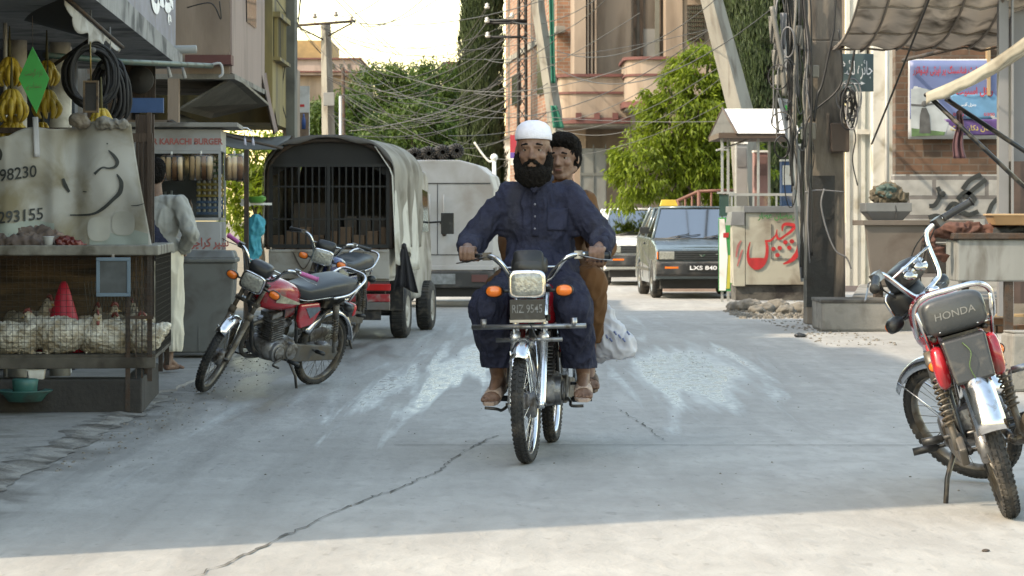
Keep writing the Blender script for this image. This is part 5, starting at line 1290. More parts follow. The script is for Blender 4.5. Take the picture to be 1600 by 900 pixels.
# white poster on a post at the corner
t = thing('poster_board', 'tall white advertising board with a blue bottle, fixed past the ochre house', 'sign', (X(471, 33), 33.4, 0))
m = MB(); s = 33 / 4000
m.box((-9 * s, -.03, Z(215, 33)), (9 * s, .01, Z(132, 33))); bo = m.build('board', mat('white_board', (.62, .62, .62), .6, dirt=((.4, .38, .36), .2, 3)), t)
m = MB(); m.cyl((-9 * s, 0, 0), (-9 * s, 0, Z(215, 33)), .03); m.cyl((9 * s, 0, 0), (9 * s, 0, Z(215, 33)), .03); m.build('post', RUST, t)
m = MB(); m.loft([(Z(200, 33), 0, -.040, 3 * s, .008), (Z(186, 33), 0, -.035, 3.2 * s, .008), (Z(180, 33), 0, -.035, 1.4 * s, .008), (Z(176, 33), 0, -.035, 1.4 * s, .008)], 12, 2, 'z'); m.build('bottle_picture', mat('bottle_blue', (.03, .09, .30), .5), bo)
m = MB(); m.box((-7 * s, -.036, Z(165, 33)), (1 * s, -.032, Z(161, 33))); m.build('red_block', REDINK, bo); m = MB(); m.box((-6 * s, -.035, Z(213, 33)), (8 * s, -.031, Z(174, 33))); m.build('brown_picture', mat('brown_print', (.20, .13, .09), .6, var=.4, scale=9), bo)
# distant house left
dh = thing('distant_house', 'distant orange and pink house with a flat roof block behind the utility pole', 'building', (X(515, 95), 96, 0)); D = 95
def LQ(px0, px1, py0, py1, d0, d1, D_): # pixel rect to local box around dh-like root
    return (X(px0, D_), d0, Z(py1, D_)), (X(px1, D_), d1, Z(py0, D_))
o = Vector(dh.location)
m = MB(); m.box(*LB(*LQ(440, 562, 118, 400, 95, 103, D))); m.build('wall', PEACH, dh)
m = MB(); m.box(*LB(*LQ(440, 563, 93, 118, 94.6, 103, D))); m.build('parapet', PINKPL, dh)
m = MB(); m.box(*LB(*LQ(457, 513, 60, 92.8, 96, 101, D))); m.build('roof_block', mat('ochre_render', (.46, .30, .14), .9, dirt=((.25, .18, .1), .4, 1)), dh)
m = MB(); m.box(*LB(*LQ(438, 565, 91.5, 94, 94.5, 103.1, D))); m.box(*LB(*LQ(438, 565, 112, 114, 94.5, 94.59, D))); m.build('cornice', MAROON, dh)
for k in range(4): m = MB(); m.box(*LB(*LQ(508 + k * 12, 512 + k * 12, 101, 109, 94.56, 94.598, D))); m.build('vent', DARKPANE, dh)
dh = thing('distant_house', 'small far pink house top showing between the trees and the tall cypress', 'building', (X(712, 100), 100, 0)); o = Vector(dh.location)
m = MB(); m.box(*LB(*LQ(693, 740, 100, 400, 100, 106, 100))); m.build('wall', PINKPL, dh)
m = MB(); m.box(*LB(*LQ(691, 742, 97, 100, 99.8, 106.2, 100))); m.build('cornice', MAROON, dh)
for k in range(3): m = MB(); m.box(*LB(*LQ(699 + k * 6, 701.5 + k * 6, 104, 111, 99.96, 99.998, 100))); m.build('vent', DARKPANE, dh)
# low white block by the cypress
dh = thing('garden_wall', 'low white sunlit wall top beyond the delivery van', 'wall', (X(775, 66), 66, 0)); o = Vector(dh.location)
m = MB(); m.box(*LB(*LQ(757, 797, 216, 345, 66, 66.3, 66))); m.build('wall', WHITEP, dh)
m = MB(); m.box(*LB(*LQ(755, 799, 212, 216, 65.9, 66.4, 66))); m.build('coping', CONC, dh)

# ------------------------------------------------------------------ houses right of centre
br = thing('brick_house', 'unfinished orange brick house with concrete pillars, left of the peach balcony house', 'building', (X(840, 60), 60, 0)); o = Vector(br.location)
# street-facing side recedes: x grows smaller with distance
def slab(px0, d0, px1, d1, py0, py1, dref, thick=.25):   # a wall face running from (px0,d0) to (px1,d1), from z(py1) to z(py0) at depth dref
    a = Vector((X(px0, d0), d0, 0)); b_ = Vector((X(px1, d1), d1, 0)); n = Vector((-(b_ - a).y, (b_ - a).x, 0)).normalized() * thick
    z0, z1 = Z(py1, dref), Z(py0, dref)
    q = [a, b_, b_ + n, a + n]
    return [(*(p - o)[:2], z0) for p in q] + [(*(p - o)[:2], z1) for p in q]
m = MB(); m.hexa(slab(790, 70, 870, 58, -90, 400, 60, .4)); m.build('wall', BRICKR, br)
for a, d in ((797, 68.9), (833, 63.3), (866, 58.5)):
    m = MB(); m.box((X(a, d) - o.x - .06, d - o.y - .12, 0), (X(a, d) - o.x + .09, d - o.y + .1, Z(-90, d))); m.build('concrete_pillar', CONC, br)
m = MB(); m.hexa(slab(789, 69.7, 869, 57.6, 52, 62, 60, .2)); m.build('lintel_band', CONC, br)
for (pa, da, pb, db, ya, yb) in ((803, 67.5, 815, 65.8, 100, 150), (843, 61.6, 856, 59.9, 70, 150)):
    m = MB(); m.hexa(slab(pa, da, pb, db, ya, yb, 62, -.06)); wo = m.build('window', DARKPANE, br)
m = MB(); m.box((X(868, 58.2) - o.x, -1.6, 0), (X(905, 58.2) - o.x, 4, Z(-90, 58))); m.build('end_wall', BRICKR, br)
m = MB(); m.box((X(870, 58.0) - o.x, -1.66, Z(50, 58)), (X(903, 58) - o.x, -1.605, Z(38, 58))); m.box((X(884, 58.0) - o.x, -1.66, 0), (X(890, 58) - o.x, -1.605, Z(50, 58))); m.build('lintel_band', CONC, br)
m = MB(); m.box((X(871, 58.0) - o.x, -1.64, Z(120, 58)), (X(883, 58) - o.x, -1.603, Z(62, 58))); m.build('window', DARKPANE, br)

hs = thing('balcony_house', 'peach plastered house with two curved balconies trimmed in maroon', 'building', (X(1000, 54), 55, 0)); o = Vector(hs.location)
def HB(px0, px1, py0, py1, d0, d1, D_=54): return LB((X(px0, D_), d0, Z(py1, D_)), (X(px1, D_), d1, Z(py0, D_)))
m = MB(); m.box(*HB(898, 1330, -110, 400, 55, 63)); m.build('wall', PEACH, hs)
m = MB(); m.box(*HB(898, 916, -110, 400, 54.3, 55, 54)); m.box(*HB(1040, 1066, -110, 92, 53.9, 55)); m.build('pilaster', PEACH, hs)
for k in range(3): m = MB(); m.box(*HB(918 + k * 6, 921 + k * 6, -110, 118, 54.35 + .02 * k, 54.9)); m.build('pilaster_rib', PEACH, hs)
m = MB(); m.box(*HB(990, 1012, -110, 84, 54.93, 54.99)); wd = m.build('door', mat('brown_door', (.10, .07, .055), .5, var=.3), hs)
m = MB(); m.box(*HB(993, 998, -110, 82, 54.86, 54.93)); m.box(*HB(1003, 1008, -110, 82, 54.86, 54.93)); m.build('door_frame', WOODD, wd)
m = MB(); m.box(*HB(1008, 1034, 40, 84, 54.9, 54.95)); m.build('grey_panel', GREYPL, hs)
m = MB(); m.box(*HB(1027, 1034, -110, 84, 54.8, 54.94)); m.build('drain_pipe', mat('grey_pillar', (.16, .16, .14), .8), hs)
for k in range(1):
    m = MB(); m.box(*HB(1073, 1100, 8, 64, 53.9, 53.94)); wo = m.build('window', DARKPANE, hs)
    m = MB()
    for j in range(8): m.box(*HB(1074 + j * 3.4, 1075 + j * 3.4, 8, 64, 53.84, 53.88))
    for j in range(9): m.box(*HB(1073, 1100, 9 + j * 6.5, 10 + j * 6.5, 53.82, 53.84))
    m.build('grille', RUST, wo)
m = MB(); m.box(*HB(1066, 1130, -110, 100, 53.95, 55)); m.build('bay_wall', PEACH, hs)
m = MB(); m.box(*HB(1060, 1130, -40, -24, 52.9, 53.94)); m.build('sun_shade', PEACH, hs)
def balcony(px0, px1, y0, y1, d0, d1, rad, band):
    """curved parapet with a projecting rounded left corner"""
    xa, xb = X(px0, d0) - o.x, X(px1, d0) - o.x; ya, yb = d0 - o.y, d1 - o.y
    def path(off):
        pts = [(xa - off, yb)] ; 
        for k in range(9):
            a = PI + (PI / 2) * k / 8; pts.append((xa + rad + (rad + off) * math.cos(a), ya + rad + (rad + off) * math.sin(a)))
        pts.append((xb, ya - off)); return pts
    def wall(z0, z1, off, th, mt, nm):
        m = MB(); A, B_ = path(off), path(off - th); n = len(A)
        vs = [(x, y, z0) for x, y in A] + [(x, y, z1) for x, y in A] + [(x, y, z1) for x, y in B_] + [(x, y, z0) for x, y in B_]; fs = []
        for i in range(n - 1):
            for r_ in range(4): fs.append((r_ * n + i, r_ * n + i + 1, ((r_ + 1) % 4) * n + i + 1, ((r_ + 1) % 4) * n + i))
        fs += [(0, n, 2 * n, 3 * n), (n - 1, 2 * n - 1, 3 * n - 1, 4 * n - 1)]
        m.add(vs, fs); return m.build(nm, mt, hs)
    zt, zb = Z(y0, d0), Z(y1, d0)
    wall(zb, zt, 0, .12, PEACH, 'balcony_parapet'); wall(zt, zt + .06, .06, .24, MAROON, 'parapet_coping'); wall(Z(band, d0) - .02, Z(band, d0) + .025, .03, .06, MAROON, 'parapet_band'); wall(zb - .12, zb + .0, .07, .30, MAROON, 'balcony_edge')
    m = MB(); m.add([(x, y, zb - .11) for x, y in path(.0)] + [(xb, yb, zb - .11)], [tuple(range(12))]); m.build('balcony_floor', CONC, hs, solid=.12)
    for k in range(3): m = MB(); x = xa + .35 + k * .38; m.box((x, ya - .10, zb - .04), (x + .12, ya - .02, zb + .10)); m.build('bracket', MAROON, hs)
balcony(873, 985, 120, 184, 53.0, 55, .45, 145)
balcony(979, 1140, 93, 158, 51.6, 54, .40, 117)
m = MB(); m.box(*HB(862, 905, 190, 400, 54.4, 60)); m.build('lower_wall', PINKPL, hs)
t = thing('metal_gate', 'grey sheet metal gate below the balconies, behind the passenger', 'gate', (X(922, 54.5), 53.9, 0)); sg = 54 / 4000
m = MB(); m.box((-17 * sg, 0, 0), (24 * sg, .05, Z(232, 54))); m.build('panel', mat('grey_gate_paint', (.20, .205, .20), .5, 0, .1, 2, dirt=((.12, .11, .1), .3, 2)), t)
m = MB()
for a in (-17, 3, 22): m.box((a * sg, -.03, 0), ((a + 1.6) * sg, 0, Z(226, 54)))
for zz in (.2, 1.2, 2.1): m.box((-17 * sg, -.028, zz), (24 * sg, -.002, zz + .06))
m.build('frame', mat('grey_gate_frame', (.14, .145, .14), .5), t)

# rust red railing behind the taxi
t = thing('iron_railing', 'rust red iron railing running behind the parked cars', 'fence', (X(1080, 43), 43, 0)); o = Vector(t.location)
a = P(1030, 327, 43.5) - o; b_ = P(1092, 299, 42) - o; c_ = P(1150, 297, 42) - o
for q, w in ((a, b_), (b_, c_)):
    for dz_ in (0, .45): m = MB(); m.tube([q - Vector((0, 0, dz_)), w - Vector((0, 0, dz_))], .03 - dz_ * .02, 6); m.build('rail', mat('rust_red_iron', (.15, .055, .035), .6), t)
for k in range(10):
    q = a.lerp(b_, k / 6) if k < 6 else b_.lerp(c_, (k - 6) / 3); m = MB(); m.tube([q, Vector((q.x, q.y, -o.z + .9 if False else .9))], .02 if k % 3 else .035, 6); m.build('baluster', mat('rust_red_iron', (.22, .07, .04), .6), t)
# pink garden wall below the railing
dh = thing('garden_wall', 'low brown wall under the rust red railing behind the taxi', 'wall', (X(1090, 42), 42, 0)); o = Vector(dh.location)
m = MB(); m.box(*LB((X(1035, 42.2), 41.95, 0), (X(1400, 42.2), 42.15, .93))); m.build('wall', PINKPL, dh)

# ------------------------------------------------------------------ right side: white gate wall, brick shop, canopies
t = thing('metal_gate', 'tall white sunlit sheet metal gate beside the brick wall', 'gate', (X(1345, 36), 36, 0)); o = Vector(t.location)
WG = mat('white_gate_paint', (.70, .69, .64), .5, 0, .06, 2, .05, 10, dirt=((.35, .30, .22), .3, 2.5))
m = MB()
for k in range(7): x = X(1322 + k * 6, 36); m.box(*LB((x, 36 + (.03 if k % 2 else 0), .25), (X(1328 + k * 6, 36), 36.05 + (.03 if k % 2 else 0), Z(-60, 36))))
m.build('panel', WG, t)
m = MB(); m.box(*LB((X(1362, 35.9), 35.86, .2), (X(1365.5, 35.9), 35.94, Z(-60, 36)))); m.build('post', mat('green_post_paint', (.05, .19, .08), .5), t)
m = MB()
m.box(*LB((X(1366, 35.5), 35.6, .2), (X(1384, 35.5), 35.9, Z(-60, 36)))); m.box(*LB((X(1384.5, 35.5), 35.5, .2), (X(1398, 35.5), 35.9, Z(-60, 36)))); m.build('gate_pier', WG, t)
m = MB(); m.cyl((X(1386, 35.4) - o.x, 35.4 - o.y, .2), (X(1386, 35.4) - o.x, 35.4 - o.y, Z(-60, 35)), .03); m.build('drain_pipe', mat('pale_pipe', (.5, .5, .48), .5), t)
m = MB(); m.box(*LB((X(1340, 35.8), 35.9, Z(210, 36)), (X(1361, 35.8), 35.97, Z(202, 36)))); m.build('ledge', WG, t)
bk = thing('brick_shop', 'brown brick shop wall with whitewashed lower blocks and grey pillars', 'building', (X(1500, 32), 32, 0)); o = Vector(bk.location)
m = MB(); m.box(*LB((X(1399, 32), 32, Z(272, 32)), (8.6, 32.25, 6.2))); m.build('wall', BRICK, bk)
m = MB(); m.box(*LB((X(1397, 32), 31.97, .2), (8.6, 32.26, Z(272, 32) - .004))); lw = m.build('lower_wall', BLOCKW, bk)
g1 = MB()
def gl(pts, w): stroke(g1, [(X(a, 31.9) - o.x, Z(b, 31.9) - o.z, 1) for a, b in cat2(pts)], w)
def cat2(pts): return [(q.x, q.y) for q in cat_rom([Vector((a, b, 0)) for a, b in pts], 5)]
for pts in ([(1466, 292), (1470, 305), (1462, 320), (1453, 322)], [(1497, 312), (1510, 300), (1524, 312), (1506, 322), (1490, 318), (1480, 330)], [(1488, 335), (1500, 330), (1516, 335), (1530, 330)], [(1505, 296), (1516, 282), (1534, 272)], [(1508, 308), (1522, 296), (1542, 280)],
            [(1545, 335), (1551, 320), (1560, 310)], [(1452, 340), (1464, 337), (1474, 341)]): gl(pts, .055)
g1.v = [Vector((v.x, -.045, v.y)) for v in g1.v]; g1.ball((X(1474, 31.9) - o.x, -.045, Z(303, 31.9)), (.04, .006, .04)); g1.build('graffiti', INK, lw)
m = MB(); m.box(*LB((X(1561, 26), 26.0, .2), (X(1576, 26), 26.12, 5))); m.box(*LB((X(1578, 26), 25.9, .2), (X(1581, 26), 25.95, 5))); m.build('steel_column', mat('grey_steel_paint', (.24, .24, .25), .45, 0, .1, 3), bk)
m = MB(); m.box(*LB((X(1582, 26.2), 26.2, .33), (9, 26.4, 5))); m.build('shutter', mat('grey_shutter', (.19, .19, .205), .5, 0, .08, 2), bk)
m = MB(); m.box(*LB((X(1580, 26.0), 26.0, .33), (X(1610, 26.0), 26.15, Z(252, 26)))); m.build('door', mat('brown_door2', (.085, .05, .04), .6, var=.3), bk)
m = MB(); m.box(*LB((X(1544, 31.8), 31.85, Z(150, 32)), (X(1549, 31.8), 31.98, Z(68, 32)))); m.build('wood_post', mat('pale_wood', (.48, .34, .2), .7), bk)
# poster
t = thing('banner_poster', 'blue and purple property banner with red lettering hung on the brick wall', 'banner', (X(1491, 31.85), 31.9, Z(154, 31.85))); s = 31.88 / 4000
def pq(a, b): return ((a - 1491) * s, (154 - b) * s)
def pband(y0, y1, x0, x1, mt, dy, nm, par):
    m = MB(); (ax, az), (bx_, bz) = pq(x0, y1), pq(x1, y0)
    m.grid(lambda u, v: (ax + (bx_ - ax) * u, dy + .012 * math.sin(u * 9 + v * 4) * (1 if not par else 1), az + (bz - az) * v), 20, 8); return m.build(nm, mt, par, solid=.002)
sheet = pband(92, 217, 1420, 1562, mat('banner_white', (.58, .60, .62), .5), 0, 'sheet', t)
pband(94, 186, 1422.5, 1561.5, mat('banner_blue', (.17, .22, .42), .5, var=.12, scale=1.5), -.006, 'blue_panel', sheet)
pband(146, 186, 1486, 1561, mat('banner_cyan', (.14, .34, .55), .5), -.010, 'cyan_panel', sheet)
pband(186, 211, 1476, 1561, mat('banner_purple', (.12, .06, .22), .5), -.008, 'purple_panel', sheet)
m = MB(); 
pts = [(1424, 139), (1440, 137), (1462, 142), (1478, 154), (1485, 172), (1484, 190), (1477, 211), (1424, 213)]
m.prism([pq(*q) for q in pts], -.016, -.013); m.build('photo_panel', mat('banner_photo', (.46, .50, .52), .5, var=.25, scale=4), sheet)
m = MB(); m.prism([pq(*q) for q in [(1425, 200), (1478, 206), (1476, 211), (1425, 213)]], -.019, -.017); m.build('green_field', mat('photo_green', (.12, .22, .09), .6, var=.4, scale=10), sheet)
m = MB(); m.prism([pq(*q) for q in [(1437, 208), (1438, 180), (1441, 168), (1448, 168), (1453, 180), (1455, 208)]], -.021, -.018); m.ball((pq(1445, 162)[0], -.018, pq(1445, 162)[1]), (.035, .006, .04)); m.prism([pq(*q) for q in [(1424, 162), (1441, 163), (1460, 160), (1460, 163), (1441, 166), (1424, 165)]], -.020, -.018); m.build('tower_picture', mat('photo_dark', (.10, .10, .10), .6, var=.4, scale=10), sheet)
text(urdu('سمارٹ فنانسنگ پر اپرٹی ایڈوائزر'), frame((pq(1427, 119)[0], -.022, pq(1427, 119)[1]), (1, 0, 0), (0, 0, 1)), 112 * s, 17 * s, REDINK, sheet, .015)
text(urdu('ریئل اسٹیٹ'), frame((pq(1494, 151)[0], -.026, pq(1494, 151)[1]), (1, 0, 0), (0, 0, 1)), 58 * s, 15 * s, REDINK, sheet, .025)
text(urdu('مکان دکان پلاٹ'), frame((pq(1486, 207)[0], -.024, pq(1486, 207)[1]), (1, 0, 0), (0, 0, 1)), 68 * s, 12 * s, mat('yellow_lettering', (.62, .50, .12), .6), sheet, .015)
text(urdu('جنرل آفس'), frame((pq(1500, 167)[0], -.026, pq(1500, 167)[1]), (1, 0, 0), (0, 0, 1)), 26 * s, 7 * s, WHITEINK, sheet, .01)
for a in (1490, 1538): text('0300 51', frame((pq(a, 181)[0], -.026, pq(a, 181)[1]), (1, 0, 0), (0, 0, 1)), 26 * s, 5 * s, REDINK, sheet, .01)
# green shop sign with arrow
t = thing('hanging_sign', 'dark teal sign with white lettering and an arrow, beside the big pole', 'sign', (X(1337, 29.5), 29.5, Z(114, 29.5))); s = 29.5 / 4000
m = MB(); m.box((-29 * s, 0, -29 * s), (28 * s, .03, 30 * s)); bo = m.build('board', mat('teal_sign', (.075, .125, .135), .5, 0, .12, 3), t, .004)
text(urdu('جائزہ لائٹ'), frame((-24 * s, -.006, -10 * s), (1, 0, 0), (0, 0, 1)), 50 * s, 30 * s, WHITEINK, bo, .0)
m = MB(); m.box((-22 * s, -.006, -17 * s), (8 * s, -.003, -15.6 * s)); m.prism([(8 * s, -19 * s), (15 * s, -16.3 * s), (8 * s, -13.5 * s)], -.006, -.003); m.build('arrow', WHITEINK, bo)
m = MB(); m.tube([(-29 * s, .05, 30 * s), (-29 * s, .05, 60 * s)], .012, 6); m.tube([(20 * s, .05, 30 * s), (20 * s, .05, 60 * s)], .012, 6); m.build('bracket', RUST, t)
# big curved canopy
t = thing('curved_canopy', 'curved beige ribbed canopy above the brick shop front', 'canopy', (X(1430, 28), 28, Z(72, 28))); o = Vector(t.location)
CAN = mat('beige_sheet', (.58, .52, .46), .6, 0, .15, 2, .1, 12, dirt=((.13, .11, .09), .4, 2.5), trans=.25)
def can(u, v):       # u along x, v from front lower edge upward and back
    x = X(1322, 28) + u * 2.0; a = PI * .5 * v
    return Vector((x - .14 * math.cos(u * 1.2) * (1 - u), 28 - 2.6 * math.sin(a) , Z(74, 28) + .95 * (1 - math.cos(a)) + .02 * math.sin(u * 40))) - o
m = MB(); m.grid(can, 90, 20); m.build('canopy_sheet', CAN, t, solid=.008)
for v in (0.0, .28, .52, .8): m = MB(); m.tube([can(k / 12, v) - Vector((0, 0, .02)) for k in range(13)], .013, 6); m.build('purlin', mat('dull_beige_iron', (.24, .205, .175), .7), t)
for u in (.0, .14, .32, .5, .68, .86, 1.0): m = MB(); m.tube([can(u, k / 12) - Vector((0, 0, .03)) for k in range(13)], .014, 6); m.build('rib', mat('dull_beige_iron', (.24, .205, .175), .7), t)
m = MB()
for u in (.05, .62): q = can(u, .0); m.tube([q, q + Vector((0, 3.8, .1))], .025, 6)
m.build('bracket', RUST, t)
# small lamp cluster and roof posts
# near awning
t = thing('cloth_awning', 'cream cloth awning with black folding arms at the right edge', 'awning', (X(1530, 17), 17, Z(140, 17))); o = Vector(t.location)
a, b_ = P(1447, 146, 16.8) - o, P(1482, 150, 18.2) - o; c_, d_ = P(1680, 25, 18.2) - o, P(1640, 28, 16.4) - o
m = MB(); m.grid(lambda u, v: (a.lerp(b_, u)).lerp(d_.lerp(c_, u), v) + Vector((0, 0, -.05 * math.sin(v * PI))), 8, 14); m.build('awning_cloth', mat('cream_canvas', (.60, .56, .46), .8, trans=.2, dirt=((.3, .26, .2), .4, 3)), t, solid=.012)
m = MB(); m.grid(lambda u, v: a.lerp(d_, u) + Vector((0, -.005, -.075 * v + .01 * math.sin(u * 30) * v - .05 * math.sin(u * PI))), 30, 3); m.build('valance', mat('cream_canvas', (.60, .56, .46), .8), t, solid=.006)
m = MB(); m.tube([a + V(.02, 0, -.02), P(1625, 315, 16.9) - o], .016, 8); m.tube([b_ + V(-.02, 0, -.02), P(1640, 262, 17.9) - o], .018, 8); m.tube([a + V(0, 0, -.01), b_ + V(0, 0, -.01)], .016, 8); m.build('folding_arm', BLACKM, t)
t = thing('hanging_cloth', 'faded purple cloth hanging from the arm of the cream awning', 'cloth', tuple(P(1499, 178, 17.0)))
m = MB(); m.grid(lambda u, v: ((u - .5) * (.035 + .05 * v) + .008 * math.sin(v * 7), .02 * math.sin(u * 14), -.295 * v), 14, 14); m.build('cloth', mat('faded_purple_cloth', (.14, .07, .085), .9), t, solid=.006)
m = MB(); m.ball((0, 0, .005), (.022, .02, .02)); m.build('knot', mat('faded_purple_cloth', (.14, .07, .085), .9), t)
# ------------------------------------------------------------------ chicken stall (front right corner at px 240)
CZ = 15.6; CS = CZ / 4000
yaw = R(4.5)
st = thing('chicken_cage', 'low wire mesh cage of white chickens under a grimy counter top', 'cage', (X(243, CZ), CZ, 0), yaw)
# local: x to the right (0 = right face), y away, z up; front at y=0
def cx(px): return (px - 243) * CS
W0 = -2.3; DP = 1.75
m = MB(); m.box((W0, 0, .0), (cx(222), .22, .215)); m.box((cx(222) - .12, .22, .0), (cx(222), DP, .215)); m.build('base_block', mat('sooty_block', (.045, .04, .036), .85, 0, .3, 3, .4, 25), st, .012)
m = MB(); m.box((W0, .01, .335), (0, DP, .365)); m.box((W0, -.012, .28), (0, .02, .345)); m.build('cage_floor', mat('grimy_shelf', (.11, .095, .075), .8, 0, .3, 6, .3, 20, dirt=((.05, .04, .03), .5, 5)), st, .004)
m = MB(); m.box((W0, -.03, Z(399, CZ)), (.02, DP, Z(383, CZ))); m.build('counter_top', mat('worn_stone_top', (.25, .235, .20), .6, 0, .3, 5, .2, 20, dirt=((.10, .085, .065), .5, 5)), st, .008)
m = MB(); m.box((W0, .85, .365), (cx(215), .88, 1.0)); m.build('back_panel', WOODM, st)
for px, y in ((200, -.006), (221, .5), (234, -.006), (236, 1.0), (236, DP), (90, DP)):
    m = MB(); m.box((cx(px) - .014, y, .02 if px == 200 else .2), (cx(px) + .014, y + .03, .98)); m.build('post', RUST, st)
m = MB()
x = W0
while x < -.02: m.tube([(x, -.012, .36), (x, -.012, .97)], .0013, 3, False); x += .036
z = .37
while z < .96: m.tube([(W0, -.013, z), (-.01, -.013, z)], .0013, 3, False); z += .036
y = 0
while y < DP: m.tube([(0.0, y, .36), (0.0, y, .97)], .0013, 3, False); y += .036
z = .37
while z < .96: m.tube([(.0, 0, z), (.0, DP, z)], .0013, 3, False); z += .036
m.build('wire_mesh', mat('mesh_wire', (.045, .04, .034), .7, .3), st)
m = MB()    # slanting wire divider seen inside
for k in range(17): m.tube([(cx(120) + k * .022, .55, .38 + .02 * k * .5), (cx(120) + k * .022 + .05, .56, .80)], .002, 4, False); m.tube([(cx(120) + k * .022 + .05, .55, .38 + .01 * k), (cx(120) + k * .022, .56, .80)], .002, 4, False)
m.build('divider', mat('dull_wire', (.13, .125, .11), .6, .4), st)
m = MB()
for k in range(3): m.box((cx(212 + k * 9), -.004, .22), (cx(214 + k * 9), .004, .96))
m.box((cx(204), -.02, .58), (cx(240), -.014, .60)); m.build('side_slat', RUST, st)
# framed blue panel leaning at the mesh
fp = thing('framed_panel', 'small dusty blue framed panel hooked on the front of the chicken cage', 'panel', (0, 0, 0)); fp.matrix_world = st.matrix_basis if False else Matrix.Translation(st.location) @ Matrix.Rotation(yaw, 4, 'Z')
a, b_, z0, z1 = cx(152), cx(205), Z(463, CZ), Z(402, CZ)
m = MB(); m.box((a, -.05, z0), (b_, -.03, z0 + .022)); m.box((a, -.05, z1 - .022), (b_, -.03, z1)); m.box((a, -.05, z0 + .022), (a + .022, -.03, z1 - .022)); m.box((b_ - .022, -.05, z0 + .022), (b_, -.03, z1 - .022)); m.build('frame', mat('blue_grey_frame', (.13, .20, .26), .5), fp, .003)
m = MB(); m.box((a + .02, -.042, z0 + .02), (b_ - .02, -.034, z1 - .02)); m.build('panel', mat('dusty_dark_panel', (.075, .085, .09), .6, var=.4, scale=10), fp)
m = MB(); m.box((cx(176), -.045, z1 - .01), (cx(180), -.012, z1 + .02)); m.build('hook', STEEL, fp)
SM = Matrix.Translation(st.location) @ Matrix.Rotation(yaw, 4, 'Z')
def on(root, x, y, z, rz=0.0): root.location = SM @ Vector((x, y, z)); root.rotation_euler = (0, 0, yaw + rz)
# red plastic cone
t = thing('plastic_cone', 'tall red plastic cone among the chickens inside the cage', 'cone'); on(t, cx(93), .33, .366)
m = MB(); m.lathe([(.155, 0), (.16, .012), (.135, .05), (.045, .36), (.02, .43), (.012, .435), (0, .435)], 28); m.build('cone', mat('red_plastic', (.42, .015, .035), .45, 0, .1, 6), t)
m = MB(); m.lathe([(.155, 0), (.175, .004), (.175, .016), (.15, .02)], 28); m.build('rim', mat('red_plastic', (.42, .015, .035), .45), t)
# chickens
FEA = mat('white_feathers', (.60, .56, .48), .9, 0, .2, 22, 1.0, 45, dirt=((.36, .29, .20), .5, 12))
COMB = mat('red_comb', (.26, .06, .05), .6)
def chicken(label, x, y, rz, k=1.0, up=.6, mt=FEA):
    pr = [('e', (-.02, 0, .10), (.15, .105, .10)), ('e', (.07, 0, .115), (.09, .085, .085)), ('e', (-.03, .07, .105), (.11, .04, .07)), ('e', (-.03, -.07, .105), (.11, .04, .07)),
          ('c', (-.12, 0, .12), (-.20, 0, .17), .06, .028), ('c', (-.13, .03, .11), (-.20, .03, .15), .04, .015), ('c', (-.13, -.03, .11), (-.20, -.03, .15), .04, .015),
          ('c', (.10, 0, .14), (.135, 0, .16 + .08 * up), .055, .032), ('c', (.135, 0, .16 + .08 * up), (.15, 0, .185 + .09 * up), .032, .026), ('c', (.165, 0, .185 + .09 * up), (.19, 0, .178 + .09 * up), .010, .003),
          ('c', (.0, .04, .03), (.03, .05, .008), .02, .012), ('c', (.0, -.04, .03), (.03, -.05, .008), .02, .012), ('c', (.03, .05, .008), (.07, .055, .006), .008, .005), ('c', (.03, -.05, .008), (.07, -.055, .006), .008, .005)]
    seed = x * 7 + y * 3
    b = blob('chicken', [tuple(q) for q in pr], .009, mt, None, 2, wrinkle(.009, (34, 34, 34), seed))
    tag(b, label, 'chicken', 'white chickens in the wire cage'); hz = .185 + .09 * up
    m = MB(); m.tube([(.135, 0, hz + .02), (.15, 0, hz + .042), (.165, 0, hz + .036), (.178, 0, hz + .018)], [.006, .009, .008, .005], 6, flat=1.3); m.ball((.165, .0, hz - .03), (.008, .012, .018)); m.build('comb', COMB, b)
    m = MB(); m.tube([(.17, 0, hz), (.195, 0, hz - .008)], [.008, .002], 6); m.build('beak', mat('beak_yellow', (.5, .33, .10), .5), b)
    for s in (-1, 1): m = MB(); m.ball((.155, s * .024, hz + .006), .0045, 6); m.build('eye', HAIR, b)
    b.scale = (k, k, k); on(b, x, y, .364, rz); return b
CH = [('white chicken lying at the left edge of the cage front', 6, .13, 2.6, 1.0, .1), ('plump white chicken left of the red cone, at the cage front', 38, .14, .3, .95, .1),
      ('white chicken lying right in front of the red cone', 85, .13, 2.9, 1.15, .1), ('white chicken with raised head and red comb at the middle of the cage front', 143, .15, -1.3, 1.0, .45),
      ('white chicken dozing behind the framed panel post', 178, .13, .2, 1.05, .15), ('white chicken at the right end of the cage front row', 212, .16, 2.7, 1.0, .2),
      ('dim beige chicken standing behind the left end of the front row', 40, .48, -.9, 1.25, .6), ('soiled chicken crouching behind the middle of the front row', 130, .42, .4, 1.1, .5),
      ('soiled chicken in the back row beside the wire divider', 168, .42, 2.2, 1.15, .3), ('chicken in the back right corner of the cage', 205, .5, 1.8, 1.2, .4)]
DFEA = mat('soiled_feathers', (.42, .36, .27), .9, 0, .2, 9, .6, 50, dirt=((.22, .17, .11), .5, 8))
for i, (lb, px, y, rz, k, up) in enumerate(CH): chicken(lb, cx(px), y, rz, k, up, DFEA if i > 5 else FEA)
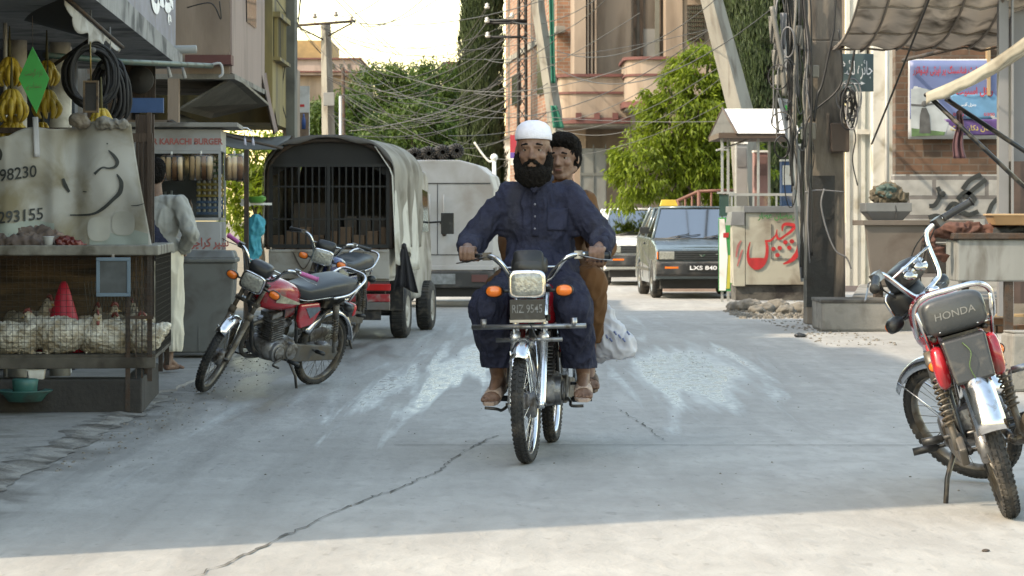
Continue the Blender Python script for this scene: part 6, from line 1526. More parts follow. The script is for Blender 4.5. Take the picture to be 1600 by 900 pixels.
# things under the cage and on the counter
t = thing('plastic_basin', 'turquoise plastic basin standing under the chicken cage', 'basin'); on(t, cx(45), .30 - .42, .092)
m = MB(); m.lathe([(0, .0), (.10, 0), (.13, .04), (.16, .06), (.165, .065), (.16, .068), (.125, .045), (.095, .008), (0, .008)], 28); TURQ = mat('turquoise_plastic', (.04, .17, .15), .5, dirt=((.08, .08, .07), .3, 6)); m.build('bowl', TURQ, t)
m = MB(); m.lathe([(0, .01), (.07, .01), (.075, .10), (.08, .13), (.07, .135), (.0, .135)], 24); m.build('tub', TURQ, t)
t = thing('plastic_tub', 'small white square tub tucked under the cage floor', 'tub'); on(t, cx(58), .02, .27)
m = MB(); m.hexa([(-.04, 0, -.075), (.04, 0, -.075), (.04, .08, -.075), (-.04, .08, -.075), (-.052, -.01, .0), (.052, -.01, .0), (.052, .09, .0), (-.052, .09, .0)]); m.build('tub', WHITEP, t, .006)
m = MB(); m.box((-.056, -.014, -.004), (.056, .094, .006)); m.build('rim', WHITEP, t, .003)
t = thing('cloth_heap', 'crumpled brown cloth and sacking heaped on the left of the counter top', 'cloth'); on(t, cx(25), .25, Z(384, CZ))
b = blob('cloth', [('c', (-.35, 0, .04), (.15, 0, .05), .06, .06), ('c', (-.2, .03, .08), (.05, 0, .09), .05, .04), ('c', (.05, -.05, .03), (.22, -.03, .02), .05, .03), ('c', (-.4, -.1, .02), (.1, -.12, .02), .04, .035)], .01, mat('brown_sacking', (.16, .12, .105), .9, var=.25, scale=8), t, 2, wrinkle(.025, (12, 12, 14), 4))
b = blob('cloth_fold', [('c', (.10, .06, .07), (.24, .02, .06), .05, .035)], .01, mat('pinkish_cloth', (.28, .20, .17), .9), t, 2, wrinkle(.015, (14, 14, 14), 2))
t = thing('paper_cup', 'small white cup on the counter beside the cloth heap', 'cup'); on(t, cx(76), .05, Z(384, CZ))
m = MB(); m.lathe([(0, 0), (.024, 0), (.034, .055), (.036, .057), (.031, .055), (.022, .004), (0, .004)], 20); m.build('cup', mat('white_paper', (.7, .72, .75), .7), t)
m = MB(); m.lathe([(.034, .052), (.037, .055), (.034, .058)], 20, closed=True); m.build('rim', mat('white_paper', (.7, .72, .75), .7), t)
t = thing('meat_heap', 'dark red heap of meat lying on the counter top', 'meat'); on(t, cx(108), .08, Z(384, CZ))
blob('meat', [('c', (-.05, 0, .02), (.05, 0, .015), .035, .022), ('e', (-.01, .02, .035), (.04, .03, .025)), ('c', (.03, .0, .01), (.09, .01, .004), .018, .01)], .006, mat('raw_meat', (.16, .025, .02), .35, 0, .3, 20), t, 1, wrinkle(.010, (30, 30, 30), 2))
# banner screen above the counter
bn = thing('banner_screen', 'sagging white banner screen with phone numbers and black lettering above the chicken counter', 'banner', (X(120, 15.9), 15.9, 0)); o = Vector(bn.location)
def BP_(px, py, bulge=True):
    u = (px - 120) / 120.0; 
    fold = .05 * math.exp(-((px - 88) / 16.0) ** 2) - .03 * math.exp(-((px - 120) / 14.0) ** 2) + .02 * math.sin(px * .055 + py * .02) + .012 * math.sin(px * .02 - py * .05) + .018 * noise.noise(Vector((px * .03, py * .02, 2)))
    D = 15.88 + (.20 * (py - 195) / 190.0) * 0 - fold - (.15 if px < 88 else 0) * min(1, (88 - px) / 80) if px < 88 else 15.88 - fold
    return P(px, py, D) - o
def bedge(v): # right edge and top edge in pixels
    return 205 + 33 * v ** 1.1
m = MB()
def bfn(u, v):
    pr = bedge(v); px = -40 + (pr + 40) * u
    top = 195 + (6 * math.sin(u * 14) if u > .2 else 0) + max(0, (95 - px)) * .20 * (1) - (8 * math.exp(-((px - 200) / 16) ** 2)); bot = 387 + 0 * u
    if px < 95: top += 0
    return BP_(px, top + (bot - top) * v)
m.grid(bfn, 90, 50)
bs = m.build('sheet', mat('dirty_vinyl_banner', (.44, .435, .41), .55, 0, .1, 2.5, .05, 14, dirt=((.26, .22, .14), .5, 3.2)), bn, solid=.003)
# greenish and rusty printed bands at the foot of the banner
def bpatch(x0, x1, y0, y1, mt, nm, off=.006):
    m = MB(); m.grid(lambda u, v: BP_(x0 + (x1 - x0) * u, y1 + (y0 - y1) * v + 3 * math.sin(u * 11 + v * 3)) - V(0, off, 0), 24, 8); return m.build(nm, mt, bs)
bpatch(-40, 85, 346, 386, mat('faint_green_print', (.30, .345, .315), .6, 0, .25, 5), 'green_print'); bpatch(140, 232, 362, 386, mat('faint_green_print', (.30, .345, .315), .6, 0, .25, 5), 'green_print')
RING = mat('ring_print', (.405, .40, .36), .6)
for cxp, cyp in ((155, 358), (193, 349)):
    m = MB(); m.grid(lambda u, v: BP_(cxp + 18 * v * math.copysign(abs(math.cos(2 * PI * u)) ** .7, math.cos(2 * PI * u)), cyp + 19 * v * math.copysign(abs(math.sin(2 * PI * u)) ** .7, math.sin(2 * PI * u))) - V(0, .011, 0), 28, 4); m.build('printed_disc', RING, bs)
def bstroke(pts, w, mt=INK, nm='lettering', off=.014):
    """a brush stroke printed on the banner, in photograph coordinates"""
    q = cat2([(a, b) for a, b, *_ in pts]); ws = [p[2] if len(p) > 2 else 1 for p in pts]; n = len(q); m = MB(); vs = []; fs = []
    for i, (a, b) in enumerate(q):
        a0 = q[max(i - 1, 0)]; a1 = q[min(i + 1, n - 1)]; d = Vector((a1[0] - a0[0], a1[1] - a0[1])).normalized(); t_ = i / (n - 1) * (len(ws) - 1); k = min(int(t_), len(ws) - 2); ww = (ws[k] + (ws[k + 1] - ws[k]) * (t_ - k)) * w / 2
        for s in (-1, 1): vs.append(BP_(a - d.y * ww * s, b + d.x * ww * s) - V(0, off, 0))
    for i in range(n - 1): fs.append((2 * i, 2 * i + 1, 2 * i + 3, 2 * i + 2))
    m.add(vs, fs); return m.build(nm, mt, bs)
bstroke([(170, 235, .3), (178, 243, 1), (184, 253, 1.2), (180, 261, .9), (170, 263, .5), (160, 262, .5), (148, 272, .9)], 5)
bstroke([(183, 272, .3), (190, 285, 1.2), (188, 300, 1.3), (178, 311, 1), (160, 327, .9), (142, 335, .6), (110, 336, .3)], 5.5)
bstroke([(99, 279, .8), (103, 290, 1.2), (109, 300, .7)], 5)
bstroke([(205, 321, .3), (215, 321, .8), (226, 318, .4)], 2)
bstroke([(130, 299, .6), (136, 300, .6)], 2.5); bstroke([(167, 224, .8), (169, 225, .8)], 2.5)
def btext(body, x, y, w, h, slope):
    return text(body, Matrix.Identity(4), w, h, INK, bs, .012, bend=lambda c: BP_(x + c.x, y - c.y - c.x * slope) - V(0, .016 + c.z, 0))
btext('98230', 0, 284, 58, 19, .13); btext('293155', -2, 350, 70, 19, .10)
bstroke([(-2, 232, 1), (2, 240, 1), (0, 250, 1)], 5)
m = MB(); m.grid(lambda u, v: BP_(52 + 9 * u + 3 * v, 183 + 62 * v) - V(0, .03, 0), 3, 10); tagm = m.build('strip', mat('pale_grey_strip', (.48, .48, .50), .6), None, solid=.003)
tagm.location = o; tag(tagm, 'narrow pale strip hanging just below the green diamond sign', 'strip')
# green diamond sign
t = thing('diamond_sign', 'bright green diamond shaped card sign hanging among the bananas', 'sign', tuple(P(53, 125, 15.5))); s = 15.5 / 4000
m = MB(); m.prism([(-24 * s, 2 * s), (4 * s, -52 * s), (24 * s, 2 * s), (-2 * s, 52 * s)], -.004, .004); bo = m.build('card', mat('green_card', (.02, .30, .06), .55, 0, .1, 8), t)
for k, (a, b_, w, h) in enumerate(((-14, 4, 28, 14), (-12, -16, 24, 13))): text(urdu(('تازہ گوشت', 'دستیاب ہے')[k]), frame((a * s, -.008, b_ * s), (1, 0, 0), (0, 0, 1)), w * s, h * s, mat('dull_red_lettering', (.20, .16, .08), .7), bo, -.005)
m = MB(); m.tube([(-2 * s, 0, 52 * s), (-2.5 * s, .0, 100 * s)], .002, 5); m.build('string', RUST, t)
# bananas
BAN = mat('ripe_banana', (.38, .26, .03), .5, 0, .2, 12, dirt=((.14, .09, .03), .2, 20))
def bananas(label, px, py, D, n=9, k=1.0, sd=1):
    t = thing('banana_bunch', label, 'bananas', tuple(P(px, py, D)), rz=sd, group='banana bunches hanging in the shop front'); r_ = random.Random(sd)
    for tier in range(2):
        for i in range(n):
            a = 2 * PI * i / n + tier * .35; m = MB(); ca, sa = math.cos(a), math.sin(a); R0 = (.035 + .02 * tier) * k; z0 = .02 - tier * .045 * k
            pts = [(R0 * .4 * ca, R0 * .4 * sa, z0), (R0 * ca, R0 * sa, z0 - .02 * k), (R0 * 1.7 * ca, R0 * 1.7 * sa, z0 - .07 * k), (R0 * 1.6 * ca, R0 * 1.6 * sa, z0 - .12 * k), (R0 * 1.1 * ca, R0 * 1.1 * sa, z0 - .155 * k)]
            q = cat_rom(pts, 3); m.tube(q, [(.006 + .013 * math.sin(PI * min(1, j / (len(q) - 1) * .96 + .04))) * k for j in range(len(q))], 7); m.build('banana', BAN, t)
    m = MB(); m.tube([(0, 0, .22), (0, 0, -.03)], [.004, .014], 6); m.build('stalk', mat('banana_stalk', (.10, .085, .03), .8), t)
bananas('upper banana bunch at the left edge of the shop front', 15, 95, 16.2, 9, .9, 1)
bananas('second banana bunch down at the left edge, left of the green diamond', 18, 145, 16.0, 10, 1.0, 2)
bananas('lowest banana bunch at the left edge, just above the banner screen', 20, 186, 16.1, 8, .9, 3)
bananas('banana bunch half hidden behind the upper right side of the green diamond', 73, 100, 16.6, 8, .8, 4)
bananas('banana bunch behind the lower right side of the green diamond', 74, 146, 16.5, 9, .9, 5)
bananas('yellow banana bunch resting above the banner beside the stones', 158, 175, 16.0, 8, .95, 6)
bananas('small banana bunch barely showing above the banner, under the diamond', 66, 196, 16.6, 6, .7, 7)
# stone and sack on top of the banner
t = blob('stone', [('e', (0, 0, 0), (.065, .06, .05)), ('e', (.01, 0, -.02), (.06, .055, .035))], .007, mat('river_stone', (.22, .18, .14), .8, 0, .2, 12, .3, 40), None, 2, wrinkle(.006, (20, 20, 20), 1)); t.location = P(124, 188, 15.86); tag(t, 'round brown stone holding down the top edge of the banner', 'stone')
t = blob('sandbag', [('c', (-.06, 0, 0), (.08, 0, 0), .035, .032), ('e', (-.04, 0, .01), (.05, .05, .035))], .007, mat('grey_sack', (.24, .22, .19), .9, 0, .2, 12, .3, 40), None, 2, wrinkle(.010, (20, 20, 20), 1)); t.location = P(173, 194, 15.86); tag(t, 'flat grey sandbag weighing down the banner top, right of the bananas', 'sandbag')
# beam that carries the banner
t = thing('wooden_beam', 'thin wooden beam carrying the top of the white banner screen', 'beam', tuple(P(90, 203, 15.98)))
m = MB(); m.box((-.75, .0, -.02), (.45, .035, .015)); m.box((-.75, .0, -1.0), (-.715, .035, -.02)); m.box((.42, .0, -.75), (.45, .035, -.02)); m.build('beam', WOODD, t, .003)
# tall slatted rack
t = thing('slatted_rack', 'tall dark brown slatted wooden rack behind the right edge of the banner', 'rack', (X(222, 16.6), 16.6, .08), yaw)
m = MB(); s = 16.6 / 4000
for k in range(5): m.box(((-15 + k * 7) * s, 0, .9), ((-12.5 + k * 7) * s, .03, Z(212, 16.6) - .08))
m.box((-16 * s, -.005, Z(222, 16.6) - .08), (16 * s, .035, Z(208, 16.6) - .08)); m.box((-16 * s, -.005, .95), (16 * s, .035, 1.0)); m.box((8 * s, -.01, -.08), (14 * s, .04, 1.8)); m.build('slat', WOODD, t)
m = MB(); m.box((-15 * s, .30, -.08), (-11 * s, .34, 1.8)); m.box((10 * s, .30, -.08), (14 * s, .34, 1.8)); m.box((-15 * s, .34, .9), (14 * s, .36, 1.8)); m.build('frame', WOODD, t)
# hanging coils
t = thing('hose_coil', 'big coil of black hose hanging from the shop front, left of two', 'hose', tuple(P(142, 105, 16.3)), R(20), 'black hose coils')
HOSE = mat('black_hose', (.012, .012, .014), .7, dirt=((.05, .05, .055), .3, 6))
def coil(t, rx, rz, n, sd):
    r_ = random.Random(sd); m = MB()
    for k in range(n):
        a0 = r_.uniform(0, 6); rr1 = rx * r_.uniform(.72, 1.0); rr2 = rz * r_.uniform(.78, 1.0); dy = r_.uniform(-.06, .06); dx = r_.uniform(-.02, .02)
        m.tube([(dx + rr1 * math.cos(a + a0), dy + .02 * math.sin(a * 2), rr2 * math.sin(a + a0) - rz * .2 - (.03 if math.sin(a + a0) < 0 else 0)) for a in [2 * PI * j / 30 for j in range(30)]], .011, 6, closed=True)
    m.build('coil', HOSE, t)
    m = MB(); m.tube([(0, 0, rz * .6), (0, 0, rz * .6 + .25)], .006, 6); m.tube([(0, -.08, rz * .55), (0, .08, rz * .62)], .02, 8); m.build('strap', mat('grey_strap', (.15, .15, .15), .8), t)
coil(t, .16, .19, 22, 3)
t = thing('hose_coil', 'right of the two black hose coils, nearer the grey canopy edge', 'hose', tuple(P(172, 132, 16.5)), R(-25), 'black hose coils'); coil(t, .11, .20, 20, 4)
# hanging scale frame
t = thing('hanging_scale', 'small wooden framed board hanging in front of the black hose coils', 'scale', tuple(P(142, 150, 15.8))); s = 15.8 / 4000
m = MB(); m.box((-12 * s, -.01, -26 * s), (-9 * s, .02, 24 * s)); m.box((9 * s, -.01, -26 * s), (12 * s, .02, 24 * s)); m.box((-9 * s, -.01, -26 * s), (9 * s, .02, -23 * s)); m.box((-9 * s, -.01, 21 * s), (9 * s, .02, 24 * s)); m.build('frame', WOODM, t)
m = MB(); m.box((-9 * s, 0, -23 * s), (9 * s, .01, 21 * s)); m.build('board', DARKIN, t)
m = MB(); m.tube([(0, 0, 24 * s), (-1 * s, 0, 85 * s)], .005, 6); m.build('hanger', mat('brass_hook', (.3, .2, .06), .4, .7), t)
# grey awning with a torn edge, top left
t = thing('torn_awning', 'dark awning with a torn white edge hanging over the banana display', 'awning', tuple(P(100, 20, 16.0))); o = Vector(t.location)
a, b_, c_, d_ = P(-60, -60, 16.5) - o, P(100, -14, 15.6) - o, P(150, 62, 16.6) - o, P(-60, 5, 18.0) - o
m = MB(); m.grid(lambda u, v: (a.lerp(b_, u)).lerp(d_.lerp(c_, u), v) + V(0, 0, -.03 * math.sin(v * PI)), 16, 8); m.build('awning_cloth', mat('dark_awning', (.045, .045, .045), .8), t, solid=.006)
m = MB(); e0, e1 = P(104, -4, 15.7) - o, P(192, 74, 16.7) - o
m.grid(lambda u, v: e0.lerp(e1, u) + V(-.012 + .02 * math.sin(u * 23) * v, -.01, -.015 + (-.03 - .085 * math.sin(min(1, u * 1.3) * PI) ** .7 - .02 * math.sin(u * 31)) * v), 40, 5); m.build('torn_edge', mat('torn_white_plastic', (.45, .44, .42), .7, dirt=((.2, .18, .16), .4, 8)), t, solid=.003)
m = MB(); m.tube([e0, e1], .012, 6); m.tube([P(75, 108, 16.8) - o, P(140, 62, 16.4) - o], .012, 6); m.build('arm', RUST, t)
t = thing('green_pole', 'dark green horizontal pole with rags tied to its tip, under the sign board', 'pole', tuple(P(200, 98, 18.5))); o = Vector(t.location)
m = MB(); m.tube([P(70, 86, 17.5) - o, P(200, 97, 18.4) - o, P(330, 103, 20.5) - o], .022, 10); m.build('pole', mat('dark_green_paint', (.03, .07, .05), .5, dirt=((.12, .10, .08), .3, 8)), t)
m = MB(); q = P(338, 103, 20.5) - o; m.tube(cat_rom([q + V(-.06, 0, 0), q + V(.03, 0, .02), q + V(.05, 0, -.06), q + V(.02, 0, -.09)], 4), [.012] * 13, 6); m.build('rag', mat('white_rag', (.5, .5, .5), .9), t)
for a, b, D in ((285, 104, 19.9), (262, 102, 19.5)): q2 = P(a, b, D) - o; m = MB(); m.tube([q2, q2 + V(.02, 0, -.09)], [.010, .018], 6); m.build('rag', mat('white_rag', (.5, .5, .5), .9), t)
t = thing('round_lamp', 'dark round wall lamp on the peach wall beside the hose coils', 'lamp', tuple(P(220, 125, 21.5))); m = MB(); m.lathe([(0, 0), (.10, 0), (.115, .02), (.11, .05), (.0, .07)], 24, trs((0, 0, 0), (R(90), 0, 0))); m.build('lamp_body', DARKIN, t)
m = MB(); m.box((-.14, .0, -.15), (.12, .03, .16)); m.build('back_plate', WOODD, t)

# ------------------------------------------------------------------ burger stall
bs_ = thing('burger_stall', 'white burger stall with red lettering and glass display of eggs and bread', 'stall', (X(300, 22.5), 22.5, 0), R(3)); s = 22.5 / 4000
STW = mat('stall_white', (.43, .44, .46), .5, 0, .08, 2, .02, 10, dirt=((.30, .28, .25), .35, 3))
def sx(px): return (px - 300) * s
def sz(py): return Z(py, 22.5)
m = MB(); m.box((sx(195), 0, sz(236)), (sx(345), .04, sz(202))); hd_ = m.build('header', STW, bs_, .004)
text('SUPER KARACHI BURGER', frame((sx(213), -.004, sz(226)), (1, 0, 0), (0, 0, 1)), 135 * s, 10 * s, PINKINK, hd_, .035)
m = MB(); m.box((sx(345) - .04, .04, sz(236)), (sx(345), .75, sz(202))); m.build('side_header', STW, bs_, .004)
m = MB(); m.box((sx(190), -.10, sz(199)), (sx(372), .85, sz(192))); m.build('stall_roof', mat('stall_roof_sheet', (.30, .29, .27), .6, dirt=((.12, .1, .09), .4, 4)), bs_, .004)
for a in (195, 341): m = MB(); m.box((sx(a), 0, sz(345)), (sx(a + 4), .04, sz(236))); m.build('window_post', STW, bs_)
m = MB(); m.box((sx(342), .70, sz(345)), (sx(345), .75, sz(236))); m.build('window_post', STW, bs_)
m = MB(); m.box((sx(195), 0, sz(345)), (sx(345), .75, sz(340))); m.box((sx(195), -.004, sz(240)), (sx(345), .03, sz(236))); m.build('shelf_board', STW, bs_)
m = MB(); m.box((sx(195), 0, 0.06), (sx(345), .75, sz(346))); cab = m.build('cabinet', STW, bs_, .006)
text(urdu('سپر کراچی برگر'), frame((sx(265), -.006, sz(391)), (1, 0, 0), (0, 0, 1)), 92 * s, 22 * s, mat('stall_red', (.42, .10, .09), .6), cab, .02)
text(urdu('برگر'), frame((sx(345) + .006, .12, sz(391)), (0, 1, 0), (0, 0, 1)), .5, 20 * s, mat('stall_red', (.42, .10, .09), .6), cab, .02)
m = MB(); m.box((sx(199), .012, sz(340)), (sx(341), .018, sz(240))); m.build('glass_pane', glass('stall_glass', (.80, .83, .83), .05, .03), bs_)
m = MB(); m.box((sx(195), .70, sz(340)), (sx(341), .74, sz(236))); m.build('back_board', mat('stall_inside', (.10, .10, .10), .8), bs_)
# egg trays stacked at the back: rows of eggs in coloured trays
EGG = mat('egg_shell', (.55, .50, .42), .5)
rows = [('green', 249, (.06, .12, .05)), ('green', 258, (.06, .12, .05)), ('green', 267, (.06, .12, .05)), ('yellow', 276, (.42, .29, .05)), ('yellow', 285, (.42, .29, .05)), ('yellow', 294, (.42, .29, .05)), ('yellow', 303, (.42, .29, .05)), ('blue', 313, (.05, .13, .28)), ('blue', 322, (.05, .13, .28)), ('blue', 331, (.05, .13, .28))]
for k, (cn, py, c) in enumerate(rows):
    t = thing('egg_tray', '%s tray of eggs, %s of the stack behind the stall glass' % (cn, ['topmost', 'second from the top', 'third from the top', 'fourth from the top', 'fifth from the top', 'sixth from the top', 'fourth from the bottom', 'third from the bottom', 'second from the bottom', 'lowest'][k]), 'egg tray', tuple(Matrix.Translation(bs_.location) @ Matrix.Rotation(R(3), 4, 'Z') @ Vector((sx(322), .45, sz(py + 4)))), R(3), 'egg trays in the burger stall')
    wd_ = .10 if k < 3 else .115
    m = MB(); m.box((-wd_, -.02, 0), (wd_, .05, .022)); m.box((-wd_, .024, .022), (wd_, .05, .056)); m.build('tray', mat(cn + '_tray', c, .6), t)
    m = MB()
    for j in range(5): m.ball((-wd_ * .84 + j * wd_ * .42, 0.0, .034), (.017, .017, .021), 10)
    m.build('egg', EGG, t)
BREAD = mat('bread_crumb', (.74, .58, .40), .8, 0, .1, 8); CRUST = mat('bread_crust', (.40, .19, .07), .7, 0, .2, 8)
def bread(label, px, py, n, D=22.42, side=0.0, w=9, h=38):
    t = thing('bread_bag', label, 'bread', tuple(P(px, py, D)), R(3) + side, 'bags of bread hanging in the burger stall')
    for k in range(n):
        x = (k - (n - 1) / 2) * w * s; m = MB(); m.loft([(-h * s, x, 0, .010, .02), (-h * s + .015, x, 0, .021, .035), (-.03, x, 0, .022, .035), (-.008, x, 0, .015, .022)], 14, 3, 'z'); m.build('bread_roll', BREAD if k % 3 != 2 else CRUST, t)
    m = MB(); m.loft([(-h * s - .004, 0, 0, n * w * s * .5 + .004, .04), (-.01, 0, 0, n * w * s * .5 + .004, .04), (.015, 0, 0, n * w * s * .35, .02)], 20, 4, 'z'); m.build('clear_bag', glass('clear_film', (.93, .92, .9), .25, .04), t)
    m = MB(); m.tube([(0, 0, 0), (0, 0, .04)], .01, 6); m.build('knot', WHITEP, t)
bread('bag of long bread rolls hanging at the left of the stall window', 268, 244, 4)
bread('bag of long bread rolls hanging at the middle of the stall window', 314, 243, 4)
bread('bag of pale bread loaves hung outside the right corner of the burger stall', 366, 243, 3, 22.3, R(20))
bread('second bag of bread hung outside the right corner, slightly further back', 379, 246, 2, 22.9, R(30))
t = thing('bottle_group', 'row of sauce bottles behind the glass of the burger stall', 'bottles', tuple(P(272, 340, 22.55)), R(3))
for k, (c, h) in enumerate((((.45, .46, .46), .24), ((.45, .46, .46), .22), ((.5, .5, .5), .23), ((.16, .10, .05), .16), ((.30, .20, .08), .17), ((.28, .12, .05), .15))):
    m = MB(); x = -.14 + k * .055; m.lathe([(0, 0), (.022, 0), (.022, h * .7), (.01, h * .85), (.01, h), (0, h)], 14, trs((x, .1, .01))); m.build('bottle', mat('bottle_%d' % k, c, .3), t)
# grey plastic bin
t = thing('grey_bin', 'tall dull grey lidded bin standing in front of the burger stall', 'bin', (X(322, 21.6), 21.6, .06), R(3)); s2 = 21.6 / 4000
GB = mat('grey_bin_plastic', (.155, .16, .155), .5, 0, .1, 3, .03, 12, dirt=((.11, .10, .09), .4, 4))
m = MB(); m.hexa([(-46 * s2, 0, 0), (38 * s2, 0, 0), (38 * s2, .5, 0), (-46 * s2, .5, 0), (-51 * s2, -.03, .76), (44 * s2, -.03, .76), (44 * s2, .53, .76), (-51 * s2, .53, .76)]); m.build('bin_body', GB, t, .015)
m = MB(); m.box((-54 * s2, -.05, .76), (47 * s2, .56, .80)); m.hexa([(-52 * s2, -.03, .80), (45 * s2, -.03, .80), (45 * s2, .55, .80), (-52 * s2, .55, .80), (-47 * s2, .02, .86), (41 * s2, .02, .86), (41 * s2, .5, .86), (-47 * s2, .5, .86)]); m.build('lid', GB, t, .012)
m = MB(); m.box((-12 * s2, -.012, .02), (-10.5 * s2, -.002, .74)); m.build('seam', GB, t)
# turquoise sack and green tub at the stall's corner
t = thing('post', 'dark slim post at the right corner of the burger stall', 'post', (X(385, 22.6), 22.6, .05)); m = MB(); m.box((-.02, -.02, 0), (.02, .02, 1.75)); m.build('post_shaft', RUST, t); m = MB(); m.box((-.05, -.05, 0), (.05, .05, .02)); m.build('foot', RUST, t)
t = thing('turquoise_sack', 'bright turquoise cloth sack hanging beside the burger stall', 'sack', tuple(P(398, 338, 22.8)))
TQ = mat('turquoise_cloth', (.02, .25, .33), .7, 0, .15, 8, .3, 30)
blob('sack', [('e', (0, 0, -.09), (.085, .07, .10)), ('e', (-.01, 0, -.25), (.075, .06, .14)), ('c', (-.03, 0, -.3), (-.05, 0, -.62), .055, .035), ('e', (.03, 0, -.06), (.06, .05, .055))], .009, TQ, t, 3, wrinkle(.018, (9, 9, 7), 2))
m = MB(); m.tube([(0, 0, .0), (-.02, 0, .10)], .008, 6); m.build('tie', RUST, t)
t = thing('green_basket', 'small light green plastic basket on a bracket beside the burger stall', 'basket', tuple(P(400, 317, 22.7)))
m = MB(); m.lathe([(0, 0), (.06, 0), (.085, .05), (.09, .055), (.08, .05), (.055, .006), (0, .006)], 20); m.ball((.05, 0, .035), (.04, .04, .03)); m.build('basket', mat('light_green_plastic', (.12, .36, .06), .5), t)
m = MB(); m.box((-.14, -.02, -.02), (.14, .02, 0)); m.box((-.13, -.03, -.03), (-.05, .03, .035)); m.build('bracket', WHITEP, t)
t = thing('tassel_garland', 'white garland with two hanging tassels at the stall roof corner', 'garland', tuple(P(380, 200, 22.2)))
m = MB(); m.tube(cat_rom([(0, 0, 0), (.03, 0, .0), (.06, 0, -.02), (.085, 0, -.03)], 3), .007, 6); m.build('cord', WHITEINK, t)
for x in (.015, .085): m = MB(); m.tube([(x, 0, -.02), (x, 0, -.09)], .003, 5); m.tube([(x, 0, -.09), (x, 0, -.15)], [.007, .017], 8); m.build('tassel', mat('lilac_white', (.6, .6, .72), .8), t)

# ------------------------------------------------------------------ right side stalls
t = thing('chips_stall', 'cream chips stall counter with red brush lettering', 'stall', (X(1165, 33.5), 33.5, .12)); s = 33.5 / 4000
def cxx(px): return (px - 1165) * s
def czz(py): return Z(py, 33.5) - .12
CRM = mat('cream_panel', (.50, .475, .39), .6, 0, .08, 2, .03, 10, dirt=((.26, .22, .17), .4, 2.5))
m = MB(); m.hexa([(cxx(1165), 0, czz(445)), (cxx(1282), 0, czz(445)), (cxx(1282), .9, czz(445)), (cxx(1150), .9, czz(445)), (cxx(1165), 0, czz(332)), (cxx(1282), 0, czz(332)), (cxx(1282), .9, czz(332)), (cxx(1150), .9, czz(332))])
pb = m.build('counter_body', CRM, t, .006)
m = MB(); m.hexa([(cxx(1162), -.03, czz(332)), (cxx(1284), -.03, czz(332)), (cxx(1284), .93, czz(332)), (cxx(1143), .93, czz(332)), (cxx(1162), -.03, czz(322)), (cxx(1284), -.03, czz(322)), (cxx(1284), .93, czz(322)), (cxx(1143), .93, czz(322))]); m.build('counter_top', mat('grey_steel_top', (.22, .23, .24), .5, .3, .15, 4), t, .004)
m = MB(); m.hexa([(cxx(1142), -.0, czz(352)), (cxx(1163), -.03, czz(352)), (cxx(1163), .9, czz(352)), (cxx(1142), .9, czz(352)), (cxx(1144), 0, czz(331)), (cxx(1163), -.03, czz(331)), (cxx(1163), .9, czz(331)), (cxx(1146), .9, czz(331))]); m.build('side_flap', mat('grey_steel_top', (.22, .23, .24), .5, .3), t)
m = MB(); m.hexa([(cxx(1147), .0, czz(447)), (cxx(1164), -.004, czz(447)), (cxx(1164), .5, czz(447)), (cxx(1149), .5, czz(447)), (cxx(1144), 0, czz(352)), (cxx(1164), -.004, czz(352)), (cxx(1164), .5, czz(352)), (cxx(1146), .5, czz(352))]); m.build('side_panel', CRM, t)
m = MB(); m.box((cxx(1205), -.012, czz(405)), (cxx(1250), -.006, czz(404))); m.box((cxx(1205), -.012, czz(404)), (cxx(1206), -.006, czz(350))); m.build('panel_seam', mat('seam_shadow_gap', (.08, .08, .08), .8), pb)
# the big red word, brushed
def cst(pts, w, mt, nm='lettering', y=-.016):
    q = cat2([(a, b) for a, b, *_ in pts]); ws = [p[2] if len(p) > 2 else 1 for p in pts]; n = len(q); m = MB(); vs = []; fs = []
    for i, (a, b) in enumerate(q):
        a0 = q[max(i - 1, 0)]; a1 = q[min(i + 1, n - 1)]; d = Vector((a1[0] - a0[0], a1[1] - a0[1])).normalized(); t_ = i / (n - 1) * (len(ws) - 1); k = min(int(t_), len(ws) - 2); ww = (ws[k] + (ws[k + 1] - ws[k]) * (t_ - k)) * w / 2
        for s_ in (-1, 1): vs.append((cxx(a - d.y * ww * s_), y, czz(b + d.x * ww * s_)))
    for i in range(n - 1): fs.append((2 * i, 2 * i + 1, 2 * i + 3, 2 * i + 2))
    m.add(vs, fs); return m.build(nm, mt, pb)
cst([(1172, 378, .25), (1169.5, 388, .7), (1168.5, 400, 1), (1171, 411, 1.2), (1177, 418, 1)], 4.2, REDINK)
cst([(1196, 375, .5), (1198.4, 386, 1), (1197.5, 400, 1.1), (1193, 411, 1.3), (1186, 418, 1.2), (1177, 419.5, .8)], 4.6, REDINK, y=-.0164)
m = MB(); m.prism([(cxx(a_), czz(b_)) for a_, b_ in ((1170, 403), (1196, 403), (1193, 412), (1184, 419.5), (1178, 421.5), (1172, 414))], -.0172, -.0140); m.build('lettering', REDINK, pb)
cst([(1195, 377, .9), (1203, 376, 1), (1209, 371, .8), (1212.5, 366, .6), (1214, 358.5, .4)], 3.6, REDINK, y=-.0168); cst([(1213, 362, .4), (1214.5, 371, 1), (1219, 373, 1), (1229, 366, .8)], 3.8, REDINK, y=-.0176)
cst([(1222, 361, .3), (1223, 353, .9), (1229, 350, 1.1), (1241, 353, 1.3), (1236, 361, 1), (1228, 367, .8)], 4.6, REDINK, y=-.0180)
cst([(1247, 381, .7), (1246.5, 391, 1.2), (1242, 401, 1.7), (1234, 408, 1.2), (1223.5, 412.5, .4)], 4.6, REDINK, y=-.0164)
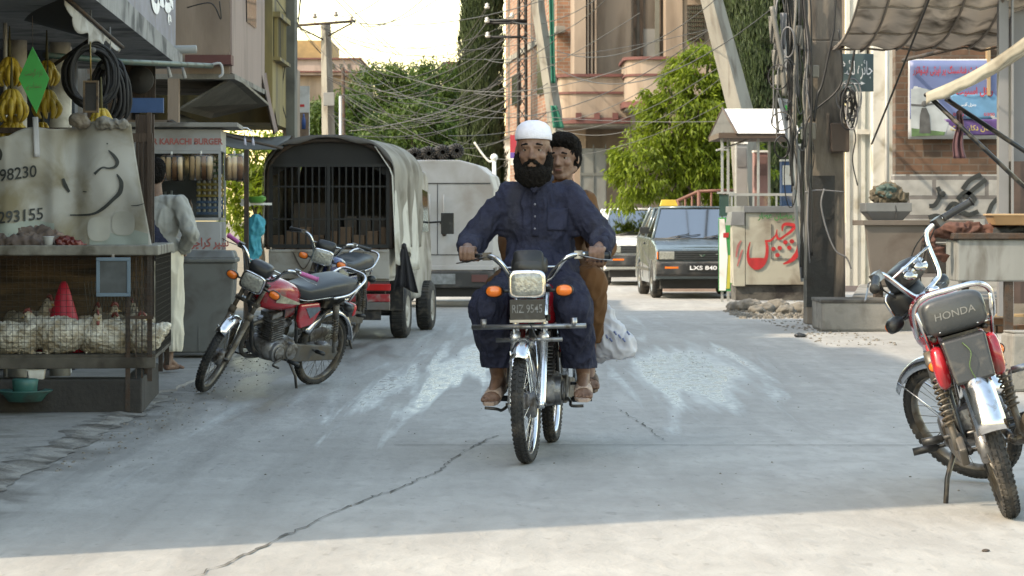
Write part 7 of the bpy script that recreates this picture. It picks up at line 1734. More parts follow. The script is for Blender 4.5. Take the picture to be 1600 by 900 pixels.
for a, b in ((1208.4, 389), (1218, 387.5), (1214.6, 398.5), (1227, 378.5), (1237, 377), (1233, 387)):
    m = MB(); m.prism([(cxx(a + 3.8 * math.cos(k)), czz(b + 3.5 * math.sin(k))) for k in (0, .9, 1.57, 2.3, 3.14, 4.0, 4.71, 5.5)], -.0188, -.014); m.build('lettering_dot', REDINK, pb)
cst([(1262, 350, .6), (1266, 341, 1), (1270, 334, .5)], 3.5, REDINK); cst([(1269, 352, .5), (1272, 345, .9)], 3.5, REDINK)
cst([(1262, 361, .8), (1256, 367, 1), (1254.5, 377, 1), (1257, 384, .5)], 3.6, REDINK, y=-.0164); cst([(1263, 362, .6), (1270, 362, 1.2), (1273, 370, 1.7), (1268, 377, 1)], 4.6, REDINK, y=-.0172)
cst([(1150, 402, .5), (1153, 385, 1), (1158, 376, .6)], 4, PINKINK, y=-.012); cst([(1152, 416, .5), (1156, 402, 1), (1160, 390, .6)], 3.5, PINKINK, y=-.012)
text(urdu('رمضان عطار'), frame((cxx(1184), -.014, czz(345)), (1, 0, 0), (0, 0, 1)), 58 * s, 14 * s, GREENINK, pb, .02)
m = MB(); m.box((cxx(1150), .05, 0), (cxx(1282), .8, czz(446))); m.build('plinth', CONC_D, t)
m = MB()
for a in (1142, 1176, 1212, 1245): m.box((cxx(a), .02, czz(322)), (cxx(a) + .025, .045, czz(303)))
m.box((cxx(1140), .015, czz(306)), (cxx(1250), .05, czz(302))); m.build('top_rail', mat('pale_steel_tube', (.45, .46, .45), .4, .2), t)
m = MB(); m.box((cxx(1142), .03, czz(322)), (cxx(1245), .036, czz(306))); m.build('glass_guard', glass('stall_glass', (.80, .83, .83), .05, .03), t)
# rocks and rubble at the foot
for k, (a, y, sz_) in enumerate(((1150, 32.9, .13), (1172, 32.8, .17), (1196, 32.6, .12), (1215, 32.9, .16), (1238, 32.7, .11), (1255, 32.3, .15), (1182, 32.2, .10), (1228, 31.9, .12), (1268, 31.4, .13))):
    b = blob('rubble_stone', [('e', (0, 0, sz_ * .4), (sz_, sz_ * .8, sz_ * .55)), ('e', (sz_ * .5, 0, sz_ * .3), (sz_ * .6, sz_ * .6, sz_ * .4)), ('e', (-sz_ * .5, .02, sz_ * .35), (sz_ * .5, sz_ * .6, sz_ * .45))], .018, mat('rubble', (.22, .20, .17), .9, 0, .25, 6, .5, 25), None, 1, wrinkle(.02, (9, 9, 9), k * 1.7))
    b.location = (X(a, y), y, 0); tag(b, 'broken grey stone in the rubble under the chips stall', 'stone', 'stones piled under the chips stall')
rb = MB()
for i in range(500): pebble(rb, X(rr_.uniform(1140, 1290), 32), rr_.uniform(30.5, 33), 0, rr_.choice((.015, .025, .04)))
tag(rb.build('rubble', mat('rubble', (.22, .20, .17), .9)), 'loose rubble spread below the chips stall', kind='stuff')
t = thing('weed', 'small green weed growing at the foot of the big pole', 'plant', (X(1277, 28.6), 28.4, .0))
m = MB(); vs = []; fs = []; r_ = random.Random(4)
for k in range(60): d = (rv(r_) + V(0, 0, 1.1)).normalized(); leaf(vs, fs, V(r_.uniform(-.03, .03), 0, .02 + r_.random() * .1), d, rv(r_), .09, .025)
me = bpy.data.meshes.new('leaves'); me.from_pydata(vs, [], fs); link_mesh('leaves', me, LEAF_B, t); m.tube([(0, 0, 0), (.01, 0, .12)], .006, 5); m.build('stem', LEAF_M, t)
# glazed snack booth behind with white gable roof
t = thing('snack_booth', 'slim glazed snack booth with a white gabled roof and green advertising panel', 'stall', (X(1175, 37), 37, 0)); s = 37 / 4000
def kx(px): return (px - 1175) * s
def kz(py): return Z(py, 37)
WS = mat('pale_steel_tube', (.45, .46, .45), .4, .2)
for a, b_, y in ((1124, 1133, -.3), (1136, 1139, .0), (1180, 1182, -.3), (1236, 1239, -.3), (1210, 1212, .9)):
    m = MB(); m.box((kx(a), y, 0), (kx(a) + .035, y + .035, kz(215))); m.build('post', WS, t)
m = MB(); m.hexa([(kx(1119), -.45, kz(217)), (kx(1242), -.45, kz(217)), (kx(1242), 1.4, kz(217)), (kx(1119), 1.4, kz(217)), (kx(1119), -.45, kz(209)), (kx(1242), -.45, kz(209)), (kx(1242), 1.4, kz(209)), (kx(1119), 1.4, kz(209))]); m.build('eaves', mat('brown_fascia', (.10, .065, .045), .6), t)
m = MB(); m.hexa([(kx(1147), -.47, kz(210)), (kx(1244), -.47, kz(210)), (kx(1244), -.44, kz(210)), (kx(1147), -.44, kz(210)), (kx(1133), .45, kz(168)), (kx(1242), .45, kz(168)), (kx(1242), .48, kz(168)), (kx(1133), .48, kz(168))]); m.build('roof_panel', WHITEP, t)
m = MB(); m.add([(kx(1119), 1.38, kz(210)), (kx(1147), -.465, kz(210)), (kx(1133), .45, kz(169))], [(0, 1, 2)]); m.build('gable', mat('grey_gable', (.12, .12, .12), .7), t, solid=.01)
m = MB(); m.tube([(kx(1119), 1.38, kz(212)), (kx(1133), .44, kz(167)), (kx(1147), -.47, kz(211))], .018, 6); m.build('gable_trim', mat('brown_fascia', (.10, .065, .045), .6), t)
m = MB(); m.hexa([(kx(1140), 1.2, kz(209)), (kx(1244), 1.38, kz(209)), (kx(1244), 1.4, kz(209)), (kx(1119), 1.4, kz(209)), (kx(1133), .46, kz(168)), (kx(1242), .46, kz(168)), (kx(1242), .49, kz(168)), (kx(1133), .49, kz(168))]); m.build('roof_panel', WHITEP, t)
m = MB(); m.box((kx(1120), -.33, kz(454)), (kx(1143), -.30, kz(340))); pn = m.build('advert_panel', mat('leaf_green_print', (.03, .30, .08), .5, 0, .2, 3), t)
m = MB(); m.prism([(kx(1121), kz(453)), (kx(1131), kz(453)), (kx(1134), kz(400)), (kx(1129), kz(342)), (kx(1121), kz(342))], -.336, -.332); m.build('white_stripe', WHITEP, pn)
m = MB(); m.prism([(kx(1132), kz(450)), (kx(1137), kz(450)), (kx(1139), kz(398)), (kx(1135), kz(398))], -.338, -.334); m.build('yellow_stripe', mat('yellow_print', (.6, .55, .08), .5), pn)
m = MB(); m.prism([(kx(1127), kz(371)), (kx(1135), kz(371)), (kx(1136), kz(363)), (kx(1127), kz(364))], -.342, -.338); m.build('red_mark', REDINK, pn)
m = MB(); m.box((kx(1121), -.32, kz(338)), (kx(1136), -.315, kz(304))); m.build('side_glass', mat('green_tinted_glass', (.05, .10, .09), .1), t)
m = MB(); m.box((kx(1118), -.34, kz(303)), (kx(1145), -.30, kz(300))); m.build('rail', WS, t); m = MB(); m.box((kx(1117), -.34, kz(236)), (kx(1135), -.32, kz(234))); m.build('rail', WS, t); m = MB(); m.tube([(kx(1117), -.3, kz(236)), (kx(1182), .5, kz(214))], .015, 6); m.build('rail', WS, t)
# freestanding panels and a water dispenser behind the chips stall
for (nm, lb, ct, a, b_, y0, y1, D, c) in (('pink_cabinet', 'narrow dull pink cabinet behind the chips stall glass', 'cabinet', 1178, 1200, 238, 335, 38.6, (.36, .20, .19)), ('blue_board', 'pale blue advertising board standing behind the chips stall', 'board', 1221, 1238, 252, 335, 38, (.25, .45, .62)),
                                   ('grey_board', 'leaning grey board behind the snack booth posts', 'board', 1150, 1168, 225, 335, 39, (.33, .33, .33)), ('white_cabinet', 'pale cabinet edge between the chips stall and the big pole', 'cabinet', 1240, 1254, 228, 330, 38, (.50, .50, .46))):
    t = thing(nm, lb, ct, (X((a + b_) / 2, D), D, 0)); hw = (b_ - a) / 2 * D / 4000
    m = MB(); m.box((-hw, 0, 0), (hw, .25, Z(y0, D))); m.build('body', mat(nm + '_paint', c, .5, 0, .1, 3, dirt=((.2, .18, .16), .2, 3)), t, .01)
    m = MB(); m.box((-hw * .8, -.012, Z(y0, D) - .35), (hw * .8, -.001, Z(y0, D) - .06)); m.build('label_panel', WHITEP if nm == 'blue_board' else mat(nm + '_dark', tuple(x * .6 for x in c), .5), t)
    m = MB(); m.box((-hw * 1.05, -.02, Z(y0, D)), (hw * 1.05, .27, Z(y0, D) + .03)); m.build('cap', WHITEP, t)
t = thing('striped_umbrella', 'small folded white umbrella with red and green marks hanging on the cables by the pole', 'umbrella', tuple(P(1229, 152, 28.6))); s = 28.6 / 4000
m = MB(); m.hexa([(-14 * s, 0, 0), (13 * s, 0, -3 * s), (13 * s, .05, -3 * s), (-14 * s, .05, 0), (-14 * s, 0, 1 * s), (13 * s, 0, -1 * s), (13 * s, .05, -1 * s), (-14 * s, .05, 1 * s)])
m = MB(); m.grid(lambda u, v: ((-14 + 27 * u) * s * (1 - v) + (0 + 4 * u) * s * v, -.03 * math.sin(u * PI * 3) * (1 - v), (-1 - 3 * u) * s + (-66 * s) * v), 16, 10); cl_ = m.build('canopy', mat('pale_flag', (.62, .66, .70), .7, trans=.3), t, solid=.003)
m = MB(); m.add([(0, -.045, -12 * s), (7 * s, -.045, -14 * s), (10 * s, -.045, -26 * s), (2 * s, -.045, -8 * s)], [(0, 1, 2, 3)]); m.add([(-4 * s, -.045, -14 * s), (-1 * s, -.045, -12 * s), (8 * s, -.045, -30 * s), (4 * s, -.045, -30 * s)], [(0, 1, 2, 3)]); m.build('green_mark', mat('flag_green', (.03, .35, .08), .6), cl_)
m = MB(); m.add([(1 * s, -.05, -10 * s), (9 * s, -.05, -20 * s), (9 * s, -.05, -26 * s), (3 * s, -.05, -16 * s)], [(0, 1, 2, 3)]); m.build('red_mark', mat('flag_red', (.5, .03, .04), .6), cl_)
t = thing('steel_prop', 'slanting grey steel angle propped against the big cable pole', 'prop', (X(1272, 29.3), 28.9, 0)); o = Vector(t.location)
m = MB(); q0, q1 = P(1266, 458, 29.0) - o, P(1226, 60, 29.4) - o; m.tube([q0, q1], .03, 4, smooth=False); m.build('angle', mat('grey_galvanised', (.20, .22, .24), .5, .4), t)
m = MB(); q0, q1 = P(1254, 440, 29.6) - o, P(1230, 190, 29.6) - o; m.tube([q0, q1], .022, 4, smooth=False); m.build('brace', mat('grey_galvanised', (.20, .22, .24), .5, .4), t)

# brown stall cabinet, scale, counter and pieces on the right platform
t = thing('metal_stall', 'worn grey brown sheet metal stall body on the right platform', 'stall', (X(1400, 26.2), 27.8, .33)); D = 27.8; s = D / 4000; o = Vector(t.location)
BM = mat('grey_brown_sheet', (.185, .155, .135), .55, .1, .15, 2, .05, 10, dirt=((.10, .075, .06), .35, 2))
m = MB(); m.hexa([tuple(P(a, b, d) - o) for a, b, d in ((1362, 448, 27.7), (1428, 450, 27.7), (1432, 448, 28.5), (1366, 446, 28.5), (1350, 348, 27.7), (1450, 348, 27.7), (1452, 348, 28.5), (1352, 348, 28.5))]); m.build('body', BM, t, .02)
m = MB(); m.box(tuple(P(1348, 352, 27.66) - o), tuple(P(1500, 344, 28.5) - o)); m.build('top', BM, t, .004)
m = MB(); m.box(tuple(P(1440, 378, 27.9) - o), tuple(P(1500, 352, 28.5) - o)); m.build('side_box', BM, t, .004)
for a in (1368, 1424): m = MB(); m.box(tuple(P(a, 474, 27.8) - o), tuple(P(a + 8, 448, 28.0) - o)); m.build('leg', RUST, t)
t = thing('steel_sink', 'shallow grey steel basin standing on the brown stall', 'basin', tuple(P(1386, 345, 27.9))); s = 27.9 / 4000
m = MB(); m.hexa([(-24 * s, -.1, 0), (22 * s, -.1, 0), (22 * s, .25, 0), (-24 * s, .25, 0), (-36 * s, -.16, 14 * s), (34 * s, -.16, 14 * s), (34 * s, .3, 14 * s), (-36 * s, .3, 14 * s)]); m.build('basin', mat('grey_steel_top', (.22, .23, .24), .5, .3), t, .008)
m = MB(); m.box((-37 * s, -.17, 14 * s), (35 * s, .31, 28 * s)); m.build('rim', mat('grey_steel_top', (.22, .23, .24), .5, .3), t, .006)
t = thing('cloth_bundle', 'knotted bundle of brown and green cloth lying on the steel basin', 'bundle', tuple(P(1388, 317, 27.9)))
blob('bundle', [('e', (-.02, 0, .10), (.17, .14, .11)), ('e', (.12, 0, .06), (.10, .1, .07)), ('c', (-.15, -.05, .05), (-.19, -.06, .10), .04, .025)], .011, mat('brown_bundle', (.14, .115, .08), .85, var=.35, scale=5), t, 2, wrinkle(.03, (9, 9, 9), 3))
blob('green_cloth', [('e', (-.03, -.06, .15), (.11, .09, .055)), ('c', (-.12, -.10, .12), (.0, -.12, .08), .035, .03)], .009, mat('green_cloth', (.07, .12, .11), .7), t, 2, wrinkle(.02, (12, 12, 12), 6))
m = MB(); m.tube(cat_rom([(.05, -.16, .0), (.06, -.18, -.15), (.02, -.19, -.33), (.05, -.18, -.42), (-.05, -.17, -.62)], 5), .007, 6); m.build('hanging_cord', BLACKP, t)
t = thing('chest_counter', 'whitish metal chest counter on legs behind the parked motorcycle', 'counter', (X(1550, 22.5), 22.5, 0)); D = 22.5; s = D / 4000
WM = mat('weathered_white_metal', (.27, .275, .265), .55, 0, .1, 2, .05, 12, dirt=((.15, .14, .125), .45, 2.6), stretch=(3, 3, .8))
m = MB(); m.box(((1496 - 1550) * s, 0, Z(440, D)), ((1680 - 1550) * s, .6, Z(374, D))); m.build('chest', WM, t, .015)
m = MB(); m.box(((1490 - 1550) * s, -.03, Z(374, D)), ((1685 - 1550) * s, .63, Z(364, D))); m.build('top', RUST, t, .01)
for a in (1571, 1668): m = MB(); m.box(((a - 1550) * s, .02, .0), ((a + 13 - 1550) * s, .10, Z(440, D))); m.build('leg', RUST, t)
m = MB(); m.box(((1520 - 1550) * s, .5, .0), ((1530 - 1550) * s, .57, Z(440, D))); m.build('leg', RUST, t)
t = thing('cloth_heap', 'rust red and dark cloth heaped along the top of the whitish chest counter', 'cloth', tuple(P(1540, 366, 22.7)))
blob('cloth', [('c', (-.45, 0, .02), (-.1, 0, .04), .06, .06), ('c', (-.2, .05, .03), (.3, 0, .035), .06, .05), ('c', (-.5, -.02, -.03), (-.38, 0, -.20), .05, .04)], .011, mat('rust_red_cloth', (.12, .05, .035), .85, var=.35, scale=6), t, 2, wrinkle(.03, (8, 8, 10), 3))
blob('dark_cloth', [('c', (.1, -.06, .02), (.36, -.05, .04), .04, .04)], .010, mat('dark_slate_cloth', (.035, .037, .04), .85), t, 2, wrinkle(.02, (8, 8, 10), 3))
t = thing('food_tray', 'shallow orange tan tray on the chest counter at the right edge', 'tray', tuple(P(1590, 352, 22.6))); s = 22.6 / 4000
m = MB(); m.hexa([(-38 * s, -.1, 0), (40 * s, -.1, 0), (40 * s, .2, 0), (-38 * s, .2, 0), (-44 * s, -.14, 16 * s), (46 * s, -.14, 16 * s), (46 * s, .24, 16 * s), (-44 * s, .24, 16 * s)]); m.build('tray', mat('tan_tray', (.46, .27, .13), .6, 0, .15, 6), t, .008)
m = MB(); m.box((-46 * s, -.15, 15 * s), (48 * s, .25, 18 * s)); m.build('rim', mat('tan_tray_rim', (.5, .33, .18), .6), t, .004)
t = thing('black_sheet_box', 'open dark metal box leaning behind the parked motorcycle handlebar', 'box', tuple(P(1428, 405, 25.5)))
m = MB(); m.cbox((0, 0, -.02), (.34, .2, .30)); m.build('box_body', DARKIN, t, .01); m = MB(); m.box((-.19, -.13, .13), (.19, .12, .15)); m.build('lid', BLACKM, t)
t.location.y = 27.3; t.location = P(1470, 402, 27.2)
t = thing('concrete_block', 'pale grey concrete block on the ground behind the parked motorcycle', 'block', (X(1602, 17.6), 17.6, 0), R(6)); s = 17.6 / 4000
m = MB(); m.hexa([(-.11, 0, 0), (.25, 0, 0), (.25, .3, 0), (-.11, .3, 0), (-.085, .01, .40), (.23, .01, .40), (.23, .29, .40), (-.085, .29, .40)]); m.build('block', CONC, t, .02)
m = MB(); m.box((-.075, .03, .401), (.22, .27, .415)); m.build('cap', CONC, t, .006)
# steps and boxes under the counter
t = thing('brick_pile', 'few bricks and planks lying under the chest counter', 'bricks', (X(1540, 26.5), 26.6, 0)); m = MB()
for k, (x, y, z) in enumerate(((0, 0, .0), (.26, .05, 0), (-.27, .02, 0), (.1, .02, .08), (-.15, .0, .08), (.5, .1, 0), (.75, .1, .0))): m.cbox((x, y, z + .04), (.23, .11, .075), Matrix.Rotation(.1 * k, 4, 'Z'))
m.build('bricks', BRICK, t, .006); m = MB(); m.cbox((.2, -.05, .19), (1.4, .15, .03)); m.build('plank', mat('pale_wood', (.48, .34, .2), .7), t, .004)

# ------------------------------------------------------------------ poles
def pole(label, pts, rs, mt, n=4, name='utility_pole', twist=PI / 4):
    a = pts[0]; t = thing(name, label, 'pole', tuple(a)); m = MB()
    m.tube([p - a for p in pts], rs, n, smooth=n > 6); m.build('shaft', mt, t); return t
CP = mat('pale_pole_concrete', (.27, .26, .235), .85, 0, .12, 2, .2, 30, dirt=((.17, .15, .13), .35, 3), stretch=(2, 2, .5))
# left pole with crossarm
t = pole('concrete utility pole with a crossarm, rising from the far green trees', [V(X(520, 58), 58, -.2), P(513, 200, 58), P(509, 36, 58)], [.20, .15, .11], CP)
o = Vector(t.location); m = MB(); m.tube([P(461, 40, 57.8) - o, P(556, 33, 57.8) - o], .035, 6); m.tube([P(464, 41, 57.8) - o, P(505, 62, 57.9) - o], .02, 6); m.tube([P(550, 36, 57.8) - o, P(513, 56, 57.9) - o], .02, 6); m.build('crossarm', RUST, t)
INS = mat('insulator_porcelain', (.20, .17, .15), .3)
for a, b in ((462, 29), (492, 27), (525, 24), (549, 32)): q = P(a, b, 57.8) - o; m = MB(); m.tube([q + V(0, 0, -.13), q], .012, 6); m.lathe([(0, -.02), (.05, -.02), (.055, .02), (.03, .04), (.045, .07), (0, .10)], 12, trs(tuple(q))); m.build('insulator', INS, t)
m = MB(); m.cbox(tuple(P(514, 155, 57.7) - o), (.25, .1, .3)); m.build('junction_box', mat('grey_box', (.25, .25, .25), .6), t, .01)
pole('slim grey steel pole just right of the crossarm pole', [V(X(533, 56), 56, 0), P(532, 150, 56)], [.04, .035], WS, 8, 'steel_pole')
pole('thin dark post standing among the trees right of the crossarm pole', [V(X(539, 60), 60, 0), P(536, 105, 60)], [.05, .04], RUST, 8, 'steel_pole')
t = pole('short white street post with a bent cable beside the grey box van', [V(X(775, 40), 40, 0), P(772, 246, 40)], [.035, .03], WHITEP, 8, 'street_post'); o = Vector(t.location)
m = MB(); m.tube(cat_rom([P(772, 250, 40) - o, P(764, 252, 40) - o, P(752, 238, 40) - o, P(741, 222, 40) - o], 4), .018, 6); m.ball(tuple(P(772, 246, 40) - o), .06); m.build('bent_arm', WHITEP, t)
# lattice pole behind the rider
t = thing('lattice_pole', 'dark steel lattice pole carrying bundled cables above the driver', 'pole', (X(816, 57), 57, 0)); o = Vector(t.location)
DS = mat('dark_steel', (.022, .023, .026), .6, .3)
m = MB(); zt = Z(-40, 57)
for dx, dy in ((-.1, -.1), (.1, -.1), (.1, .1), (-.1, .1)): m.tube([(dx, dy, 0), (dx * .75, dy * .75, zt)], .035, 4, smooth=False)
m.build('leg', DS, t); m = MB(); z = .3
while z < zt - .3: m.tube([(-.09, -.09, z), (.09, -.09, z + .28)], .010, 4); m.tube([(.09, -.09, z), (-.09, -.09, z + .28)], .010, 4); m.tube([(.09, -.09, z), (.09, .09, z + .28)], .010, 4); z += .28
m.build('lattice', DS, t)
for py in (32, 36, 58): m = MB(); m.tube([P(758, py, 56.8) - o, P(824, py, 56.8) - o], .03, 5); m.build('crossarm', DS, t)
for a, b in ((761, 10), (761, 32), (762, 55), (800, 25)): q = P(a, b, 56.7) - o; m = MB(); m.lathe([(0, -.05), (.05, -.05), (.06, 0), (.03, .02), (.05, .05), (0, .08)], 12, trs(tuple(q))); m.build('insulator', mat('white_porcelain', (.6, .6, .58), .3), t)
t = pole('pale leaning concrete pole wrapped in green netting, behind the passenger', [V(X(882, 52), 52, -.1), P(866, 175, 52), P(842, 20, 52), P(836, -60, 52)], [.20, .155, .13, .12], CP); o = Vector(t.location)
m = MB(); m.grid(lambda u, v: P(857 + 4 * v + 7 * u, -30 + 160 * v, 51.8) - o + V(0, -.03 * math.sin(u * 9), 0), 6, 30); m.grid(lambda u, v: P(862 + 4 * v + (10 + 8 * v) * u - 2, 165 + 35 * v, 51.8) - o + V(0, -.05 * math.sin(u * 9), 0), 6, 10); m.build('green_netting', mat('green_net', (.02, .22, .15), .7, trans=.3), t, solid=.004)
t = thing('election_banner', 'small red and purple banner tied to a post beside the driver', 'banner', tuple(P(802, 232, 45))); s = 45 / 4000
m = MB(); m.box((-5 * s, 0, -6 * s), (5 * s, .02, 21 * s)); m.build('red_part', mat('banner_red', (.45, .03, .05), .6), t); m = MB(); m.box((-5 * s, 0, -15 * s), (5 * s, .02, -6.2 * s)); m.build('purple_part', mat('banner_purple2', (.12, .06, .30), .6), t); m = MB(); m.box((-6.5 * s, 0, -26 * s), (4 * s, .02, -15.2 * s)); m.build('white_part', WHITEP, t)
m = MB(); m.cyl((6 * s, .04, -1.5 - Z(232, 45) + 1.5), (6 * s, .04, 22 * s), .03); m.build('post', CP, t)
t = pole('thick leaning concrete pole crossing in front of the right cypress', [V(X(1178, 41), 41, 0), P(1159, 180, 41), P(1112, 0, 41), P(1097, -60, 41)], [.23, .205, .175, .165], CP); o = Vector(t.location)
t = thing('cable_pole', 'massive square concrete pole hung with tangled cables, base blackened', 'pole', (X(1287, 29), 29, 0)); o = Vector(t.location); s = 29 / 4000
PB = mat('brown_pole_concrete', (.225, .19, .155), .85, 0, .2, 2, .3, 25, dirt=((.07, .06, .055), .4, 3), stretch=(2, 2, .5))
m = MB(); m.hexa([(-29 * s, -.2, 0), (31 * s, -.2, 0), (31 * s, .2, 0), (-29 * s, .2, 0), (-26 * s, -.18, 3.2), (26 * s, -.18, 3.2), (26 * s, .18, 3.2), (-26 * s, .18, 3.2)]); m.hexa([(-26 * s, -.18, 3.2), (26 * s, -.18, 3.2), (26 * s, .18, 3.2), (-26 * s, .18, 3.2), (-22 * s, -.15, 8), (20 * s, -.15, 8), (20 * s, .15, 8), (-22 * s, .15, 8)]); m.build('shaft', PB, t, .015)
m = MB(); m.hexa([(-29.4 * s - .004, -.208, .2), (12 * s, -.208, .2), (12 * s, .1, .2), (-29.4 * s - .004, .1, .2), (-28.6 * s - .004, -.205, Z(275, 29)), (14 * s, -.205, Z(275, 29)), (14 * s, .1, Z(275, 29)), (-28.6 * s - .004, .1, Z(275, 29))]); m.build('tar_coat', mat('black_tar', (.022, .022, .023), .55, 0, .3, 3, .3, 20, dirt=((.05, .045, .04), .4, 4)), t)
for (a, b, w, h) in ((1270, 112, 10, 12), (1263, 205, 12, 16), (1312, 215, 16, 28), (1247, 62, 8, 20), (1222, 125, 12, 10), (1240, 118, 12, 9)):
    q = P(a, b, 28.7) - o; m = MB(); m.cbox(tuple(q), (w * 2 * s * .9, .12, h * 2 * s * .8)); m.build('junction_box', mat('grey_beige_box', (.30, .28, .24), .6, 0, .15, 5) if a < 1300 else mat('brown_box', (.10, .07, .055), .7), t, .012)
# cables round the pole: bundles hang vertically and in loops
CB = mat('black_cable', (.014, .014, .016), .5); CG = mat('grey_cable', (.20, .20, .21), .5); CW = mat('pale_cable', (.20, .19, .17), .6)
r_ = random.Random(12)
for k in range(26):
    x0 = r_.uniform(1208, 1262); D = r_.uniform(28.3, 28.7); pts = []; x = x0; y = -60
    y1 = r_.choice((180, 240, 300, 210, 260)) if x0 < 1250 else r_.choice((300, 420, 440))
    while y < y1: pts.append(P(x, y, D) - o); x += r_.uniform(-5, 6) * .8; x = min(max(x, 1206), 1268); y += r_.uniform(25, 50); 
    m = MB(); m.tube(cat_rom(pts, 4), r_.choice((.006, .009, .012, .016)), 5); m.build('cable_run', r_.choice((CB, CB, CB, CG, CW)), t)
for k in range(26):      # loose loops left and right of the shaft
    cxp, cyp, rx, ry = (r_.uniform(1215, 1262), r_.uniform(40, 280), r_.uniform(6, 16), r_.uniform(14, 50)) if k < 12 else (r_.uniform(1318, 1332), r_.uniform(150, 185), r_.uniform(6, 15), r_.uniform(14, 30))
    D = r_.uniform(28.25, 28.6); m = MB(); a0 = r_.uniform(0, 6)
    m.tube([P(cxp + rx * math.cos(a + a0), cyp + ry * math.sin(a + a0), D + .08 * math.sin(a)) - o for a in [2 * PI * j / 22 for j in range(22)]], r_.choice((.006, .008, .010)), 5, closed=True); m.build('cable_loop', r_.choice((CB, CB, CG)), t)
for pts, r1, mt in (([(1307, -20), (1303, 40), (1300, 60), (1285, 130), (1277, 150), (1272, 190)], .016, CB), ([(1356, -10), (1340, 50), (1330, 110), (1320, 145)], .014, CB), ([(1310, 45), (1316, 100), (1314, 130), (1300, 150), (1270, 175), (1258, 200), (1258, 230)], .012, CB),
                    ([(1288, 295), (1283, 320), (1292, 360), (1306, 392), (1322, 402), (1330, 420)], .010, CG), ([(1206, 10), (1215, 60), (1222, 100), (1226, 150)], .03, CW), ([(1258, 300), (1280, 297), (1320, 300)], .008, CG), ([(1330, 190), (1337, 215), (1332, 250), (1340, 290)], .008, CB)):
    m = MB(); m.tube(cat_rom([P(a, b, 28.35) - o for a, b in pts], 5), r1, 6); m.build('cable_run', mt, t)
for (a, b, w, h, c) in ((1207, 25, 6, 30, CW), (1211, 78, 5, 22, CW), (1248, 40, 5, 22, CW), (1224, 20, 5, 40, CG)):
    q = P(a, b, 28.4) - o; m = MB(); m.grid(lambda u, v: q + V((u - .5) * w * 2 * s * (1 - .4 * v), .02 * math.sin(u * 9 + v * 5), -v * h * 2 * s * .7), 8, 8); m.build('hanging_tape', c, t, solid=.004)
# stone base in front
t = thing('stone_plinth', 'low grey stone block at the foot of the big cable pole', 'plinth', (X(1340, 27.0), 27.0, 0)); s = 27 / 4000
m = MB(); m.box((-56 * s, 0, 0), (62 * s, .9, Z(470, 27))); m.build('block', CONC, t, .03); m = MB(); m.box((-57 * s, -.01, Z(474, 27)), (62.5 * s, .91, Z(468, 27))); m.build('top_course', CONC_D, t, .012)

# ------------------------------------------------------------------ overhead wires
WIRE = mat('overhead_wire', (.05, .05, .053), .6); WIREL = mat('pale_overhead_wire', (.11, .11, .11), .7)
def wire(p0, p1, sag, r=.010, mt=WIRE, lb='thin grey overhead wire strung across the street', grp='thin overhead wires'):
    a, b = P(*p0), P(*p1); pts = []
    for k in range(25):
        u = k / 24; q = a.lerp(b, u); q.z -= sag * 4 * u * (1 - u); pts.append(q - a)
    m = MB(); m.tube(pts, r, 4, False); w = m.build('overhead_wire', mt, None, weld=False); w.location = a; return tag(w, lb, 'wire', grp)
L_, N_ = 57.8, 56.7
for p0, p1, sg in (((462, 30, L_), (470, -10, 20), .3), ((525, 25, L_), (640, -40, 30), .2), ((549, 33, L_), (690, -30, 34), .4), ((500, 46, L_), (420, -20, 24), .3),
                   ((515, -10, 40), (645, 105, 80), .1), ((527, -10, 40), (655, 108, 80), .1), ((560, 36, L_), (700, -15, 50), .3),
                   ((513, 50, L_), (761, 35, N_), 1.4), ((465, 40, L_), (575, 110, 75), .5), ((470, 42, L_), (600, 130, 75), .6),
                   ((761, 10, N_), (590, 140, 80), .9), ((761, 32, N_), (610, 150, 80), .8), ((762, 30, N_), (860, -30, 45), .3),
                   ((800, 34, N_), (980, -40, 42), .4), ((818, 48, N_), (1140, -20, 38), 1.0), ((818, 60, N_), (1210, 10, 30), 1.2),
                   ((562, 36, L_), (1000, -60, 44), .5), ((800, 95, N_), (640, 185, 70), .6), ((757, 92, N_), (870, 60, 50), .3), ((815, 58, N_), (1000, -60, 40), .5)):
    wire(p0, p1, sg * .8, .010 * min(1, (p0[2] + p1[2]) / 110))
for p0, p1, sg in (((530, 100, L_), (800, 60, N_), 2.2), ((530, 128, L_), (815, 90, N_), 2.4), ((545, 205, 50), (1000, 20, 40), .8), ((560, 200, 50), (818, 100, N_), .7), ((560, 212, 50), (870, 120, 52), .9), ((740, 145, 52), (870, 142, 50), .2), ((700, 212, 45), (860, 190, 52), .2), ((860, 190, 52), (1110, 60, 41), .7), ((870, 205, 52), (1130, 100, 41), .6), ((866, 200, 52), (1140, 110, 41), 1.1)):
    wire(p0, p1, sg * .45, .0075 * min(1, (p0[2] + p1[2]) / 100), WIREL, 'thick pale bundled cable sagging low across the street', 'sagging cable bundles')
wr_ = random.Random(5)
for k in range(26):
    a_ = wr_.choice(((462, 33, L_), (513, 60, L_), (549, 35, L_), (515, 120, L_), (533, 150, 56), (516, 175, L_), (500, 38, L_))); b_ = wr_.choice(((761, 12, N_), (762, 34, N_), (790, 60, N_), (812, 30, N_), (815, 110, N_), (818, 140, N_), (866, 170, 52), (850, 60, 52), (1165, 190, 41), (1120, 40, 41), (1155, 150, 41)))
    wire(tuple(q + wr_.uniform(-4, 4) if i < 2 else q for i, q in enumerate(a_)), tuple(q + wr_.uniform(-5, 5) if i < 2 else q for i, q in enumerate(b_)), wr_.uniform(.2, 1.7), wr_.choice((.005, .006, .008)), wr_.choice((WIRE, WIREL)))
wire((1140, -30, 41), (1200, -30, 30), .25, .02, WIREL, 'short pale cable loop hanging between the leaning pole and the cable pole', None)
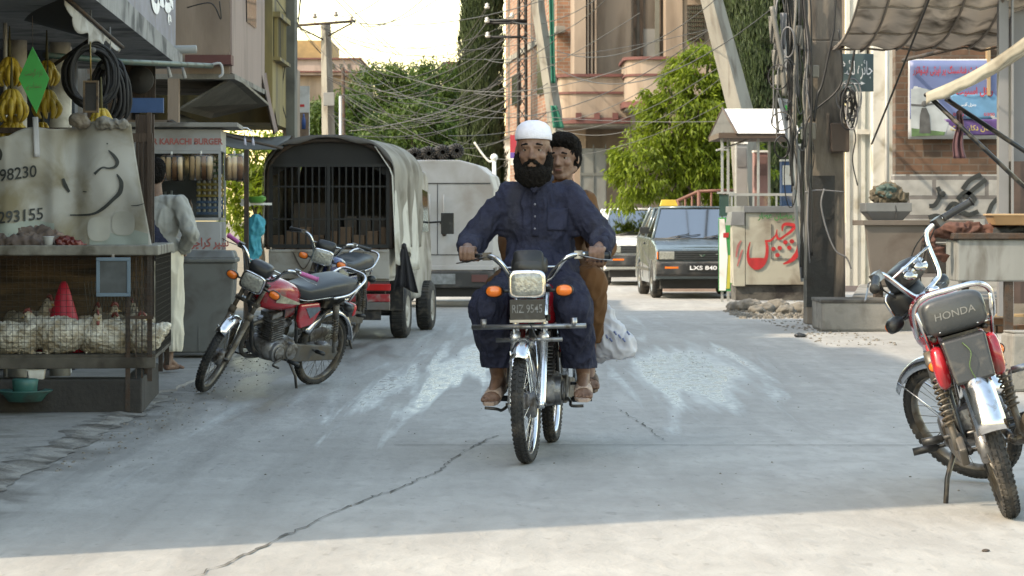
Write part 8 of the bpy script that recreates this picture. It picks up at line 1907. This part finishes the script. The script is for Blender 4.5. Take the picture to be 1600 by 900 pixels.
wire((1390, -60, 20), (1395, 400, 27), .0, .012, CB, 'straight dark stay wire slanting past the blue banner', None) if False else None
w = wire((1455, -10, 25), (1362, 225, 29), .02, .012, CB, 'dark stay wire slanting down past the left edge of the blue banner', 'none'); del w['group']
for pts, lb, D in (([(400, 20), (408, 50), (400, 90), (380, 150), (372, 165)], 'black cable drooping down the corner of the peach house', 27.0), ([(430, 30), (438, 60), (446, 90), (440, 150), (447, 185)], 'grey cable hanging down the ochre house front', 29.5), ([(292, 12), (330, 5), (345, 30), (343, 2)], 'loose black wire end hanging in front of the peach wall', 23.6)):
    q = [P(a, b, D) for a, b in pts]; m = MB(); m.tube(cat_rom([p - q[0] for p in q], 6), .006, 5); w = m.build('hanging_cable', CB); w.location = q[0]; tag(w, lb, 'cable')
# ------------------------------------------------------------------ vehicles
pickup_cage_truck()
box_van()
TXP = mat('silver_blue_paint', (.115, .155, .175), .22, .3, .05, 4, coat=.5, dirt=((.15, .17, .17), .1, 3))
WHP = mat('car_white_paint', (.60, .62, .62), .25, 0, .05, 4, coat=.5, dirt=((.33, .31, .28), .25, 3))
tx = hatchback('pale blue grey taxi hatchback with yellow roof sign, parked facing us', (X(1097, 38), 38, 0), R(2.5), TXP, True, 'LXS 840')
wc = hatchback('white hatchback parked behind and to the left of the pale blue taxi', (X(1006, 45.5), 45.5, 0), R(3), WHP)

# ------------------------------------------------------------------ motorcycles and people
heading = math.atan2(-1.19, -.146)
RB = Vector((.142, 13.07, 0))
bike, S_ = make_bike('red motorcycle ridden towards us by the bearded man and his passenger', 'motorcycles in the street', RB, heading, 0.0, R(-3), REDP, stand=False, plate=('RIZ 9545', 'KARACHI'), guard=True, visor=True)
RM = Matrix.Translation(RB) @ Matrix.Rotation(heading, 4, 'Z')
rider(RM, 'bearded man in navy shalwar kameez and white cap driving the motorcycle')
pillion(RM, 'young passenger in brown clothes looking out over the driver\'s shoulder')
t = thing('plastic_bag', 'bulging white plastic bag hanging beside the passenger\'s leg', 'bag', tuple(RM @ V(-.34, .345, .715)), heading); t.scale = (.9, .9, .9)
WB = mat('thin_white_plastic', (.58, .58, .62), .45, 0, .1, 10, .2, 30, trans=.35)
blob('bag', [('e', (0, -.02, -.17), (.09, .10, .12)), ('e', (0, .04, -.21), (.08, .10, .085)), ('c', (0, -.05, .05), (0, -.02, -.12), .022, .07), ('e', (0, -.07, -.22), (.07, .06, .08))], .007, WB, t, 3, wrinkle(.016, (12, 12, 8), 3))
m = MB()
for k in range(7): m.tube([(.085, -.06 + .025 * k, -.12 - .02 * (k % 3)), (.09, -.045 + .025 * k, -.14 - .02 * (k % 3))], .006, 5)
m.build('blue_print', mat('faded_blue_print', (.20, .25, .45), .6), t)
m = MB(); m.tube(cat_rom([(.0, -.07, .13), (.01, -.06, .05), (0, -.04, .0)], 3), .010, 6); m.build('handle', WB, t)

# right foreground bike, parked with its back to us
def place_two(pr, pf):       # root from rear and front ground contact pixels
    a = Vector((X(pr[0], pr[1]), pr[1], 0)); b = Vector((X(pf[0], pf[1]), pf[1], 0)); c = (a + b) / 2; return c, math.atan2((b - a).y, (b - a).x)
c_, h_ = place_two((1582, 10.20), (1532, 11.50))
rb_, _ = make_bike('parked red motorcycle with its back to us at the right edge', 'motorcycles in the street', c_, h_, R(16), R(46), REDP, guard=False, rise=.06, seat_text='HONDA', rear_plate=True, cm=DUSTY, stripes=False, visor=False, seatm=mat('faded_seat_vinyl', (.05, .056, .062), .38, 0, .15, 6, .08, 60, dirt=((.15, .145, .14), .3, 5)))
rb_.scale = (1.05, 1.05, 1.05)
# left red bike, nose towards us on its side stand
c_, h_ = place_two((497, 18.50), (316, 17.45))
GR = mat('pink_grip', (.42, .10, .26), .5)
lb_, _ = make_bike('red motorcycle with pink grips parked on its side stand by the burger stall', 'motorcycles in the street', c_, h_, R(17), R(24), REDP, guard=False, grips=GR, rise=.02, cm=DUSTY)
lb_.scale = (.94, .94, .94)
c_, h_ = place_two((538, 23.9), (470, 22.8))
make_bike('blue motorcycle half hidden behind the red one with pink grips', 'motorcycles in the street', c_, h_, R(9), R(15), BLUEP, guard=False, rise=.02, fine=False, mirror=False, cm=DUSTY)
standing_man()

# small litter on the road
for nm, lb, px, py, sz_, mt in (('litter', 'small black scrap lying on the road left of the stone plinth', 1250, 527, .06, BLACKP), ('litter', 'tiny dark stone on the sunlit road at the bottom right', 1540, 862, .014, RUST)):
    D = DG(py); b = blob(nm, [('e', (0, 0, sz_ * .3), (sz_, sz_ * .8, sz_ * .35)), ('e', (sz_ * .6, sz_ * .2, sz_ * .25), (sz_ * .5, sz_ * .4, sz_ * .3))], sz_ * .12, mt, None, 1, wrinkle(sz_ * .12, (30, 30, 30), px)); b.location = (X(px, D), D, 0); tag(b, lb, 'litter')
